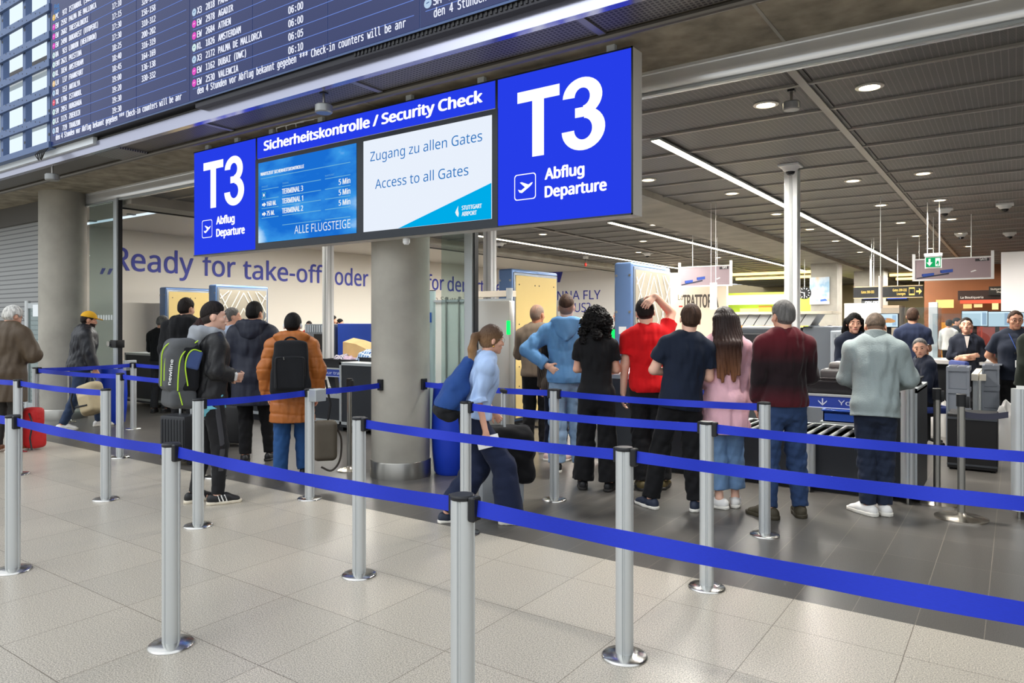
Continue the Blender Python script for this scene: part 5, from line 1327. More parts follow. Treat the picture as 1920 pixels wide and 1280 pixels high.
# ------------------------------------------------------------------ figures: smooth implicit surfaces meshed as quads
V = lambda *a: np.array(a, dtype=np.float64)
def nrm(v): return v / (np.linalg.norm(v) + 1e-9)
class Field:
    def __init__(s, lo, hi, h):
        s.lo = np.array(lo, float); s.h = h
        s.n = np.maximum(4, np.ceil((np.array(hi) - s.lo) / h).astype(int) + 1)
        s.D = np.full(s.n, 0.5, np.float32)
        s.ax = [s.lo[k] + h * np.arange(s.n[k]) for k in range(3)]
    def _sl(s, lo, hi):
        a = np.clip(np.floor((np.array(lo) - s.lo) / s.h).astype(int), 0, s.n - 1)
        b = np.clip(np.ceil((np.array(hi) - s.lo) / s.h).astype(int) + 1, 1, s.n)
        if np.any(b <= a): return None
        sl = tuple(slice(a[k], b[k]) for k in range(3))
        return sl, s.ax[0][sl[0]][:, None, None], s.ax[1][sl[1]][None, :, None], s.ax[2][sl[2]][None, None, :]
    def add(s, prim, k=0.012, op='u'):
        fn, lo, hi = prim
        e = k + 2.5 * s.h
        r = s._sl(np.array(lo) - e, np.array(hi) + e)
        if r is None: return s
        sl, X, Y, Z = r
        d = fn(X, Y, Z).astype(np.float32); a = s.D[sl]
        d = np.broadcast_to(d, a.shape)
        if op == 'u':
            t = np.clip(0.5 + 0.5 * (a - d) / k, 0, 1); s.D[sl] = a * (1 - t) + d * t - k * t * (1 - t)
        elif op == 's':
            d = -d; t = np.clip(0.5 - 0.5 * (a - d) / k, 0, 1); s.D[sl] = a * (1 - t) + d * t + k * t * (1 - t)
        return s
    def mod(s, fn):
        s.D = fn(s.D, s.ax[0][:, None, None], s.ax[1][None, :, None], s.ax[2][None, None, :]).astype(np.float32); return s
    def mesh(s):
        D = s.D; ins = D < 0
        D[0], D[-1] = np.maximum(D[0], 1e-3), np.maximum(D[-1], 1e-3)
        D[:, 0], D[:, -1] = np.maximum(D[:, 0], 1e-3), np.maximum(D[:, -1], 1e-3)
        D[:, :, 0], D[:, :, -1] = np.maximum(D[:, :, 0], 1e-3), np.maximum(D[:, :, -1], 1e-3)
        ins = D < 0
        c = np.zeros(np.array(D.shape) - 1, np.int8)
        for i in (0, 1):
            for j in (0, 1):
                for k in (0, 1): c += ins[i:i + c.shape[0], j:j + c.shape[1], k:k + c.shape[2]]
        act = (c > 0) & (c < 8)
        I = np.argwhere(act); idx = np.full(c.shape, -1, np.int64); idx[act] = np.arange(len(I))
        P = np.zeros((len(I), 3)); cnt = np.zeros(len(I))
        for ax in range(3):
            o = [k for k in range(3) if k != ax]
            for u in (0, 1):
                for w in (0, 1):
                    a = I.copy(); a[:, o[0]] += u; a[:, o[1]] += w
                    b = a.copy(); b[:, ax] += 1
                    da = D[a[:, 0], a[:, 1], a[:, 2]]; db = D[b[:, 0], b[:, 1], b[:, 2]]
                    m = (da < 0) != (db < 0)
                    t = np.where(m, da / np.where(np.abs(da - db) < 1e-9, 1e-9, da - db), 0)
                    q = a.astype(float); q[:, ax] += t
                    P[m] += q[m]; cnt[m] += 1
        P = P / np.maximum(cnt, 1)[:, None] * s.h + s.lo
        F = []
        for ax in range(3):
            o = [k for k in range(3) if k != ax]
            A = np.moveaxis(ins, ax, 0)
            ch = A[:-1] != A[1:]
            ch = ch[:, 1:-1, 1:-1]
            J = np.argwhere(ch); J[:, 1:] += 1
            if not len(J): continue
            flip = A[J[:, 0], J[:, 1], J[:, 2]]
            def cell(du, dw):
                q = np.zeros((len(J), 3), int); q[:, ax] = J[:, 0]; q[:, o[0]] = J[:, 1] + du; q[:, o[1]] = J[:, 2] + dw
                return idx[q[:, 0], q[:, 1], q[:, 2]]
            f = np.stack([cell(-1, -1), cell(0, -1), cell(0, 0), cell(-1, 0)], 1)
            if ax == 1: flip = ~flip
            f[~flip] = f[~flip][:, ::-1]
            F.append(f)
        F = np.concatenate(F) if F else np.zeros((0, 4), int)
        return P, F[(F >= 0).all(1)]
# primitives return (distance function, low corner, high corner)
def rcone(a, b, ra, rb, flat=False, flata=False):
    a = np.array(a, float); b = np.array(b, float); ab = b - a; L2 = float(ab @ ab) + 1e-9; L = L2 ** .5
    def fn(X, Y, Z):
        t0 = ((X - a[0]) * ab[0] + (Y - a[1]) * ab[1] + (Z - a[2]) * ab[2]) / L2
        t = np.clip(t0, 0, 1)
        d = np.sqrt((X - a[0] - t * ab[0]) ** 2 + (Y - a[1] - t * ab[1]) ** 2 + (Z - a[2] - t * ab[2]) ** 2) - (ra + (rb - ra) * t)
        if flat: d = np.maximum(d, (t0 - 1) * L)
        if flata: d = np.maximum(d, -t0 * L)
        return d
    m = max(ra, rb); return fn, np.minimum(a, b) - m, np.maximum(a, b) + m
def ell(c, r, M=None):
    c = np.array(c, float); r = np.array(r, float); M = np.eye(3) if M is None else np.array(M)
    def fn(X, Y, Z):
        x, y, z = X - c[0], Y - c[1], Z - c[2]
        q = [M[0][i] * x + M[1][i] * y + M[2][i] * z for i in range(3)]
        k0 = np.sqrt((q[0] / r[0]) ** 2 + (q[1] / r[1]) ** 2 + (q[2] / r[2]) ** 2)
        k1 = np.sqrt((q[0] / r[0] ** 2) ** 2 + (q[1] / r[1] ** 2) ** 2 + (q[2] / r[2] ** 2) ** 2) + 1e-6
        return k0 * (k0 - 1) / k1
    m = max(r); return fn, c - m, c + m
def econe(a, b, ra, rb, side, flata=False, flatb=False, pw=2.0):
    # elliptical cone: ra, rb = (half width along side, half depth)
    a = np.array(a, float); b = np.array(b, float); ab = b - a; L = np.linalg.norm(ab) + 1e-9; w = ab / L
    s = np.array(side, float); s = nrm(s - w * (s @ w)); f = np.cross(w, s)
    def fn(X, Y, Z):
        x, y, z = X - a[0], Y - a[1], Z - a[2]
        h = x * w[0] + y * w[1] + z * w[2]; t = np.clip(h / L, 0, 1)
        u = x * s[0] + y * s[1] + z * s[2]; v = x * f[0] + y * f[1] + z * f[2]
        rx = ra[0] + (rb[0] - ra[0]) * t; ry = ra[1] + (rb[1] - ra[1]) * t; m = np.minimum(rx, ry)
        e = h - t * L
        k = (np.abs(u / rx) ** pw + np.abs(v / ry) ** pw + np.abs(e / m) ** pw) ** (1 / pw)
        d = (k - 1) * m
        if flata: d = np.maximum(d, -h)
        if flatb: d = np.maximum(d, h - L)
        return d
    m = max(*ra, *rb); return fn, np.minimum(a, b) - m, np.maximum(a, b) + m
def rboxp(c, hs, r, M=None):
    c = np.array(c, float); hs = np.array(hs, float); M = np.eye(3) if M is None else np.array(M)
    def fn(X, Y, Z):
        x, y, z = X - c[0], Y - c[1], Z - c[2]
        q = [np.abs(M[0][i] * x + M[1][i] * y + M[2][i] * z) - (hs[i] - r) for i in range(3)]
        return np.sqrt(sum(np.maximum(k, 0) ** 2 for k in q)) + np.minimum(np.maximum(np.maximum(q[0], q[1]), q[2]), 0) - r
    m = np.linalg.norm(hs); return fn, c - m, c + m
def wrinkle(seed, freq=1.0, amp=1.0, aniso=(1, 1, .55)):
    g = np.random.RandomState(seed); ws = []
    for i in range(7):
        d = nrm(g.normal(size=3)) * np.array(aniso); ws.append((d * (38 + 55 * g.rand()) * freq, g.rand() * 6.28, .6 + .7 * g.rand()))
    def fn(X, Y, Z):
        o = 0
        wx = .8 * np.sin(9 * Z + 5 * X + seed) + .5 * np.sin(13 * X - 7 * Y + 2 * seed)
        for i, (d, p, a) in enumerate(ws):
            v = np.sin((d[0] * X + d[1] * Y + d[2] * Z) * (.75 if i < 4 else 1) + p + wx)
            o = o + a * ((1 - 2 * np.abs(v)) if i < 4 else v)
        m_ = .55 + .45 * np.sin(5.1 * X + 6.3 * Z + seed) * np.sin(4.7 * Y - 5.9 * Z + 2.1 * seed)
        return amp * 1.75 * o * m_ / 3.2
    return fn
def rotm(ax, deg):
    a = R(deg); c, s_ = math.cos(a), math.sin(a)
    if ax == 'x': return np.array([[1, 0, 0], [0, c, -s_], [0, s_, c]])
    if ax == 'y': return np.array([[c, 0, s_], [0, 1, 0], [-s_, 0, c]])
    return np.array([[c, -s_, 0], [s_, c, 0], [0, 0, 1]])
def mesh_obj(name, P, F, mat, parent=None, scale=1.0, mats=None, mi=None):
    me = bpy.data.meshes.new(name)
    n, q = len(P), len(F)
    me.vertices.add(n); me.vertices.foreach_set('co', (P * scale).astype(np.float32).ravel())
    me.loops.add(q * 4); me.loops.foreach_set('vertex_index', F.astype(np.int32).ravel())
    me.polygons.add(q); me.polygons.foreach_set('loop_start', np.arange(0, q * 4, 4, dtype=np.int32))
    for m in (mats or [mat]): me.materials.append(m)
    if mi is not None: me.polygons.foreach_set('material_index', mi.astype(np.int32))
    me.polygons.foreach_set('use_smooth', np.ones(q, bool))
    me.update(calc_edges=True)
    o = bpy.data.objects.new(name, me); COL.objects.link(o)
    if parent is not None: o.parent = parent
    return o
SKIN = {'a': (226, 172, 146), 'b': (206, 150, 122), 'c': (186, 126, 98), 'd': (234, 186, 162)}
def skinm(k): return pm('skin_' + k, SKIN[k], .5, spec=.35, noise=.04, nscale=14)
def cloth(name, col, rough=.85, bump=.12, bs=160, noise=.06): return pm(name, col, rough, spec=.2, noise=noise, nscale=9, bump=bump, bscale=bs, sheen=.04)
def hairm(name, col): return pm(name, col, .62, spec=.18, noise=.45, nscale=42, stretch=(1, 1, .18), bump=.6, bscale=90)
PROF_M = [(.86, .142, .105, 0), (.94, .154, .118, -.006), (1.04, .143, .108, 0), (1.14, .140, .104, .002), (1.26, .154, .114, .006), (1.36, .157, .110, 0), (1.43, .128, .082, -.008)]
PROF_F = [(.86, .152, .106, 0), (.94, .162, .120, -.008), (1.04, .134, .098, 0), (1.14, .122, .090, .004), (1.26, .136, .110, .012), (1.36, .140, .098, .002), (1.43, .112, .076, -.006)]
class Fig:
    def __init__(s, label, pos, phi, H, sex='m', b=1.0, lean=0, side=0, twist=0, hip=(0, 0), drop=0.0, feet=None, knees=None, arms=None, hands=None, head=(0, 0, 0), skin='a', h=.010, belly=0.0, toes=None):
        px, t = pos
        X, Y = at(px, t)
        s.k = H / 1.75; s.sex = sex; s.b = b; s.h = h
        s.rz = YAW - math.atan((px - 960) / FPX) - R(phi)
        s.loc = (X, Y, 0)
        s.Z0 = .97 - drop
        M = rotm('x', -lean) @ rotm('y', side) @ rotm('z', -twist)
        s.M = M; s.hip = np.array([hip[0], hip[1], 0.0])
        s.T = lambda p: M @ (np.array(p, float) - V(0, 0, .97)) + V(0, 0, s.Z0) + s.hip
        s.xs = M @ V(1, 0, 0)
        pr = [list(p) for p in (PROF_M if sex == 'm' else PROF_F)]
        for p in pr:
            p[1] *= b; p[2] *= b
            if belly and 1.0 < p[0] < 1.3: p[2] += belly; p[3] += belly * .7
        s.prof = pr
        sw = (.165 if sex == 'm' else .145) * (0.5 + 0.5 * b)
        s.sw = sw
        s.sh = {1: s.T((sw, -.008, 1.402)), -1: s.T((-sw, -.008, 1.402))}
        A = {'down': ((.215, -.04, 1.15), (.22, .03, .90)), 'fold': ((.235, .03, 1.17), (-.07, .205, 1.17)), 'fwd': ((.215, .03, 1.15), (.12, .27, 1.13)), 'akimbo': ((.42, -.10, 1.20), (.20, -.11, 1.04)),
             'back': ((.27, -.10, 1.17), (.06, -.19, 1.0)), 'table': ((.34, .10, 1.18), (.14, .33, 1.12)), 'head': ((.33, .05, 1.66), (.07, -.02, 1.80)), 'phone': ((.24, .02, 1.17), (.12, .22, 1.30))}
        arms = arms or {}
        s.el, s.wr = {}, {}
        for sd in (1, -1):
            a = arms.get(sd, 'down'); e_, w_ = A[a] if isinstance(a, str) else a
            f = sw / .182
            s.el[sd] = s.T((sd * e_[0] * (f if abs(e_[0]) < .3 else 1), e_[1], e_[2])); s.wr[sd] = s.T((sd * w_[0], w_[1], w_[2]))
            d = s.el[sd] - s.sh[sd]; s.el[sd] = s.sh[sd] + nrm(d) * min(max(np.linalg.norm(d), .25), .30)
            d = s.wr[sd] - s.el[sd]; s.wr[sd] = s.el[sd] + nrm(d) * min(max(np.linalg.norm(d), .235), .27)
        s.hands = hands or {}
        hy = {1: .080 * b, -1: -.080 * b}
        feet = feet or {1: (.10, 0), -1: (-.10, 0)}
        s.hj = {sd: V(hy[sd], 0, s.Z0 - .05) + s.hip for sd in (1, -1)}
        s.an = {sd: V(feet[sd][0], feet[sd][1] - .03, .085 + (feet[sd][2] if len(feet[sd]) > 2 else 0)) for sd in (1, -1)}
        s.toe = toes or {1: 12, -1: -12}
        s.kn = {}
        for sd in (1, -1):
            if knees and sd in knees: s.kn[sd] = V(*knees[sd]); continue
            m = (s.hj[sd] + s.an[sd]) / 2; L = np.linalg.norm(s.hj[sd] - s.an[sd]); l = max(.418, L / 2 + .003)
            s.kn[sd] = m + V(0, 1, 0) * math.sqrt(max(0, l * l - (L / 2) ** 2)) * .9
        s.hr = rotm('z', -head[0]) @ rotm('x', -head[1]) @ rotm('y', head[2])
        s.hm = M @ s.hr
        s.nb = s.T((0, -.015, 1.47)); s.hc = s.nb + M @ V(0, .012, .075) + s.hm @ V(0, .018, .085)
        s.skin = skinm(skin)
        s.ext_lo, s.ext_hi = V(-.75, -.7, -.03), V(.75, .75, 2.0)
        s.label = label
        s.make_body()
    def hp(s, p): return s.hm @ np.array(p, float) + s.hc
    def bounds(s, pts, m):
        P = np.array(pts); return P.min(0) - m, P.max(0) + m
    def torso(s, F, th, z0=None, z1=9, grow=0.0, k=.03, prof=None, flat=True):
        pr = prof or s.prof
        if z0 is not None:
            q = [p for p in pr if p[0] > z0 + .01]
            lo = [p for p in pr if p[0] <= z0 + .01]
            if lo:
                a, b_ = lo[-1], q[0]; u = (z0 - a[0]) / (b_[0] - a[0]); base = [z0] + [a[i] + (b_[i] - a[i]) * u for i in (1, 2, 3)]
            else: base = [z0, pr[0][1] + .01, pr[0][2] + .01, 0]
            pr = [base] + q
        pr = [p for p in pr if p[0] <= z1]
        zt = pr[-1][0]; zb = pr[0][0]
        for i in range(len(pr) - 1):
            p, q = pr[i], pr[i + 1]
            g = lambda z: th + grow * max(0, (1.2 - z) / (1.2 - zb)) if grow else th
            F.add(econe(s.T((0, p[3], p[0])), s.T((0, q[3], q[0])), (p[1] + g(p[0]), p[2] + g(p[0])), (q[1] + g(q[0]), q[2] + g(q[0])), s.xs, flata=(i == 0 and flat)), .004 if i else k)
        return F
    def shoulders(s, F, th):
        for sd in (1, -1):
            F.add(rcone(s.T((sd * .055, -.012, 1.465)), s.sh[sd], .048 + th, .049 + th), .035)
            if sd == 1: F.add(ell(s.T((0, -.040, 1.435)), (.105 + th, .052 + th, .055 + th), s.M), .03)
            F.add(rcone(s.T((sd * .09, .0, 1.34)), s.sh[sd] + s.M @ V(0, 0, -.02), .080 + th, .050 + th), .03)
    def arm(s, F, sd, th, end=2.0, k=.02, taper=0.0, cuff=0.0):
        r0, r1, r2, r3 = [x * (.85 if s.sex == 'f' else 1) * (.5 + .5 * s.b) for x in (.049, .043, .041, .028)]
        S_, E, W_ = s.sh[sd], s.el[sd], s.wr[sd]
        if end <= 1:
            F.add(rcone(S_, S_ + (E - S_) * end, r0 + th, r0 + (r1 - r0) * end + th + taper, True), k)
        else:
            F.add(rcone(S_, E, r0 + th, r1 + th), k)
            u = end - 1; F.add(rcone(E, E + (W_ - E) * u, r2 + th, r2 + (r3 - r2) * u + th + taper, end < 2.0), .012)
            if cuff: F.add(rcone(E + (W_ - E) * (u - .12), E + (W_ - E) * u, r2 + (r3 - r2) * u + th + taper + cuff, r2 + (r3 - r2) * u + th + taper + cuff, True, True), .008)
    def hand(s, F, sd):
        o = s.hands.get(sd, {})
        W_ = s.wr[sd]; w = nrm(s.M @ np.array(o['dir'])) if 'dir' in o else nrm(W_ - s.el[sd])
        n = s.M @ np.array(o.get('palm', (-sd, 0, 0)), float); n = nrm(n - w * (n @ w))
        t = np.cross(w, n) * (1 if sd < 0 else -1)
        if 'flip' in o: t = -t
        c = o.get('curl', 22)
        sc = .9 if s.sex == 'f' else 1.0
        F.add(econe(W_, W_ + w * .085 * sc, (.026 * sc, .017 * sc), (.040 * sc, .014 * sc), t), .012)
        for i, (off, L) in enumerate(((.031, .070), (.0105, .078), (-.0105, .072), (-.030, .056))):
            p = W_ + w * .088 * sc + t * off * sc; d = nrm(w + t * off * (2.6 if o.get('spread') else 1.0)); a = 0
            for j, fr in enumerate((.42, .32, .26)):
                a += R(c * (.6, 1.0, .8)[j] * (1 + .08 * i)); dd = d * math.cos(a) + n * math.sin(a); q = p + dd * L * fr * sc
                F.add(rcone(p, q, (.0092, .0085, .0078)[j] * sc, (.0085, .0078, .0068)[j] * sc), .004); p = q
        p = W_ + w * .022 * sc + t * .026 * sc; dd = nrm(w * .62 + t * .72 + n * .30)
        q = p + dd * .048 * sc; F.add(rcone(p, q, .0135 * sc, .0105 * sc), .01)
        F.add(rcone(q, q + nrm(w * .9 + t * .25 + n * .35) * .032 * sc, .0105 * sc, .0085 * sc), .005)
        s.palm = getattr(s, 'palm', {}); s.palm[sd] = (W_ + w * .09 * sc + n * .03, w, n, t)
    def make_body(s):
        pts = [s.hc, s.nb] + [v for d in (s.sh, s.el, s.wr, s.an, s.kn) for v in d.values()]
        for sd in (1, -1):
            o = s.hands.get(sd, {}); w = nrm(s.M @ np.array(o['dir'])) if 'dir' in o else nrm(s.wr[sd] - s.el[sd]); pts.append(s.wr[sd] + w * .14)
        lo, hi = s.bounds(pts, .17); lo[2] = -.01
        F = Field(lo, hi, s.h); s.lo, s.hi = lo, hi
        s.torso(F, -.016); s.shoulders(F, -.008)
        F.add(rcone(s.nb + s.M @ V(0, 0, -.03), s.hp((0, -.018, -.055)), .062 if s.sex == 'm' else .052, .054 if s.sex == 'm' else .046), .025)
        for sd in (1, -1):
            s.arm(F, sd, 0.0); s.hand(F, sd)
            F.add(rcone(s.hj[sd], s.kn[sd], .066 * s.b, .046), .02); F.add(rcone(s.kn[sd], s.an[sd], .046, .034), .012)
            F.add(rcone(s.an[sd], s.an[sd] + V(0, .10, -.045), .036, .028), .012)
        s.skull(F)
        P, Q = F.mesh()
        s.body = mesh_obj('person', P, Q, s.skin, None, s.k)
        s.body.location = s.loc; s.body.rotation_euler.z = s.rz
        tag(s.body, s.label, 'person')
        # eyes and brows
        m = MB()
        Mw = M_EYE
        for sd in (1, -1):
            c = s.hp((sd * .031, .0800, .010)); c *= s.k; r = .0128 * s.k
            nu, nv = 12, 8; vs = []; fr = s.hm
            for i in range(nv + 1):
                th = math.pi * i / nv
                for k in range(nu):
                    a = 2 * math.pi * k / nu
                    vs.append(c + r * (fr @ V(math.sin(th) * math.cos(a), math.cos(th), math.sin(th) * math.sin(a))))
            f1 = [(i * nu + k, (i + 1) * nu + k, (i + 1) * nu + (k + 1) % nu, i * nu + (k + 1) % nu) for i in range(nv) for k in range(nu)]
            m.add(vs, f1[:2 * nu], M_IRIS); m.add(vs, f1[2 * nu:], Mw)
        m.build('eyes', s.body)
    def skull(s, F):
        q = s.hm
        F.add(ell(s.hp((0, -.008, .028)), (.077, .096, .095), q), .02)
        F.add(ell(s.hp((0, .022, -.045)), (.060 if s.sex == 'm' else .055, .072, .070), q), .03)
        F.add(ell(s.hp((0, .079, -.094)), (.025, .022, .021), q), .02)
        F.add(ell(s.hp((0, .074, -.058)), (.036, .026, .028), q), .014)
        F.add(ell(s.hp((0, .070, .036)), (.052, .024, .014), q), .014)
        for sd in (1, -1):
            F.add(ell(s.hp((sd * .042, .060, -.022)), (.024, .026, .022), q), .014)
            F.add(ell(s.hp((sd * .032, .096, .012)), (.017, .015, .010), q), .008, 's')
            F.add(ell(s.hp((sd * .031, .0845, .0170)), (.018, .0125, .0066), q), .004)
            F.add(ell(s.hp((sd * .031, .0830, .0015)), (.017, .0115, .0052), q), .004)
            F.add(ell(s.hp((sd * .080, -.012, -.008)), (.009, .021, .032), q), .005)
            F.add(ell(s.hp((sd * .013, .100, -.030)), (.009, .010, .008), q), .006)
        F.add(rcone(s.hp((0, .088, .022)), s.hp((0, .112, -.026)), .009, .0125), .009)
        F.add(ell(s.hp((0, .092, -.052)), (.024, .012, .0065), q), .005)
        F.add(ell(s.hp((0, .091, -.066)), (.021, .012, .0075), q), .005)
    def child(s, name, F, mat, wr=None):
        if wr is not None: F.mod(lambda D, X, Y, Z: np.where(np.abs(D) < .1, D + wr(X, Y, Z), D))
        P, Q = F.mesh()
        if len(P) == 0: return None
        return mesh_obj(name, P, Q, mat, s.body, s.k)
    def field(s, h=None, m=.12): return Field(s.lo - m, s.hi + m, h or s.h)
    def face(s, brow=(50, 36, 30), lips=(176, 100, 92), glasses=None, beard=None):
        m = MB(); Mb = pm('brow_%d_%d' % (brow[0], brow[1]), brow, .7); Ml = pm('lips_%d' % lips[0], lips, .5)
        for sd in (1, -1): m.tube([s.hp((sd * x, y, z)) * s.k for x, y, z in ((.014, .0935, .032), (.030, .0920, .037), (.048, .0815, .033))], [.0035 * s.k, .0042 * s.k, .0022 * s.k], Mb, 6)
        m.build('eyebrows', s.body)
        m = MB(); m.tube([s.hp(p) * s.k for p in ((-.025, .0925, -.060), (-.010, .1005, -.058), (0, .1015, -.0595), (.010, .1005, -.058), (.025, .0925, -.060))], [.002 * s.k, .0055 * s.k, .006 * s.k, .0055 * s.k, .002 * s.k], Ml, 8)
        m.build('lips', s.body)
        if glasses:
            m = MB()
            for sd in (1, -1):
                pts = [s.hp((sd * .032 + .024 * math.cos(a), .104 - .004 * abs(math.cos(a)), .010 + .016 * math.sin(a))) * s.k for a in [k * .4488 for k in range(15)]]
                m.tube(pts, .0018 * s.k, M_BLACK if glasses == 'dark' else M_STEEL, 5)
                m.tube([s.hp((sd * .056, .100, .014)) * s.k, s.hp((sd * .078, .06, .016)) * s.k, s.hp((sd * .084, -.01, .012)) * s.k], .0018 * s.k, M_BLACK if glasses == 'dark' else M_STEEL, 5)
            m.tube([s.hp((-.008, .106, .014)) * s.k, s.hp((.008, .106, .014)) * s.k], .0018 * s.k, M_BLACK, 5)
            m.build('glasses', s.body)
        if beard:
            F = Field(s.hc - .16, s.hc + .16, .006)
            q = s.hm
            F.add(ell(s.hp((0, .024, -.048)), (.064, .077, .072), q), .02); F.add(ell(s.hp((0, .070, -.093)), (.03, .03, .026), q), .02); F.add(ell(s.hp((0, .094, -.046)), (.028, .014, .006), q), .006)
            iq = q.T
            def cut(D, X, Y, Z):
                x, y, z = X - s.hc[0], Y - s.hc[1], Z - s.hc[2]
                ly = iq[1][0] * x + iq[1][1] * y + iq[1][2] * z; lz = iq[2][0] * x + iq[2][1] * y + iq[2][2] * z; lx = iq[0][0] * x + iq[0][1] * y + iq[0][2] * z
                D = np.maximum(D, lz + .043 - .12 * np.maximum(0, np.abs(lx) - .03)); D = np.maximum(D, .012 - ly)
                return np.maximum(D, -(np.sqrt((lx / .02) ** 2 + ((ly - .11) / .02) ** 2 + ((lz + .062) / .009) ** 2) - 1) * .009)
            F.mod(cut); s.child('beard', F, hairm('beard_%d' % beard[0], beard))
    def hair(s, mat, style='short', top=.018, sides=.007, line=0.0, seed=1, length=.45, wid=.09, shell=False, low=-.045, blend=.95):
        if style == 'short' and not shell and s.sex == 'm':
            hc = mat.node_tree.nodes['Principled BSDF'].inputs['Base Color'].default_value; sk = s.skin.node_tree.nodes['Principled BSDF'].inputs['Base Color'].default_value
            key = mat.name + '_fade_' + s.skin.name + ('_b' if blend < .7 else '')
            if key not in MC:
                fm = pm(key, (90, 80, 70), .7, bump=.3, bscale=220); fm.node_tree.nodes['Principled BSDF'].inputs['Base Color'].default_value = (*[a ** blend * b_ ** (1 - blend) for a, b_ in zip(hc[:3], sk[:3])], 1)
            s.hair(MC[key], 'short', .004, max(.003, sides * .45), 0, seed, shell=True)
        h = .0065 if s.h <= .0105 else .009
        lo, hi = s.hc - .20, s.hc + .20
        if style in ('long', 'pony', 'curly'): lo = s.hc - V(.30, .42, .30 + length); hi = s.hc + .26
        F = Field(lo, hi, h); q = s.hm; iq = q.T
        F.add(ell(s.hp((0, -.008, .028)), (.077 + sides, .096 + (top + sides) / 2, .095 + top), q), .01)
        F.add(ell(s.hp((0, -.035, -.015)), (.062 + sides, .062 + sides, .070), q), .02)
        def loc(X, Y, Z):
            x, y, z = X - s.hc[0], Y - s.hc[1], Z - s.hc[2]
            return [iq[i][0] * x + iq[i][1] * y + iq[i][2] * z for i in range(3)]
        def cut(D, X, Y, Z):
            lx, ly, lz = loc(X, Y, Z)
            cA = (.080 + line - (.42 * np.abs(lx) - .006 if style in ('long', 'pony') else 0) - lz + (ly - .093) * (1.2 if style != 'long' else 1.0)) / 1.5
            if style != 'short': cB = -.085 - lz
            elif shell: cB = (-.070 - lz + np.maximum(0, ly + .03) * 1.6) * .75
            else: cB = (low + .42 * (ly + .02) - lz) * .92
            c = np.maximum(cA + (.004 * np.sin(lx * 130) + .003 * np.sin(lx * 71 + 1)), cB)
            if style == 'short': D = D + (.42 if not shell else .1) * np.maximum(0, c + .032)
            ear = .036 - np.sqrt((np.abs(lx) - .083) ** 2 + (ly + .012) ** 2 + (lz + .010) ** 2)
            D = np.maximum(D, c)
            if style == 'short': D = np.maximum(D, ear)
            return D
        F.mod(cut)
        if style == 'long':
            for i, u in enumerate(np.linspace(-1, 1, 7)):
                a = s.hp((u * .080, -.04 - .055 * (1 - u * u), .03)); b_ = s.hp((u * .088, -.075 - .03 * (1 - u * u), -.10)); c_ = s.T((u * wid, -.125 - .03 * (1 - u * u), 1.44)); e_ = s.T((u * wid * 1.0 + .008 * math.sin(i * 2.1), -.150 - .015 * math.cos(i), 1.44 - length * (.80 + .2 * math.sin(i * 1.7) * .5)))
                F.add(rcone(a, b_, .038, .040), .02); F.add(rcone(b_, c_, .040, .036), .02); F.add(rcone(c_, e_, .036, .012), .02)
        if style == 'pony':
            a = s.hp((0, -.10, .045)); b_ = s.hp((0, -.155, .01)); c_ = s.hp((0, -.168, -.10)); e_ = s.hp((0, -.150, -.33))
            F.add(rcone(a, b_, .022, .028), .012); F.add(rcone(b_, c_, .030, .034), .02); F.add(rcone(c_, e_, .034, .012), .02); F.add(rcone(c_ + s.hm @ V(0, .02, 0), e_ + s.hm @ V(.015, .03, .03), .026, .008), .015)
        if style == 'curly':
            F.add(ell(s.hp((0, -.03, .015)), (.125, .12, .125), q), .03)
            for i in range(26):
                g = np.random.RandomState(seed * 50 + i); a = 2 * math.pi * g.rand(); zz = .10 - .30 * g.rand()
                rr = .095 + .03 * g.rand() if zz > -.12 else .11
                p = s.hp((rr * math.cos(a), -.045 + rr * .8 * math.sin(a) - (.02 if zz < -.1 else 0), zz))
                lyy = iq[1] @ (p - s.hc)
                if lyy > .03: continue
                F.add(ell(p, (.045, .045, .045)), .02)
            F.mod(lambda D, X, Y, Z: np.where(np.abs(D) < .1, D + .011 * (np.sin(95 * X + 40 * Z + 3 * np.sin(60 * Y)) * np.sin(88 * Z + 2 * np.sin(70 * X)) + .6 * np.sin(140 * Y + 3 * np.sin(90 * Z))), D))
            def facecut(D, X, Y, Z):
                lx, ly, lz = loc(X, Y, Z); return np.maximum(D, -(np.sqrt((lx / .072) ** 2 + ((ly - .11) / .085) ** 2 + ((lz + .03) / .105) ** 2) - 1) * .07)
            F.mod(facecut)
        else:
            am = (.0002 if shell else .0012) if style == 'short' else .0026
            def strands(D, X, Y, Z):
                lx, ly, lz = loc(X, Y, Z); an = np.arctan2(lx, -ly - .0)
                return np.where(np.abs(D) < .05, D + am * (np.sin(an * 38 + 24 * lz) + np.sin(an * 61 - 19 * lz + seed) * .7), D)
            F.mod(strands)
        return s.child('hair_fade' if shell else 'hair', F, mat)
    def top(s, name, mat, th=.012, hem=.90, sleeve=2.0, taper=0.0, grow=0.0, wr=(.004, 1.0), neck=.0, collar=None, extra=None, cuff=0.0, h=None, quilt=None, seed=3, armk=.018, open_neck=True):
        F = s.field(h); G = s.field(h)
        wv = wrinkle(seed, wr[1], wr[0])
        s.torso(F, th, hem - .03, grow=grow); s.shoulders(F, th)
        if extra: extra(F)
        nz = s.M @ V(0, 0, 1); o0 = s.T((0, 0, hem))
        F.mod(lambda D, X, Y, Z: np.where(np.abs(D) < .1, D + wv(X, Y, Z), D))
        if quilt: F.mod(lambda D, X, Y, Z: np.where(np.abs(D) < .1, D + quilt[1] * (1 - np.abs(np.sin(math.pi * (Z + .012 * np.sin(9 * X)) / quilt[0]))) ** 3, D))
        F.mod(lambda D, X, Y, Z: np.maximum(D, -((X - o0[0]) * nz[0] + (Y - o0[1]) * nz[1] + (Z - o0[2]) * nz[2])))
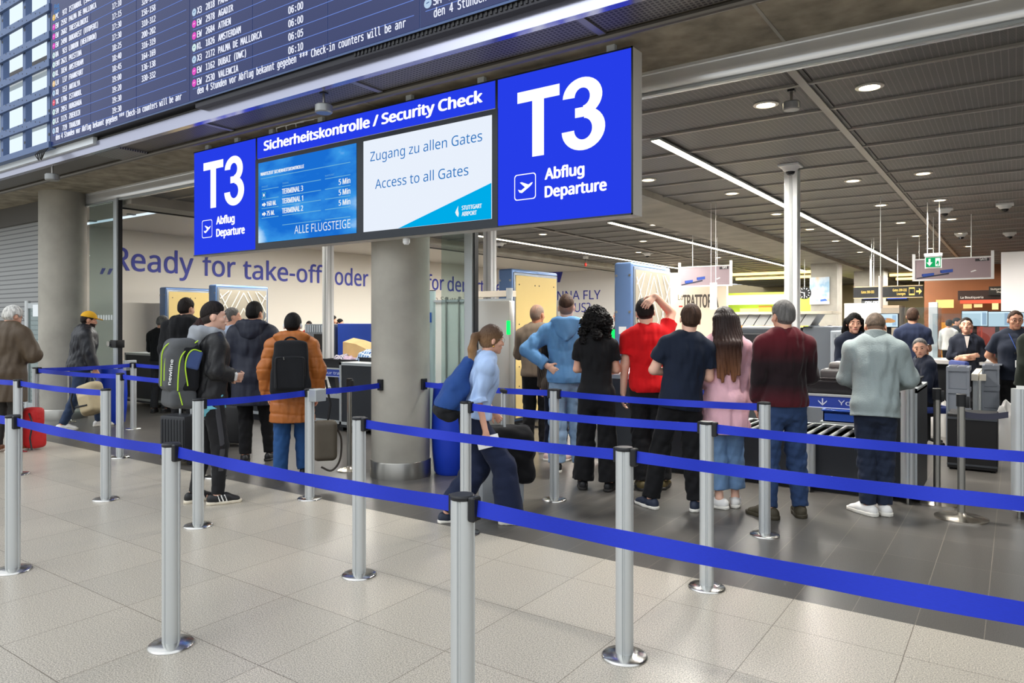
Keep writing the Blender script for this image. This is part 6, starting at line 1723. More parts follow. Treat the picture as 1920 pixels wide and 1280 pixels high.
        for sd in (1, -1): s.arm(G, sd, th, sleeve if not isinstance(sleeve, dict) else sleeve[sd], armk, taper, cuff)
        G.mod(lambda D, X, Y, Z: np.where(np.abs(D) < .1, D + wv(X + .03, Y, Z) * 1.25, D))
        if quilt: G.mod(lambda D, X, Y, Z: np.where(np.abs(D) < .1, D + quilt[1] * .8 * (1 - np.abs(np.sin(math.pi * (Z + .02 * np.sin(14 * Y)) / quilt[0]))) ** 3, D))
        ee = {}
        for sd in (1, -1):
            en = sleeve if not isinstance(sleeve, dict) else sleeve[sd]
            a_, b_ = (s.sh[sd], s.el[sd]) if en <= 1 else (s.el[sd], s.wr[sd]); u_ = en if en <= 1 else en - 1
            ee[sd] = (a_ + (b_ - a_) * u_, nrm(b_ - a_))
        def cuffcut(D, X, Y, Z):
            for sd in (1, -1):
                c_, n_ = ee[sd]; h_ = (X - c_[0]) * n_[0] + (Y - c_[1]) * n_[1] + (Z - c_[2]) * n_[2]
                near = ((X - c_[0]) ** 2 + (Y - c_[1]) ** 2 + (Z - c_[2]) ** 2) < .13 ** 2
                D = np.where(near, np.maximum(D, h_), D)
            return D
        G.mod(cuffcut)
        k_ = armk; t_ = np.clip(.5 + .5 * (F.D - G.D) / k_, 0, 1); F.D = F.D * (1 - t_) + G.D * t_ - k_ * t_ * (1 - t_)
        if open_neck: F.add(ell(s.nb + s.M @ V(0, .02, .05), (.060 + neck, .062 + neck, .055)), .006, 's')
        o = s.child(name, F, mat)
        if collar: s.collar(o, mat, *collar)
        return o
    def collar(s, par, mat, cr, ch, gap=.35):
        m = MB(); n = 30; vs = []; loops = ((cr + .016, -.018), (cr + .004, ch * .6), (cr, ch), (cr - .006, ch + .004), (cr - .010, ch * .5), (cr - .008, -.012)); nl = len(loops)
        c0 = s.nb + s.M @ V(0, -.006, .004)
        for i in range(n):
            a = math.pi / 2 + gap / 2 + (2 * math.pi - gap) * i / (n - 1); dn = -.030 * (math.sin(a) * .5 + .5)
            for (rr, hh) in loops:
                vs.append((c0 + s.M @ V(rr * math.cos(a), rr * 1.02 * math.sin(a) + .012, hh + dn)) * s.k)
        fs = [(i * nl + k, i * nl + (k + 1) % nl, (i + 1) * nl + (k + 1) % nl, (i + 1) * nl + k) for i in range(n - 1) for k in range(nl)]
        fs += [tuple(range(nl)), tuple(range((n - 1) * nl, n * nl))]
        m.add(vs, fs, mat); return m.build('collar', par)
        return s.child(name, F, mat)
    def pants(s, name, mat, waist=1.02, knee=.068, ankle=.055, end=.99, thigh=.084, wr=(.004, 1.0), seed=5, seat=.006):
        F = s.field()
        for i, (p, q) in enumerate(zip(s.prof[:2], s.prof[1:3])):
            F.add(econe(s.T((0, p[3], p[0])) * V(1, 1, 1), s.T((0, q[3], min(q[0], waist))), (p[1] + seat, p[2] + seat), (q[1] + seat, q[2] + seat), s.xs, False, i == 1), .02)
        for sd in (1, -1):
            F.add(rcone(s.hj[sd], s.kn[sd], thigh * s.b, knee), .025)
            e_ = s.kn[sd] + (s.an[sd] - s.kn[sd]) * end + V(0, .01, 0)
            F.add(rcone(s.kn[sd], e_, knee, ankle, True), .012)
        wv = wrinkle(seed, wr[1], wr[0], (1, 1, .8))
        return s.child(name, F, mat, lambda X, Y, Z: wv(X, Y, Z) * np.clip((s.Z0 - .09 - Z) / .1, 0, 1))
    def shoes(s, up, sole, h=None, lace=None, chunky=1.0, stripes=None, high=0.0):
        for sd in (1, -1):
            A_ = s.an[sd]; yaw = s.toe[sd] if isinstance(s.toe, dict) else 0
            M = rotm('z', -yaw); fx = M @ V(0, 1, 0); sx_ = M @ V(1, 0, 0); z0 = A_[2] - .085
            base = V(A_[0], A_[1], z0)
            heel = base - fx * .045; mid = base + fx * .07; toe = base + fx * .165
            F = Field(base - V(.26, .26, .0) + V(0, 0, -.02), base + V(.26, .28, .20), .007)
            c = chunky
            F.add(rcone(base + V(0, 0, .075 + high), base + V(0, 0, .05), .043, .047, False, True), .01)
            F.add(econe(heel + V(0, 0, .042), mid + V(0, 0, .048), (.038 * c, .05), (.045 * c, .046), sx_), .02)
            F.add(econe(mid + V(0, 0, .048), toe + V(0, 0, .030), (.046 * c, .044), (.042 * c, .026), sx_), .02)
            F.mod(lambda D, X, Y, Z: np.maximum(D, z0 + .012 - Z))
            o = s.child('shoe', F, up)
            F = Field(base - V(.26, .26, .0) + V(0, 0, -.02), base + V(.26, .28, .20), .007)
            F.add(econe(heel + V(0, 0, .03), mid + V(0, 0, .03), (.043 * c, .2), (.049 * c, .2), sx_), .02); F.add(econe(mid + V(0, 0, .03), toe + V(0, 0, .03), (.049 * c, .2), (.043 * c, .2), sx_), .02)
            ylo = heel - fx * .042
            F.mod(lambda D, X, Y, Z: np.maximum(np.maximum(D, z0 + .001 - Z), Z - z0 - .028 * c))
            def ends(D, X, Y, Z):
                u = (X - base[0]) * fx[0] + (Y - base[1]) * fx[1]; v = (X - base[0]) * sx_[0] + (Y - base[1]) * sx_[1]
                d1 = np.sqrt(np.minimum(u + .045, 0) ** 2 + v ** 2) - .043 * c; d2 = np.sqrt(np.maximum(u - .165, 0) ** 2 + v ** 2) - .046 * c
                return np.maximum(D, np.maximum(np.where(u < -.045, d1, -1), np.where(u > .165, d2, -1)))
            F.mod(ends)
            P, Q = F.mesh(); so = mesh_obj('sole', P, Q, sole, o, s.k)
            m = MB()
            for i in range(4):
                p = base + fx * (.035 + .022 * i) + V(0, 0, .098 * c - .0125 * i)
                m.tube([(p - sx_ * .020 - V(0, 0, .006)) * s.k, (p + V(0, 0, .002)) * s.k, (p + sx_ * .020 - V(0, 0, .006)) * s.k], .0036 * s.k, lace or SHW, 5)
            m.build('laces', o)
            if stripes is not None:
                m = MB()
                for q_ in (-1, 1):
                    for i in range(3):
                        p = base + fx * (.02 + .028 * i)
                        m.tube([(p + sx_ * q_ * (.0485 * c) + V(0, 0, .028)) * s.k, (p - fx * .012 + sx_ * q_ * (.0465 * c) + V(0, 0, .058)) * s.k, (p - fx * .02 + sx_ * q_ * .036 * c + V(0, 0, .082)) * s.k], .006 * s.k, stripes, 6, flat=.5)
                m.build('stripes', o)
M_EYE = pm('eye_white', (232, 228, 222), .25); M_IRIS = pm('eye_iris', (48, 34, 26), .2)
def hood_down(F, s, r=.055, w=.12):
    # a lowered hood: thick roll round the neck and a sagging pouch behind
    pts = [(-.085, .045, 1.475), (-.115, -.02, 1.49), (-.085, -.085, 1.49), (0, -.105, 1.485), (.085, -.085, 1.49), (.115, -.02, 1.49), (.085, .045, 1.475)]
    for a, b_ in zip(pts, pts[1:]): F.add(rcone(s.T(a), s.T(b_), r * .75, r * .75), .02)
    F.add(ell(s.T((0, -.125, 1.415)), (w, r * .95, .095), s.M), .03)
def hood_bag(s, name, mat, r=.05, w=.11, seed=9, deep=.17):
    F = s.field(); hood_down(F, s, r * .9, w * .8)
    F.add(econe(s.T((0, -.115, 1.50)), s.T((0, -.145 - r * .4, 1.50 - deep)), (w * 1.15, r * .9), (.025, r * .35), s.xs), .03)
    F.add(ell(s.T((0, -.085, 1.545)), (w * .62, .06, .055), s.M), .015, 's')
    F.add(ell(s.nb + s.M @ V(0, .03, .09), (.068, .078, .085)), .006, 's')
    return s.child(name, F, mat, wrinkle(seed, 1.1, .0035))
# ------------------------------------------------------------------ the people
BLK = cloth('black_cloth', (22, 22, 24)); NVY = cloth('navy_cloth', (24, 30, 46)); JEAN = cloth('blue_denim', (44, 66, 104), bump=.25); JEAND = cloth('dark_denim', (36, 44, 62), bump=.25); JEANL = cloth('light_denim', (134, 160, 188), bump=.25, noise=.16)
SHW = pm('shoe_white', (232, 230, 226), .5); SHB = pm('shoe_black', (26, 26, 28), .5); SHN = pm('shoe_navy', (38, 46, 64), .6); SOLW = pm('sole_white', (228, 224, 214), .5); SOLB = pm('sole_dark', (40, 38, 36), .6)
H_DK = hairm('hair_dark', (30, 24, 22)); H_BR = hairm('hair_brown', (64, 46, 36)); H_GR = hairm('hair_grey', (104, 102, 100)); H_WH = hairm('hair_white', (206, 204, 198)); H_BL = hairm('hair_blond', (150, 118, 84)); H_BLK = hairm('hair_black', (16, 14, 14)); H_FADE = pm('hair_stubble', (128, 108, 96), .7)
def ombre(name, stops, axis='Z', rough=.85):
    m = pm(name, (128, 128, 128), rough, spec=.2, bump=.12, bscale=160, sheen=.15); N = m.node_tree.nodes; L = m.node_tree.links
    tc = N.new('ShaderNodeTexCoord'); sp = N.new('ShaderNodeSeparateXYZ'); r = N.new('ShaderNodeValToRGB'); d = N.new('ShaderNodeMath'); d.operation = 'DIVIDE'; d.inputs[1].default_value = 2.0
    L.new(tc.outputs['Object'], sp.inputs[0]); L.new(sp.outputs[axis], d.inputs[0]); L.new(d.outputs[0], r.inputs[0]); cr = r.color_ramp
    while len(cr.elements) < len(stops): cr.elements.new(.5)
    for e_, (ps, c) in zip(cr.elements, stops): e_.position = ps / 2.0; e_.color = (*lin(c), 1)
    L.new(r.outputs[0], N['Principled BSDF'].inputs['Base Color']); return m
def dpt(py): return CAMH * FPX / (py - HZ)
# --- man with the handball backpack
p = Fig('young man in black jacket and grey hood wearing striped sneakers, looking right', (392, 6.28), 72, 1.74, b=1.08, lean=2, head=(12, 2, 0), feet={1: (.11, .06), -1: (-.10, -.07)}, arms={1: ((.24, -.03, 1.16), (.10, .185, 1.12)), -1: ((.24, .0, 1.16), (.05, .20, 1.10))}, hands={1: {'palm': (-1, .2, .3), 'curl': 45}, -1: {'palm': (1, .2, .3), 'curl': 45}}, skin='d', h=.0085)
p.hair(H_DK, top=.022, sides=.004, line=.004, blend=.78, low=.0); p.face(brow=(44, 34, 28))
p.top('jacket', pm('shell_black', (32, 32, 34), .5, bump=.25, bscale=50), th=.026, hem=.885, sleeve=1.86, wr=(.006, 1.2), neck=.02, cuff=.003)
hood_bag(p, 'hood', cloth('grey_jersey', (150, 154, 160)), .070, .125, 9, .15)
F = p.field(); p.torso(F, .020, .835, 1.0); o = p.child('shirt_hem', F, cloth('turquoise_cloth', (120, 196, 214)))
p.pants('track_trousers', cloth('track_black', (34, 34, 36)), ankle=.050, end=1.0, knee=.072)
m = MB()
for sd in (1, -1): m.tube([(q + V(sd * w_, 0, 0)) * p.k for q, w_ in ((p.hj[sd] + V(0, 0, .0), .088), ((p.hj[sd] + p.kn[sd]) / 2, .084), (p.kn[sd], .070), ((p.kn[sd] + p.an[sd]) / 2, .062))], .022, cloth('track_grey', (70, 70, 74)), 8, flat=.25, up=(0, 1, 0))
m.build('side_stripe', p.body)
p.shoes(SHB, pm('sole_cream', (222, 212, 192), .5), stripes=SHW)
w = p.wr[1]; m = MB(); m.rbox((-.03, -.012, -.035), (.03, .012, .035), SHW, .006, 2, Matrix.Translation(Vector((w + V(.062, -.02, .0)) * p.k)) @ Matrix.Rotation(.5, 4, 'Y'))
tag(m.build('paper_slip', smooth=30, loc=p.loc, rz=p.rz), 'small white folded slip at the wrist of the backpack man', 'paper')
HERO = p
def body_frame(p):
    return empty
# his backpack
def bag_mesh(p, name, F, mat, parent=None, wr=None):
    if wr is not None: F.mod(lambda D, X, Y, Z: np.where(np.abs(D) < .1, D + wr(X, Y, Z), D))
    P, Q = F.mesh(); o = mesh_obj(name, P, Q, mat, parent, p.k)
    if parent is None: o.location = p.loc; o.rotation_euler.z = p.rz
    return o
def straps(p, par, mat, th=.045, x=.105, n=7):
    F = Field(p.lo - .12, p.hi + .12, .009)
    for sd in (1, -1):
        pts = [(sd * x, -.145 - th, 1.30), (sd * x * 1.02, -.10 - th, 1.455), (sd * x, .0, 1.49 + th), (sd * x * 1.05, .09 + th, 1.42), (sd * x * 1.25, .115 + th, 1.28), (sd * x * 1.5, .05 + th * .5, 1.14), (sd * x * 1.45, -.12 - th, 1.08)]
        pts = pts[:n]
    for a, b_ in zip(pts, pts[1:]): F.add(econe(p.T(a), p.T(b_), (.026, .010), (.026, .010), p.xs), .008)
    P, Q = F.mesh(); return mesh_obj('strap', P, Q, mat, par, p.k)
M_BPG = cloth('pack_grey', (82, 84, 86)); M_BPK = cloth('pack_black', (30, 31, 34)); M_NEON = pm('neon_piping', (190, 232, 60), .5)
F = Field(p.T((0, -.3, 1.2)) - .42, p.T((0, -.3, 1.2)) + .42, .008)
F.add(rboxp(p.T((0, -.245, 1.20)), (.175, .115, .235), .075, p.M), .02); F.add(rboxp(p.T((0, -.335, 1.17)), (.14, .055, .17), .05, p.M), .04); F.add(rboxp(p.T((0, -.25, .93)), (.172, .105, .085), .05, p.M), .006)
bp = bag_mesh(p, 'backpack', F, M_BPG, wr=wrinkle(21, .5, .004)); tag(bp, 'grey and black sports backpack with neon piping on the young man', 'backpack')
straps(p, bp, M_BPK, .026)
F = Field(p.T((0, -.3, 1.2)) - .42, p.T((0, -.3, 1.2)) + .42, .008)
F.add(rboxp(p.T((.115, -.215, 1.19)), (.066, .082, .205), .05, p.M), .02); F.add(rboxp(p.T((-.115, -.215, 1.19)), (.066, .082, .205), .05, p.M), .02)
bag_mesh(p, 'side_pocket', F, M_BPK, bp)
F = Field(p.T((0, -.3, 1.2)) - .42, p.T((0, -.3, 1.2)) + .42, .008)
F.add(rboxp(p.T((.160, -.19, 1.26)), (.028, .060, .085), .022, p.M @ rotm('x', -14)), .02)
bag_mesh(p, 'mesh_pocket', F, cloth('pack_blue', (74, 92, 140)), bp)
m = MB(); tp = lambda x, y, z: p.T((x, y, z)) * p.k
m.tube([tp(.150, -.155, 1.42), tp(.170, -.235, 1.36), tp(.176, -.295, 1.28), tp(.176, -.31, 1.15), tp(.172, -.31, 1.0)], .0055, M_NEON, 6, sm=5)
m.tube([tp(.182, -.135, 1.33), tp(.188, -.20, 1.345), tp(.190, -.245, 1.30), tp(.190, -.262, 1.2), tp(.186, -.235, 1.04)], .0055, M_NEON, 6, sm=5)
m.tube([tp(.05, -.30, 1.43), tp(.02, -.375, 1.37), tp(.0, -.397, 1.30), tp(-.0, -.398, 1.18), tp(0, -.395, 1.03)], .0055, M_NEON, 6, sm=5)
m.tube([tp(.11, -.355, 1.33), tp(.09, -.385, 1.29), tp(.07, -.392, 1.2), tp(.075, -.392, 1.08)], .0055, M_NEON, 6, sm=5)
m.tube([tp(.170, -.30, .99), tp(.176, -.27, .88)], .0055, M_NEON, 6, sm=5)
m.build('piping', bp)
m = MB()
c0, c1 = p.T((.142, -.372, 1.02)), p.T((.142, -.350, 1.36))
dz = nrm(c1 - c0); du = nrm(p.M @ V(-.75, -.66, 0)); nn = p.M @ V(.66, -.75, 0)
text(m, 'newline', lambda u, v: tuple((c0 + dz * u - du * v * -1 + nn * .008) * p.k), 0.03, -.02, .027, M_WHITEP, width=.21, bold=.02)
m.build('lettering', bp, smooth=0)
# --- old man in brown coat
p = Fig('white-haired man in brown quilted coat at the left edge, head bowed', (11, 8.75), 38, 1.78, b=1.16, lean=5, head=(16, 18, 0), arms={1: ((.30, .04, 1.16), (.10, .27, 1.14)), -1: ((.30, .04, 1.16), (.10, .26, 1.10))}, hands={1: {'curl': 40}, -1: {'curl': 40}}, skin='a', h=.010)
p.hair(H_WH, top=.026, sides=.018); p.face(brow=(150, 146, 140), glasses='steel')
p.top('coat', pm('coat_brown', (84, 70, 54), .6, noise=.05, bump=.25, bscale=40), th=.048, hem=.60, grow=.03, wr=(.006, .8), collar=(.088, .055), sleeve=1.9, armk=.03)
p.pants('trousers', cloth('grey_trousers', (64, 62, 60)), ankle=.062, knee=.075); p.shoes(pm('shoe_tan', (150, 98, 62), .5), SOLW)
o = empty('red_bag', (*gp(62, 842), 0), R(20), 'red bag with trailing cord beside the brown coat, behind stanchions', 'bag')
m = MB(); m.rbox((-.13, -.10, .02), (.13, .10, .30), pm('bag_red', (196, 34, 36), .6, bump=.3, bscale=30), .05, 3); m.rbox((-.11, -.09, .28), (.11, .09, .52), MC['bag_red'], .05, 3); m.build('body', o)
m = MB(); m.tube([(.05, -.1, .46), (.13, -.12, .34), (.10, -.13, .16), (.14, -.14, .02)], .010, M_BLACK, 6); m.build('strap', o)
m = MB(); m.tube([(-.02, -.10, .06), (-.03, -.12, .05), (-.02, -.14, .02), (.06, -.18, .008), (.10, -.17, .008)], .008, pm('cord_red', (150, 40, 48), .6), 6); m.build('cord', o)
# --- yellow cap
p = Fig('man in yellow cap and black leather jacket walking right by the column', (152, 10.7), 84, 1.74, b=1.2, lean=7, head=(0, 4, 0), feet={1: (.09, -.22), -1: (-.09, .28)}, knees=None, arms={1: ((.235, .05, 1.15), (.25, .16, .92)), -1: ((.235, -.05, 1.15), (.24, -.05, .90))}, hands={1: {'curl': 70}}, skin='b', h=.011)
p.hair(H_DK, top=.008, sides=.012, line=-.01); p.face(beard=(44, 34, 30), brow=(40, 30, 26))
p.top('leather_jacket', pm('leather_black', (34, 36, 42), .42, bump=.3, bscale=50), th=.044, hem=.88, wr=(.006, 1.3), collar=(.085, .045))
p.pants('jeans', cloth('navy_denim', (52, 66, 92), bump=.25), ankle=.058); p.shoes(SHW, SOLW, chunky=1.08)
F = Field(p.hc - .2, p.hc + .24, .008); q = p.hm
F.add(ell(p.hp((0, -.008, .040)), (.094, .112, .102), q), .01)
iq = q.T
F.mod(lambda D, X, Y, Z: np.maximum(D, .040 - (iq[2][0] * (X - p.hc[0]) + iq[2][1] * (Y - p.hc[1]) + iq[2][2] * (Z - p.hc[2]))))
F.add(econe(p.hp((0, .07, .045)), p.hp((0, .175, .040)), (.075, .010), (.055, .008), q @ V(1, 0, 0)), .01)
p.child('cap', F, cloth('cap_yellow', (232, 176, 52)))
x_, y_ = p.loc[0], p.loc[1]
xa_, ya_ = at(172, 10.45)
o = empty('beige_backpack', (xa_, ya_, 0), R(20), 'beige backpack carried low in the hand of the yellow cap man', 'backpack')
F = Field(V(-.4, -.35, .1), V(.4, .35, .85), .010); Mr = rotm('y', -18)
F.add(rboxp((0, 0, .47), (.17, .12, .23), .07, Mr), .02); F.add(rboxp((.03, -.11, .42), (.13, .05, .14), .045, Mr), .03)
P_, Q_ = F.mesh(); mesh_obj('body', P_, Q_, cloth('pack_beige', (196, 180, 146)), o)
m = MB(); m.tube([(-.03, 0, .70), (-.06, .02, .80), (-.02, .03, .83), (.06, .01, .75)], .012, M_BLACK, 6); m.tube([(-.22, -.10, .62), (-.26, -.11, .45), (-.2, -.12, .27)], .012, M_BLACK, 6); m.build('straps', o)
m = MB(); m.rbox((-.06, -.168, .36), (.16, -.150, .385), M_BLACK, .005, 1, Matrix.Rotation(-.2, 4, 'Y')); m.build('zip_pocket', o, smooth=30)
# --- people at the left lane
p = Fig('grey-haired person in black sweater standing at the dark cabinet, far left', (300, 12.6), 25, 1.70, lean=3, head=(40, 12, 0), arms={1: 'fwd', -1: 'fwd'}, hands={1: {'curl': 30}, -1: {'curl': 30}}, skin='b', h=.012)
p.hair(H_GR, top=.014, sides=.012); p.top('sweater', BLK, th=.022, hem=.93); p.pants('trousers', cloth('charcoal_cloth', (48, 48, 50)), ankle=.062); p.shoes(SHB, SOLB)
p = Fig('tall man in black hooded jacket half hidden behind the backpack man', (345, 9.2), 28, 1.88, b=1.1, lean=2, head=(10, 6, 0), arms={1: 'fwd', -1: 'down'}, skin='a', h=.012)
p.hair(H_DK, top=.02, sides=.010); p.top('jacket', cloth('jacket_black', (20, 21, 24), bump=.2), th=.045, hem=.80, wr=(.006, .9), extra=lambda F: hood_down(F, p, .06, .13)); p.pants('trousers', BLK); p.shoes(SHB, SOLB)
p = Fig('woman with dark wavy hair glimpsed behind the backpack man', (380, 8.35), 20, 1.62, 'f', skin='b', h=.012, arms={1: 'fwd', -1: 'fwd'})
p.hair(hairm('hair_auburn', (46, 26, 24)), 'long', top=.02, sides=.016, length=.25); p.top('coat', BLK, th=.035, hem=.78); p.pants('trousers', BLK); p.shoes(SHB, SOLB)
p = Fig('grey-haired man in pale blue shirt behind the navy parka', (434, 9.7), 52, 1.77, head=(22, 0, 0), skin='a', h=.012, arms={1: 'fwd', -1: 'fwd'})
p.hair(H_GR, top=.010, sides=.010, line=.015); p.top('shirt', cloth('shirt_pale', (196, 212, 236)), th=.016, hem=.92, collar=(.068, .03)); p.pants('trousers', BLK); p.shoes(SHB, SOLB)
# --- navy parka
p = Fig('dark-haired man in long navy parka seen from behind', (474, 8.15), 12, 1.80, b=1.12, lean=3, head=(16, 6, 0), feet={1: (.17, .08), -1: (-.07, -.02)}, arms={1: ((.26, .0, 1.16), (.16, .20, 1.0)), -1: ((.26, .0, 1.16), (.14, .22, 1.02))}, skin='b', h=.010)
p.hair(H_BLK, top=.022, sides=.010); p.face()
p.top('parka', pm('parka_navy', (20, 26, 44), .6, noise=.05, bump=.15, bscale=50), th=.046, hem=.62, grow=.02, wr=(.0055, .8), armk=.03)
hood_bag(p, 'hood', MC['parka_navy'], .075, .155, 12, .13)
p.pants('trousers', BLK, ankle=.062, knee=.075); p.shoes(SHB, SOLB)
o = empty('black_suitcase', (*at(437, 9.2), 0), R(20), 'black trolley suitcase on the floor before the navy parka', 'suitcase')
m = MB(); m.rbox((-.20, -.13, .05), (.20, .13, .52), pm('case_matte_black', (24, 24, 26), .5), .03, 2); m.build('shell', o)
m = MB()
for sx_ in (-.15, .15): m.cyl((sx_, -.02, .03), (sx_, .02, .03), .03, M_BLACK, 10)
m.build('wheels', o)
# ribbed cabin case beside the backpack man
o = empty('ribbed_suitcase', (*at(338, 8.0), 0), R(15), 'ribbed dark trolley case with raised silver handle, left of backpack man', 'suitcase')
m = MB(); m.rbox((-.18, -.12, .05), (.18, .12, .55), pm('case_graphite', (40, 42, 46), .45), .03, 2)
for k in range(8): m.rbox((-.15 + k * .042, -.127, .09), (-.13 + k * .042, -.115, .51), MC['case_graphite'], .004, 1)
m.build('shell', o)
m = MB()
for sx_ in (-.08, .08): m.cyl((sx_, .08, .54), (sx_, .08, .92), .012, M_ALU, 10)
m.rbox((-.10, .06, .90), (.10, .10, .93), M_BLACK, .008); m.build('handle', o)
m = MB()
for sx_ in (-.14, .14): m.cyl((sx_, -.02, .03), (sx_, .02, .03), .03, M_BLACK, 10); m.cyl((sx_, .06, .03), (sx_, .1, .03), .03, M_BLACK, 10)
m.build('wheels', o)
# --- orange coat
p = Fig('person in long orange padded coat with black backpack, seen from behind', (548, 7.30), 4, 1.66, b=1.12, head=(8, 8, 0), lean=1, feet={1: (.12, .06), -1: (-.12, -.03)}, arms={1: ((.27, -.02, 1.15), (.26, .04, .90)), -1: ((.28, -.02, 1.15), (.25, .05, .90))}, hands={-1: {'curl': 30}}, skin='a', h=.009)
p.hair(H_BLK, top=.020, sides=.014)
p.top('padded_coat', pm('coat_orange', (176, 102, 42), .5, noise=.07, bump=.15, bscale=40), th=.050, hem=.60, grow=.02, armk=.03, wr=(.004, 1.1), quilt=(.115, .011))
hood_bag(p, 'hood', MC['coat_orange'], .085, .165, 14, .13)
p.pants('jeans', cloth('mid_denim', (46, 84, 136), bump=.25), ankle=.075, knee=.085, thigh=.086); p.shoes(SHB, SOLB)
m = MB(); 
for sd in (1, -1): m.ball(p.hp((sd * .088, -.012, -.008)) * p.k, (.016, .024, .03), M_WHITEP)
m.build('earphones', p.body)
F = Field(p.T((0, -.3, 1.2)) - .42, p.T((0, -.3, 1.2)) + .42, .008)
F.add(econe(p.T((0, -.235, 1.40)), p.T((0, -.25, .98)), (.165, .07), (.205, .095), p.xs, pw=4), .02); F.add(rboxp(p.T((0, -.335, 1.13)), (.150, .035, .17), .03, p.M), .008)
bp = bag_mesh(p, 'backpack', F, cloth('pack_ink', (34, 35, 38)), wr=wrinkle(31, .6, .003)); tag(bp, 'black backpack on the back of the orange padded coat', 'backpack')
straps(p, bp, M_BPK, .055)
tp = lambda x, y, z: p.T((x, y, z)) * p.k
m = MB(); m.tube([tp(-.06, -.20, 1.41), tp(-.055, -.22, 1.475), tp(.0, -.225, 1.50), tp(.055, -.22, 1.475), tp(.06, -.20, 1.41)], .010, M_BPK, 8, sm=5); m.build('handle', bp)
m = MB(); m.tube([tp(-.125, -.374, .99), tp(-.135, -.374, 1.25), tp(-.10, -.374, 1.295), tp(.10, -.374, 1.295), tp(.135, -.374, 1.25), tp(.135, -.374, .99)], .004, M_BLACK, 6, sm=4); m.tube([tp(-.06, -.376, 1.30), tp(-.055, -.38, 1.27)], .005, M_STEEL, 6); m.build('zipper', bp)
x_, y_ = at(610, 7.15)
o = empty('shoulder_bag', (x_, y_, 0), p.rz, 'grey-brown shoulder bag hanging beside the orange coat', 'bag')
F = Field(V(-.25, -.2, .1), V(.25, .2, .75), .010); F.add(rboxp((0, 0, .40), (.115, .075, .20), .05), .02); P_, Q_ = F.mesh(); mesh_obj('body', P_, Q_, pm('bag_taupe', (92, 84, 72), .6, noise=.1, nscale=8), o)
m = MB(); m.tube([(.02, .02, .57), (.05, .03, .75), (.0, .03, 1.0)], .011, M_BLACK, 6); m.tube([(.11, 0, .52), (.155, 0, .40), (.14, -.02, .2), (.06, -.02, .10), (-.04, -.02, .14)], .010, pm('strap_brown', (58, 50, 44), .6), 6, sm=5); m.build('strap', o)
# --- walking woman
p = Fig('woman with blond ponytail in pale blue shirt striding right', (899, 5.62), 82, 1.585, 'f', lean=12, head=(-12, -4, 0), hip=(0, -.04), drop=.03, feet={1: (.07, .27), -1: (-.08, -.24)}, knees={1: (.09, .20, .50), -1: (-.09, .0, .47)}, arms={1: ((.19, -.02, 1.10), (.20, .10, .84)), -1: ((.20, .02, 1.15), (.22, .20, 1.00))}, hands={1: {'curl': 55, 'palm': (-1, .2, 0)}, -1: {'curl': 70}}, skin='a', h=.008, toes={1: 4, -1: -4})
p.hair(ombre('hair_balayage', [(1.16, (178, 142, 100)), (1.36, (140, 106, 72)), (1.50, (84, 62, 44)), (1.60, (52, 38, 30))], rough=.5), 'pony', top=.014, sides=.010, length=.1); p.face(brow=(96, 72, 54), glasses='steel', lips=(190, 110, 106))
p.top('shirt', cloth('shirt_sky', (166, 190, 226), bump=.1), th=.022, hem=.95, sleeve={1: 1.08, -1: 1.08}, wr=(.009, 1.1), collar=(.062, .05), taper=.012, cuff=.008, grow=.012)
p.pants('wide_trousers', cloth('trouser_ink', (30, 38, 62), bump=.2), waist=1.05, thigh=.086, knee=.105, ankle=.125, end=.98, wr=(.006, .8)); p.shoes(SHN, SOLW)
m = MB(); m.ball(p.hp((.083, -.005, -.052)) * p.k, .008, pm('earring_gold', (220, 170, 80), .2, 1.0)); m.build('earring', p.body)
c, w_, n_, t_ = p.palm[1]
Mt = Matrix([[*(nrm(np.cross(n_, w_))), 0], [*w_, 0], [*n_, 0], [0, 0, 0, 1]]).transposed(); Mt = Matrix.Translation(Vector((c + n_ * -.005) * p.k)) @ Mt.to_3x3().to_4x4()
m = MB(); m.rbox((-.085, -.045, -.005), (.085, .045, .005), M_WHITEP, .003, 1, Mt); m.rbox((-.06, -.03, .005), (-.0, .03, .008), M_BLACK, .001, 1, Mt)
tag(m.build('travel_documents', smooth=30, loc=p.loc, rz=p.rz), 'white travel papers held in the lowered hand of walking woman', 'papers')
F = Field(p.T((0, -.3, 1.15)) - .45, p.T((0, -.3, 1.15)) + .45, .008)
F.add(econe(p.T((0, -.155, 1.40)), p.T((0, -.21, 1.15)), (.085, .05), (.150, .105), p.xs), .03); F.add(econe(p.T((0, -.21, 1.15)), p.T((0, -.245, .99)), (.150, .105), (.155, .115), p.xs, pw=2.6), .03)
dz = p.M @ V(0, 0, 1); o0 = p.T((0, 0, .985)); F.mod(lambda D, X, Y, Z: np.where(np.abs(D) < .1, D + wrinkle(41, .8, .010)(X, Y, Z), D))
hz_ = lambda X, Y, Z: (X - o0[0]) * dz[0] + (Y - o0[1]) * dz[1] + (Z - o0[2]) * dz[2]
B_ = Field(F.lo, F.lo + F.h * (F.n - 1), F.h); B_.D = F.D.copy() if B_.D.shape == F.D.shape else F.D.copy(); B_.mod(lambda D, X, Y, Z: np.maximum(D, hz_(X, Y, Z)))
F.mod(lambda D, X, Y, Z: np.maximum(D, -hz_(X, Y, Z)))
bp = bag_mesh(p, 'backpack', F, cloth('pack_royal', (38, 70, 130))); bag_mesh(p, 'base_panel', B_, M_BPK, bp)
tag(bp, 'blue backpack with black bottom on the striding woman', 'backpack'); straps(p, bp, cloth('strap_navy', (32, 48, 88)), .016, .09, 5)
x_, y_ = at(944, 6.05)
o = empty('trolley_suitcase', (x_, y_, 0), p.rz, 'trolley suitcase with black coat over it, rolled by the striding woman', 'suitcase')
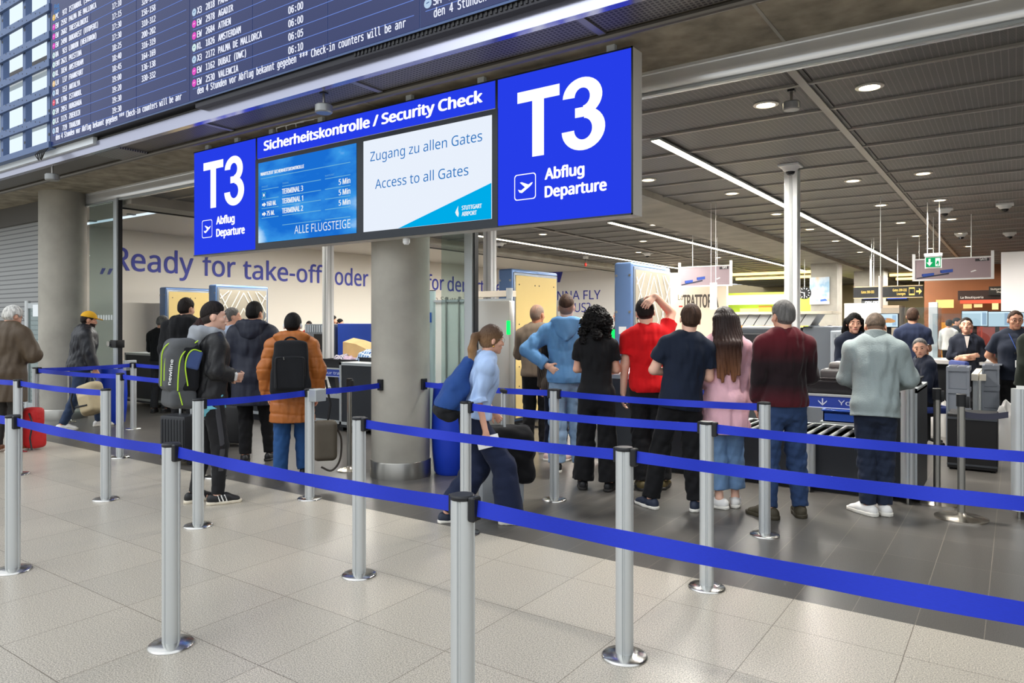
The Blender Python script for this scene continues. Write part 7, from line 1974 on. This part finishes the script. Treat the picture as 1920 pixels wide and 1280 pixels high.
m = MB(); m.rbox((-.11, -.20, .05), (.11, .16, .56), pm('case_silver', (176, 182, 188), .35, metal=.3), .03, 2); m.build('shell', o)
m = MB()
for sx_ in (-.06, .06): m.cyl((sx_, .0, .55), (sx_, .0, 1.0), .011, M_ALU, 10)
m.rbox((-.08, -.02, .98), (.08, .02, 1.01), M_BLACK, .006); m.build('handle', o)
m = MB()
for sy_ in (-.15, .12): m.cyl((-.1, sy_, .03), (-.06, sy_, .03), .03, M_BLACK, 10); m.cyl((.06, sy_, .03), (.1, sy_, .03), .03, M_BLACK, 10)
m.build('wheels', o)
F = Field(V(-.35, -.4, .15), V(.35, .42, .9), .010); F.add(rboxp((0, .03, .52), (.15, .21, .15), .08), .02); F.add(rboxp((.03, .15, .42), (.13, .085, .22), .06, rotm('x', 6)), .04)
P_, Q_ = F.mod(lambda D, X, Y, Z: D + wrinkle(51, .8, .008)(X, Y, Z)).mesh(); oc = mesh_obj('draped_coat', P_, Q_, BLK); oc.location = (x_, y_, .03); oc.rotation_euler.z = p.rz; tag(oc, 'black coat draped over the trolley suitcase of striding woman', 'coat')
# --- bald man and neighbour
p = Fig('bald man in taupe sweater standing before the yellow scanner panel', (1006, 8.75), 14, 1.79, b=1.08, head=(16, 2, 0), arms={1: 'fold', -1: 'fold'}, skin='c', h=.010)
p.hair(H_FADE, top=.003, sides=.004, blend=.6); p.top('sweater', cloth('knit_taupe', (118, 104, 90)), th=.026, hem=.90, wr=(.005, 1)); p.pants('trousers', BLK, ankle=.065, knee=.075); p.shoes(SHW, SOLW, chunky=1.1)
p = Fig('person in dark striped top half hidden behind the blue hoodie', (1042, 8.2), 30, 1.62, 'f', head=(10, 5, 0), arms={1: 'fwd', -1: 'down'}, skin='b', h=.012)
p.hair(H_DK, 'long', top=.014, sides=.012, length=.2); p.top('striped_top', brickmat('stripe_dark', (52, 44, 40), (58, 50, 44), (104, 88, 74), .025, 5.0, .004, rough=.8), th=.03, hem=.86); p.pants('trousers', NVY); p.shoes(pm('shoe_rose', (206, 176, 168), .5), SOLW)
# --- blue hoodie
p = Fig('man in light blue hoodie, hand on hip, seen from behind', (1062, 7.62), 2, 1.855, b=1.04, feet={1: (.14, .06), -1: (-.09, -.02)}, arms={-1: ((.40, -.06, 1.21), (.175, -.12, 1.05)), 1: ((.26, .05, 1.16), (.10, .24, 1.12))}, hands={-1: {'dir': (.75, -.1, -.5), 'palm': (.3, .9, 0), 'curl': 20}}, head=(2, -1, 0), skin='d', h=.0085)
p.hair(H_BR, top=.022, sides=.0045, low=.022, blend=.45)
p.top('hoodie', cloth('hoodie_blue', (98, 146, 194), noise=.08), th=.030, hem=.885, wr=(.006, .9), sleeve=1.93, cuff=.003, quilt=None)
hood_bag(p, 'hood', MC['hoodie_blue'], .06, .125, 15, .18)
p.pants('baggy_jeans', JEANL, ankle=.085, knee=.088, thigh=.088, wr=(.007, .8)); p.shoes(SHB, SOLW)
# --- curly woman
p = Fig('woman with black curly hair and black T-shirt, arms crossed, from behind', (1118, 6.78), 8, 1.70, 'f', b=1.04, feet={1: (.13, 0), -1: (-.13, .02)}, arms={1: ((.24, .03, 1.17), (-.06, .19, 1.17)), -1: ((.24, .03, 1.17), (-.04, .17, 1.13))}, hands={1: {'dir': (-1, .1, .1), 'palm': (0, -1, 0)}, -1: {'dir': (1, .1, .1), 'palm': (0, -1, 0)}}, head=(4, 0, 0), skin='a', h=.009)
p.hair(H_BLK, 'curly', top=.03, sides=.03, length=.1, seed=4); p.top('tee_shirt', BLK, th=.016, hem=.89, sleeve=.62, taper=.012, wr=(.004, 1))
p.pants('flared_trousers', BLK, ankle=.105, knee=.088, thigh=.088, end=1.0); p.shoes(SHB, SOLB)
# --- red shirt
p = Fig('man in red T-shirt scratching the back of his head', (1216, 6.78), 2, 1.79, b=1.04, feet={1: (.13, .08), -1: (-.06, 0)}, side=-2, arms={1: ((.245, .10, 1.62), (.085, -.085, 1.785)), -1: ((.225, -.03, 1.15), (.235, .0, .89))}, hands={1: {'dir': (-.70, -.40, -.60), 'palm': (.15, .85, -.45), 'curl': 16, 'spread': 1}, -1: {'palm': (1, .3, 0), 'curl': 30}}, head=(-6, 8, -4), skin='d', h=.0075)
p.hair(H_DK, top=.02, sides=.010); p.top('tee_shirt', cloth('tee_red', (206, 20, 26), noise=.05), th=.018, hem=.90, sleeve=.62, taper=.012, wr=(.005, 1.1), armk=.03)
p.pants('cargo_trousers', cloth('cargo_black', (28, 28, 30), bump=.2), ankle=.075, knee=.085, thigh=.086, wr=(.006, 1)); p.shoes(pm('shoe_olive', (86, 74, 40), .6), SOLB)
# --- navy T-shirt
p = Fig('man in navy T-shirt with crossed arms, feet apart, from behind', (1281, 6.05), -6, 1.72, b=1.06, side=7, hip=(-.02, 0), feet={1: (.10, .0), -1: (-.27, .04)}, arms={-1: ((.27, .03, 1.16), (-.0, .185, 1.14)), 1: ((.23, .03, 1.17), (-.06, .20, 1.17))}, hands={-1: {'dir': (1, .1, .2), 'palm': (0, -1, 0)}, 1: {'dir': (-.8, .1, .2), 'palm': (0, -1, 0)}}, head=(2, 4, 0), skin='d', h=.0085, toes={1: 20, -1: -35})
p.hair(H_BR, top=.020, sides=.012); p.top('tee_shirt', cloth('tee_navy', (26, 34, 50)), th=.018, hem=.86, sleeve=.66, taper=.012, wr=(.004, 1), grow=.01)
p.pants('trousers', BLK, ankle=.072, knee=.085, thigh=.086, wr=(.006, 1)); p.shoes(SHN, SOLW)
# --- pink sweater
CHEST = ombre('hair_chestnut', [(1.10, (124, 80, 52)), (1.25, (88, 56, 38)), (1.38, (52, 32, 26)), (1.65, (34, 24, 22))], rough=.42)
p = Fig('woman with long brown hair in oversized pink sweater', (1360, 6.12), -10, 1.69, 'f', b=.98, head=(-8, 3, 0), feet={1: (.09, .06), -1: (-.06, -.02)}, arms={-1: ((.25, -.02, 1.16), (.08, .20, 1.05)), 1: ((.20, -.0, 1.15), (.19, .08, .90))}, hands={-1: {'curl': 40}}, skin='d', h=.0085, toes={1: 10, -1: -60})
p.hair(CHEST, 'long', top=.020, sides=.018, length=.36, wid=.085); 
p.top('pink_sweater', cloth('knit_pink', (228, 180, 190), noise=.05, bump=.3, bs=120), th=.036, hem=.66, grow=.015, sleeve={1: 2.0, -1: 1.55}, taper=.014, wr=(.009, .75), armk=.03, cuff=.008)
p.pants('cropped_jeans', cloth('washed_denim', (104, 134, 170), bump=.25, noise=.12), ankle=.088, knee=.085, thigh=.086, end=.82); p.shoes(SHW, SOLW)
# --- maroon sweater
p = Fig('grey-haired man in maroon and black ombre sweater', (1471, 5.82), -16, 1.74, b=1.03, lean=1, head=(-14, 2, 0), feet={1: (.13, .05), -1: (-.14, -.03)}, arms={1: ((.225, .02, 1.15), (.13, .24, 1.05)), -1: ((.22, -.02, 1.15), (.20, .08, .92))}, skin='a', h=.0085, toes={1: 8, -1: -40}, belly=.02)
p.hair(H_GR, top=.018, sides=.012); p.face(brow=(80, 74, 70))
p.top('ombre_sweater', ombre('knit_ombre', [(.86, (88, 20, 30)), (.96, (66, 18, 26)), (1.08, (28, 16, 20)), (1.24, (30, 16, 20)), (1.38, (74, 20, 28)), (1.50, (96, 24, 34))]), th=.026, hem=.90, wr=(.005, 1.1), cuff=.002)
p.pants('jeans', cloth('indigo_denim', (46, 66, 102), bump=.25, noise=.14), ankle=.062, knee=.080, thigh=.086, wr=(.006, 1.1)); p.shoes(pm('shoe_hiking', (62, 56, 42), .7, bump=.4, bscale=60), pm('sole_ochre', (60, 54, 40), .6), chunky=1.15)
# --- grey jacket man
p = Fig('man in pale grey fleece jacket bending over the right table', (1641, 5.92), 3, 1.68, b=1.02, lean=9, hip=(0, -.03), head=(-6, 32, 0), feet={1: (.07, .02), -1: (-.05, -.05)}, arms={1: ((.275, .08, 1.17), (.13, .31, 1.13)), -1: ((.255, .08, 1.17), (.13, .31, 1.13))}, hands={1: {'curl': 40}, -1: {'curl': 40}}, skin='b', h=.0085, toes={1: -25, -1: -50})
p.hair(hairm('hair_ash', (92, 78, 66)), top=.014, sides=.005, blend=.6); p.face()
p.top('fleece_jacket', cloth('fleece_grey', (152, 164, 164), noise=.04, bump=.3, bs=110), th=.034, hem=.83, grow=.004, wr=(.006, .8), collar=(.090, .095), armk=.03)
p.pants('jeans', JEAND, ankle=.064, knee=.076, thigh=.088, wr=(.006, 1.1)); p.shoes(SHW, SOLW, chunky=1.2, lace=pm('lace_grey', (150, 156, 162), .6))
# --- staff
p = Fig('dark-haired security woman facing us behind the grey jacket man', (1601, 8.5), 166, 1.68, 'f', head=(4, 6, 0), skin='a', h=.0085, arms={1: 'fwd', -1: 'fwd'})
p.hair(H_BLK, 'long', top=.014, sides=.012, length=.22, wid=.07); p.face(lips=(170, 70, 76), brow=(26, 20, 18)); p.top('uniform_jacket', NVY, th=.024, hem=.86, collar=(.062, .03)); p.pants('trousers', BLK); p.shoes(SHB, SOLB)
p = Fig('man in navy polo shirt turned away behind the plexiglass', (1711, 10.9), 0, 1.79, b=1.1, skin='b', h=.010, arms={1: 'fwd', -1: 'fwd'}, head=(4, 4, 0))
p.hair(H_BR, top=.016, sides=.008); p.top('polo_shirt', cloth('polo_navy', (40, 48, 72)), th=.018, hem=.88, sleeve=.72, taper=.012, collar=(.066, .03))
F = p.field()
for sd in (1, -1):
    S_, E_ = p.sh[sd], p.el[sd]; F.add(rcone(S_ + (E_ - S_) * .67, S_ + (E_ - S_) * .71, .081, .081, True, True), .002)
p.child('sleeve_band', F, M_WHITEP); p.pants('trousers', BLK); p.shoes(SHB, SOLB)
p = Fig('seated security man in dark sweater looking back over his shoulder', (1740, 9.05), -112, 1.74, lean=8, drop=.36, head=(-62, 6, 0), feet={1: (.14, .46), -1: (-.14, .50)}, knees={1: (.14, .42, .53), -1: (-.14, .42, .53)}, arms={1: ((.25, .10, 1.17), (.16, .32, 1.08)), -1: ((.25, .10, 1.17), (.16, .32, 1.08))}, skin='a', h=.009)
p.hair(H_GR, top=.006, sides=.008, line=.016, blend=.6); p.face(brow=(90, 80, 74)); p.top('uniform_sweater', NVY, th=.028, hem=.93, wr=(.005, 1)); 
F = p.field(); a = p.nb + p.M @ V(0, -.005, -.02); F.add(econe(a, a + p.M @ V(0, .005, .05), (.078, .078), (.066, .066), p.xs, False, True), .01); F.add(econe(a + p.M @ V(0, 0, .03), a + p.M @ V(0, .01, .09), (.056, .056), (.056, .056), p.xs), .004, 's'); p.child('shirt_collar', F, M_WHITE)
p.pants('trousers', BLK, waist=1.0); p.shoes(SHB, SOLB)
p = Fig('security woman with arms crossed facing us behind the crates', (1812, 10.1), 176, 1.64, 'f', b=1.08, lean=-2, head=(4, -6, 0), skin='a', h=.0085, arms={1: ((.24, .02, 1.16), (-.07, .20, 1.19)), -1: ((.24, .02, 1.16), (-.07, .19, 1.13))}, hands={1: {'dir': (-1, .0, .1), 'palm': (0, -1, 0)}, -1: {'dir': (1, .0, .1), 'palm': (0, -1, 0)}})
p.hair(H_DK, 'short', top=.010, sides=.006, low=-.05); p.face(lips=(190, 110, 106)); p.top('uniform_blouse', cloth('uniform_ink', (34, 38, 50)), th=.020, hem=.84, sleeve=1.45, collar=(.060, .025), neck=.012, wr=(.006, 1))
m = MB(); m.prism([(-.032, 1.475), (.032, 1.475), (.004, 1.30), (-.004, 1.30)], cloth('under_shirt', (222, 212, 204)), lambda u, v, d: tuple(p.T((u, .112 + .022 * (1.475 - v) / .17 + d, v)) * p.k), 0.012, .030); m.build('shirt_front', p.body, smooth=0)
p.pants('trousers', BLK); p.shoes(SHB, SOLB)
p = Fig('security man with glasses and blue lanyard at the right edge', (1903, 9.1), 172, 1.72, b=1.16, head=(-6, 4, 0), skin='b', h=.0085, belly=.03, arms={1: ((.28, -.10, 1.17), (.08, -.19, .99)), -1: ((.28, -.10, 1.17), (.08, -.19, .99))})
p.hair(H_BR, top=.008, sides=.008, line=.012); p.face(glasses='dark', brow=(60, 46, 38)); p.top('polo_shirt', cloth('polo_ink', (38, 44, 58)), th=.018, hem=.86, sleeve=.74, taper=.012, collar=(.068, .03), neck=.006)
tp = lambda x, y, z: p.T((x, y, z)) * p.k
m = MB()
for sd in (1, -1): m.tube([tp(sd * .078, -.02, 1.505), tp(sd * .074, .09, 1.455), tp(sd * .048, .182, 1.36), tp(sd * .008, .225, 1.24)], .008, pm('lanyard_blue', (60, 100, 190), .6), 6, flat=.4)
m.rbox((-.035, -.004, -.012), (.035, .004, .012), M_BLACK, .002, 1, Matrix.Translation(Vector(tp(0, .232, 1.215)))); m.tube([tp(0, .234, 1.2), tp(0, .238, 1.12)], .006, MC['lanyard_blue'], 6)
m.rbox((-.032, -.003, -.045), (.032, .003, .045), M_WHITEP, .002, 1, Matrix.Translation(Vector(tp(0, .244, 1.08)))); m.rbox((-.012, .003, -.02), (.012, .0045, .01), M_GREYM, .0004, 1, Matrix.Translation(Vector(tp(0, .244, 1.08)))); m.build('lanyard', p.body)
p.pants('trousers', BLK); p.shoes(SHB, SOLB)
p = Fig('person in dark green coat cut by the right frame edge', (1957, 7.9), -30, 1.70, b=1.1, skin='b', h=.012)
p.hair(H_DK); p.top('coat', cloth('coat_forest', (40, 46, 40)), th=.045, hem=.75); p.pants('trousers', BLK); p.shoes(SHB, SOLB)
p = Fig('grey-haired operator with glasses behind the lattice scanner panel', (1163, 13.2), -108, 1.84, head=(0, 0, 0), skin='b', h=.012, arms={1: 'fwd', -1: 'fwd'})
p.hair(hairm('hair_sandy', (140, 118, 96)), top=.012, sides=.010); p.face(glasses='steel'); p.top('uniform_shirt', cloth('uniform_grey', (52, 56, 58)), th=.02, hem=.9, sleeve=.7); p.pants('trousers', BLK); p.shoes(SHB, SOLB)
# distant people, only heads and shoulders show
for (px, t, phi, H, lab, hm_, tc_) in (
        (1527, 19.0, 70, 1.84, 'distant ginger-haired person beside the concrete column', hairm('hair_ginger', (120, 70, 50)), (70, 74, 84)),
        (1554, 14.0, 60, 1.52, 'short dark-haired person behind the grey X-ray machine', H_DK, (120, 110, 104)),
        (580, 19.5, 200, 1.62, 'dark-haired person peeking over the X-ray machine on the left', H_DK, (180, 40, 44)),
        (622, 18.2, 100, 1.76, 'dark-haired person just behind the white post on the left', H_BLK, (60, 60, 64)),
        (636, 19.4, 120, 1.68, 'dark-haired person with pale collar over blue partition', H_BLK, (220, 216, 210)),
        (1093, 12.4, 190, 1.66, 'person in pale cap glimpsed between blue hoodie and curly hair', hairm('hair_cream', (216, 200, 170)), (176, 70, 50)),
        (1779, 19.0, 20, 1.66, 'shopper in white top and black skirt behind the plexiglass', H_DK, (226, 220, 214)),
        (1792, 20.5, 100, 1.72, 'shopper in dark jacket behind the plexiglass', H_BLK, (40, 40, 48))):
    p = Fig(lab, (px, t), phi, H, skin='b', h=.016, head=(0, 8, 0)); p.hair(hm_, top=.014, sides=.010)
    p.top('shirt', cloth('shirt_%d_%d' % (tc_[0], px), tc_), th=.02, hem=.9, sleeve=1.9); p.pants('trousers', BLK); p.shoes(SHB, SOLB)
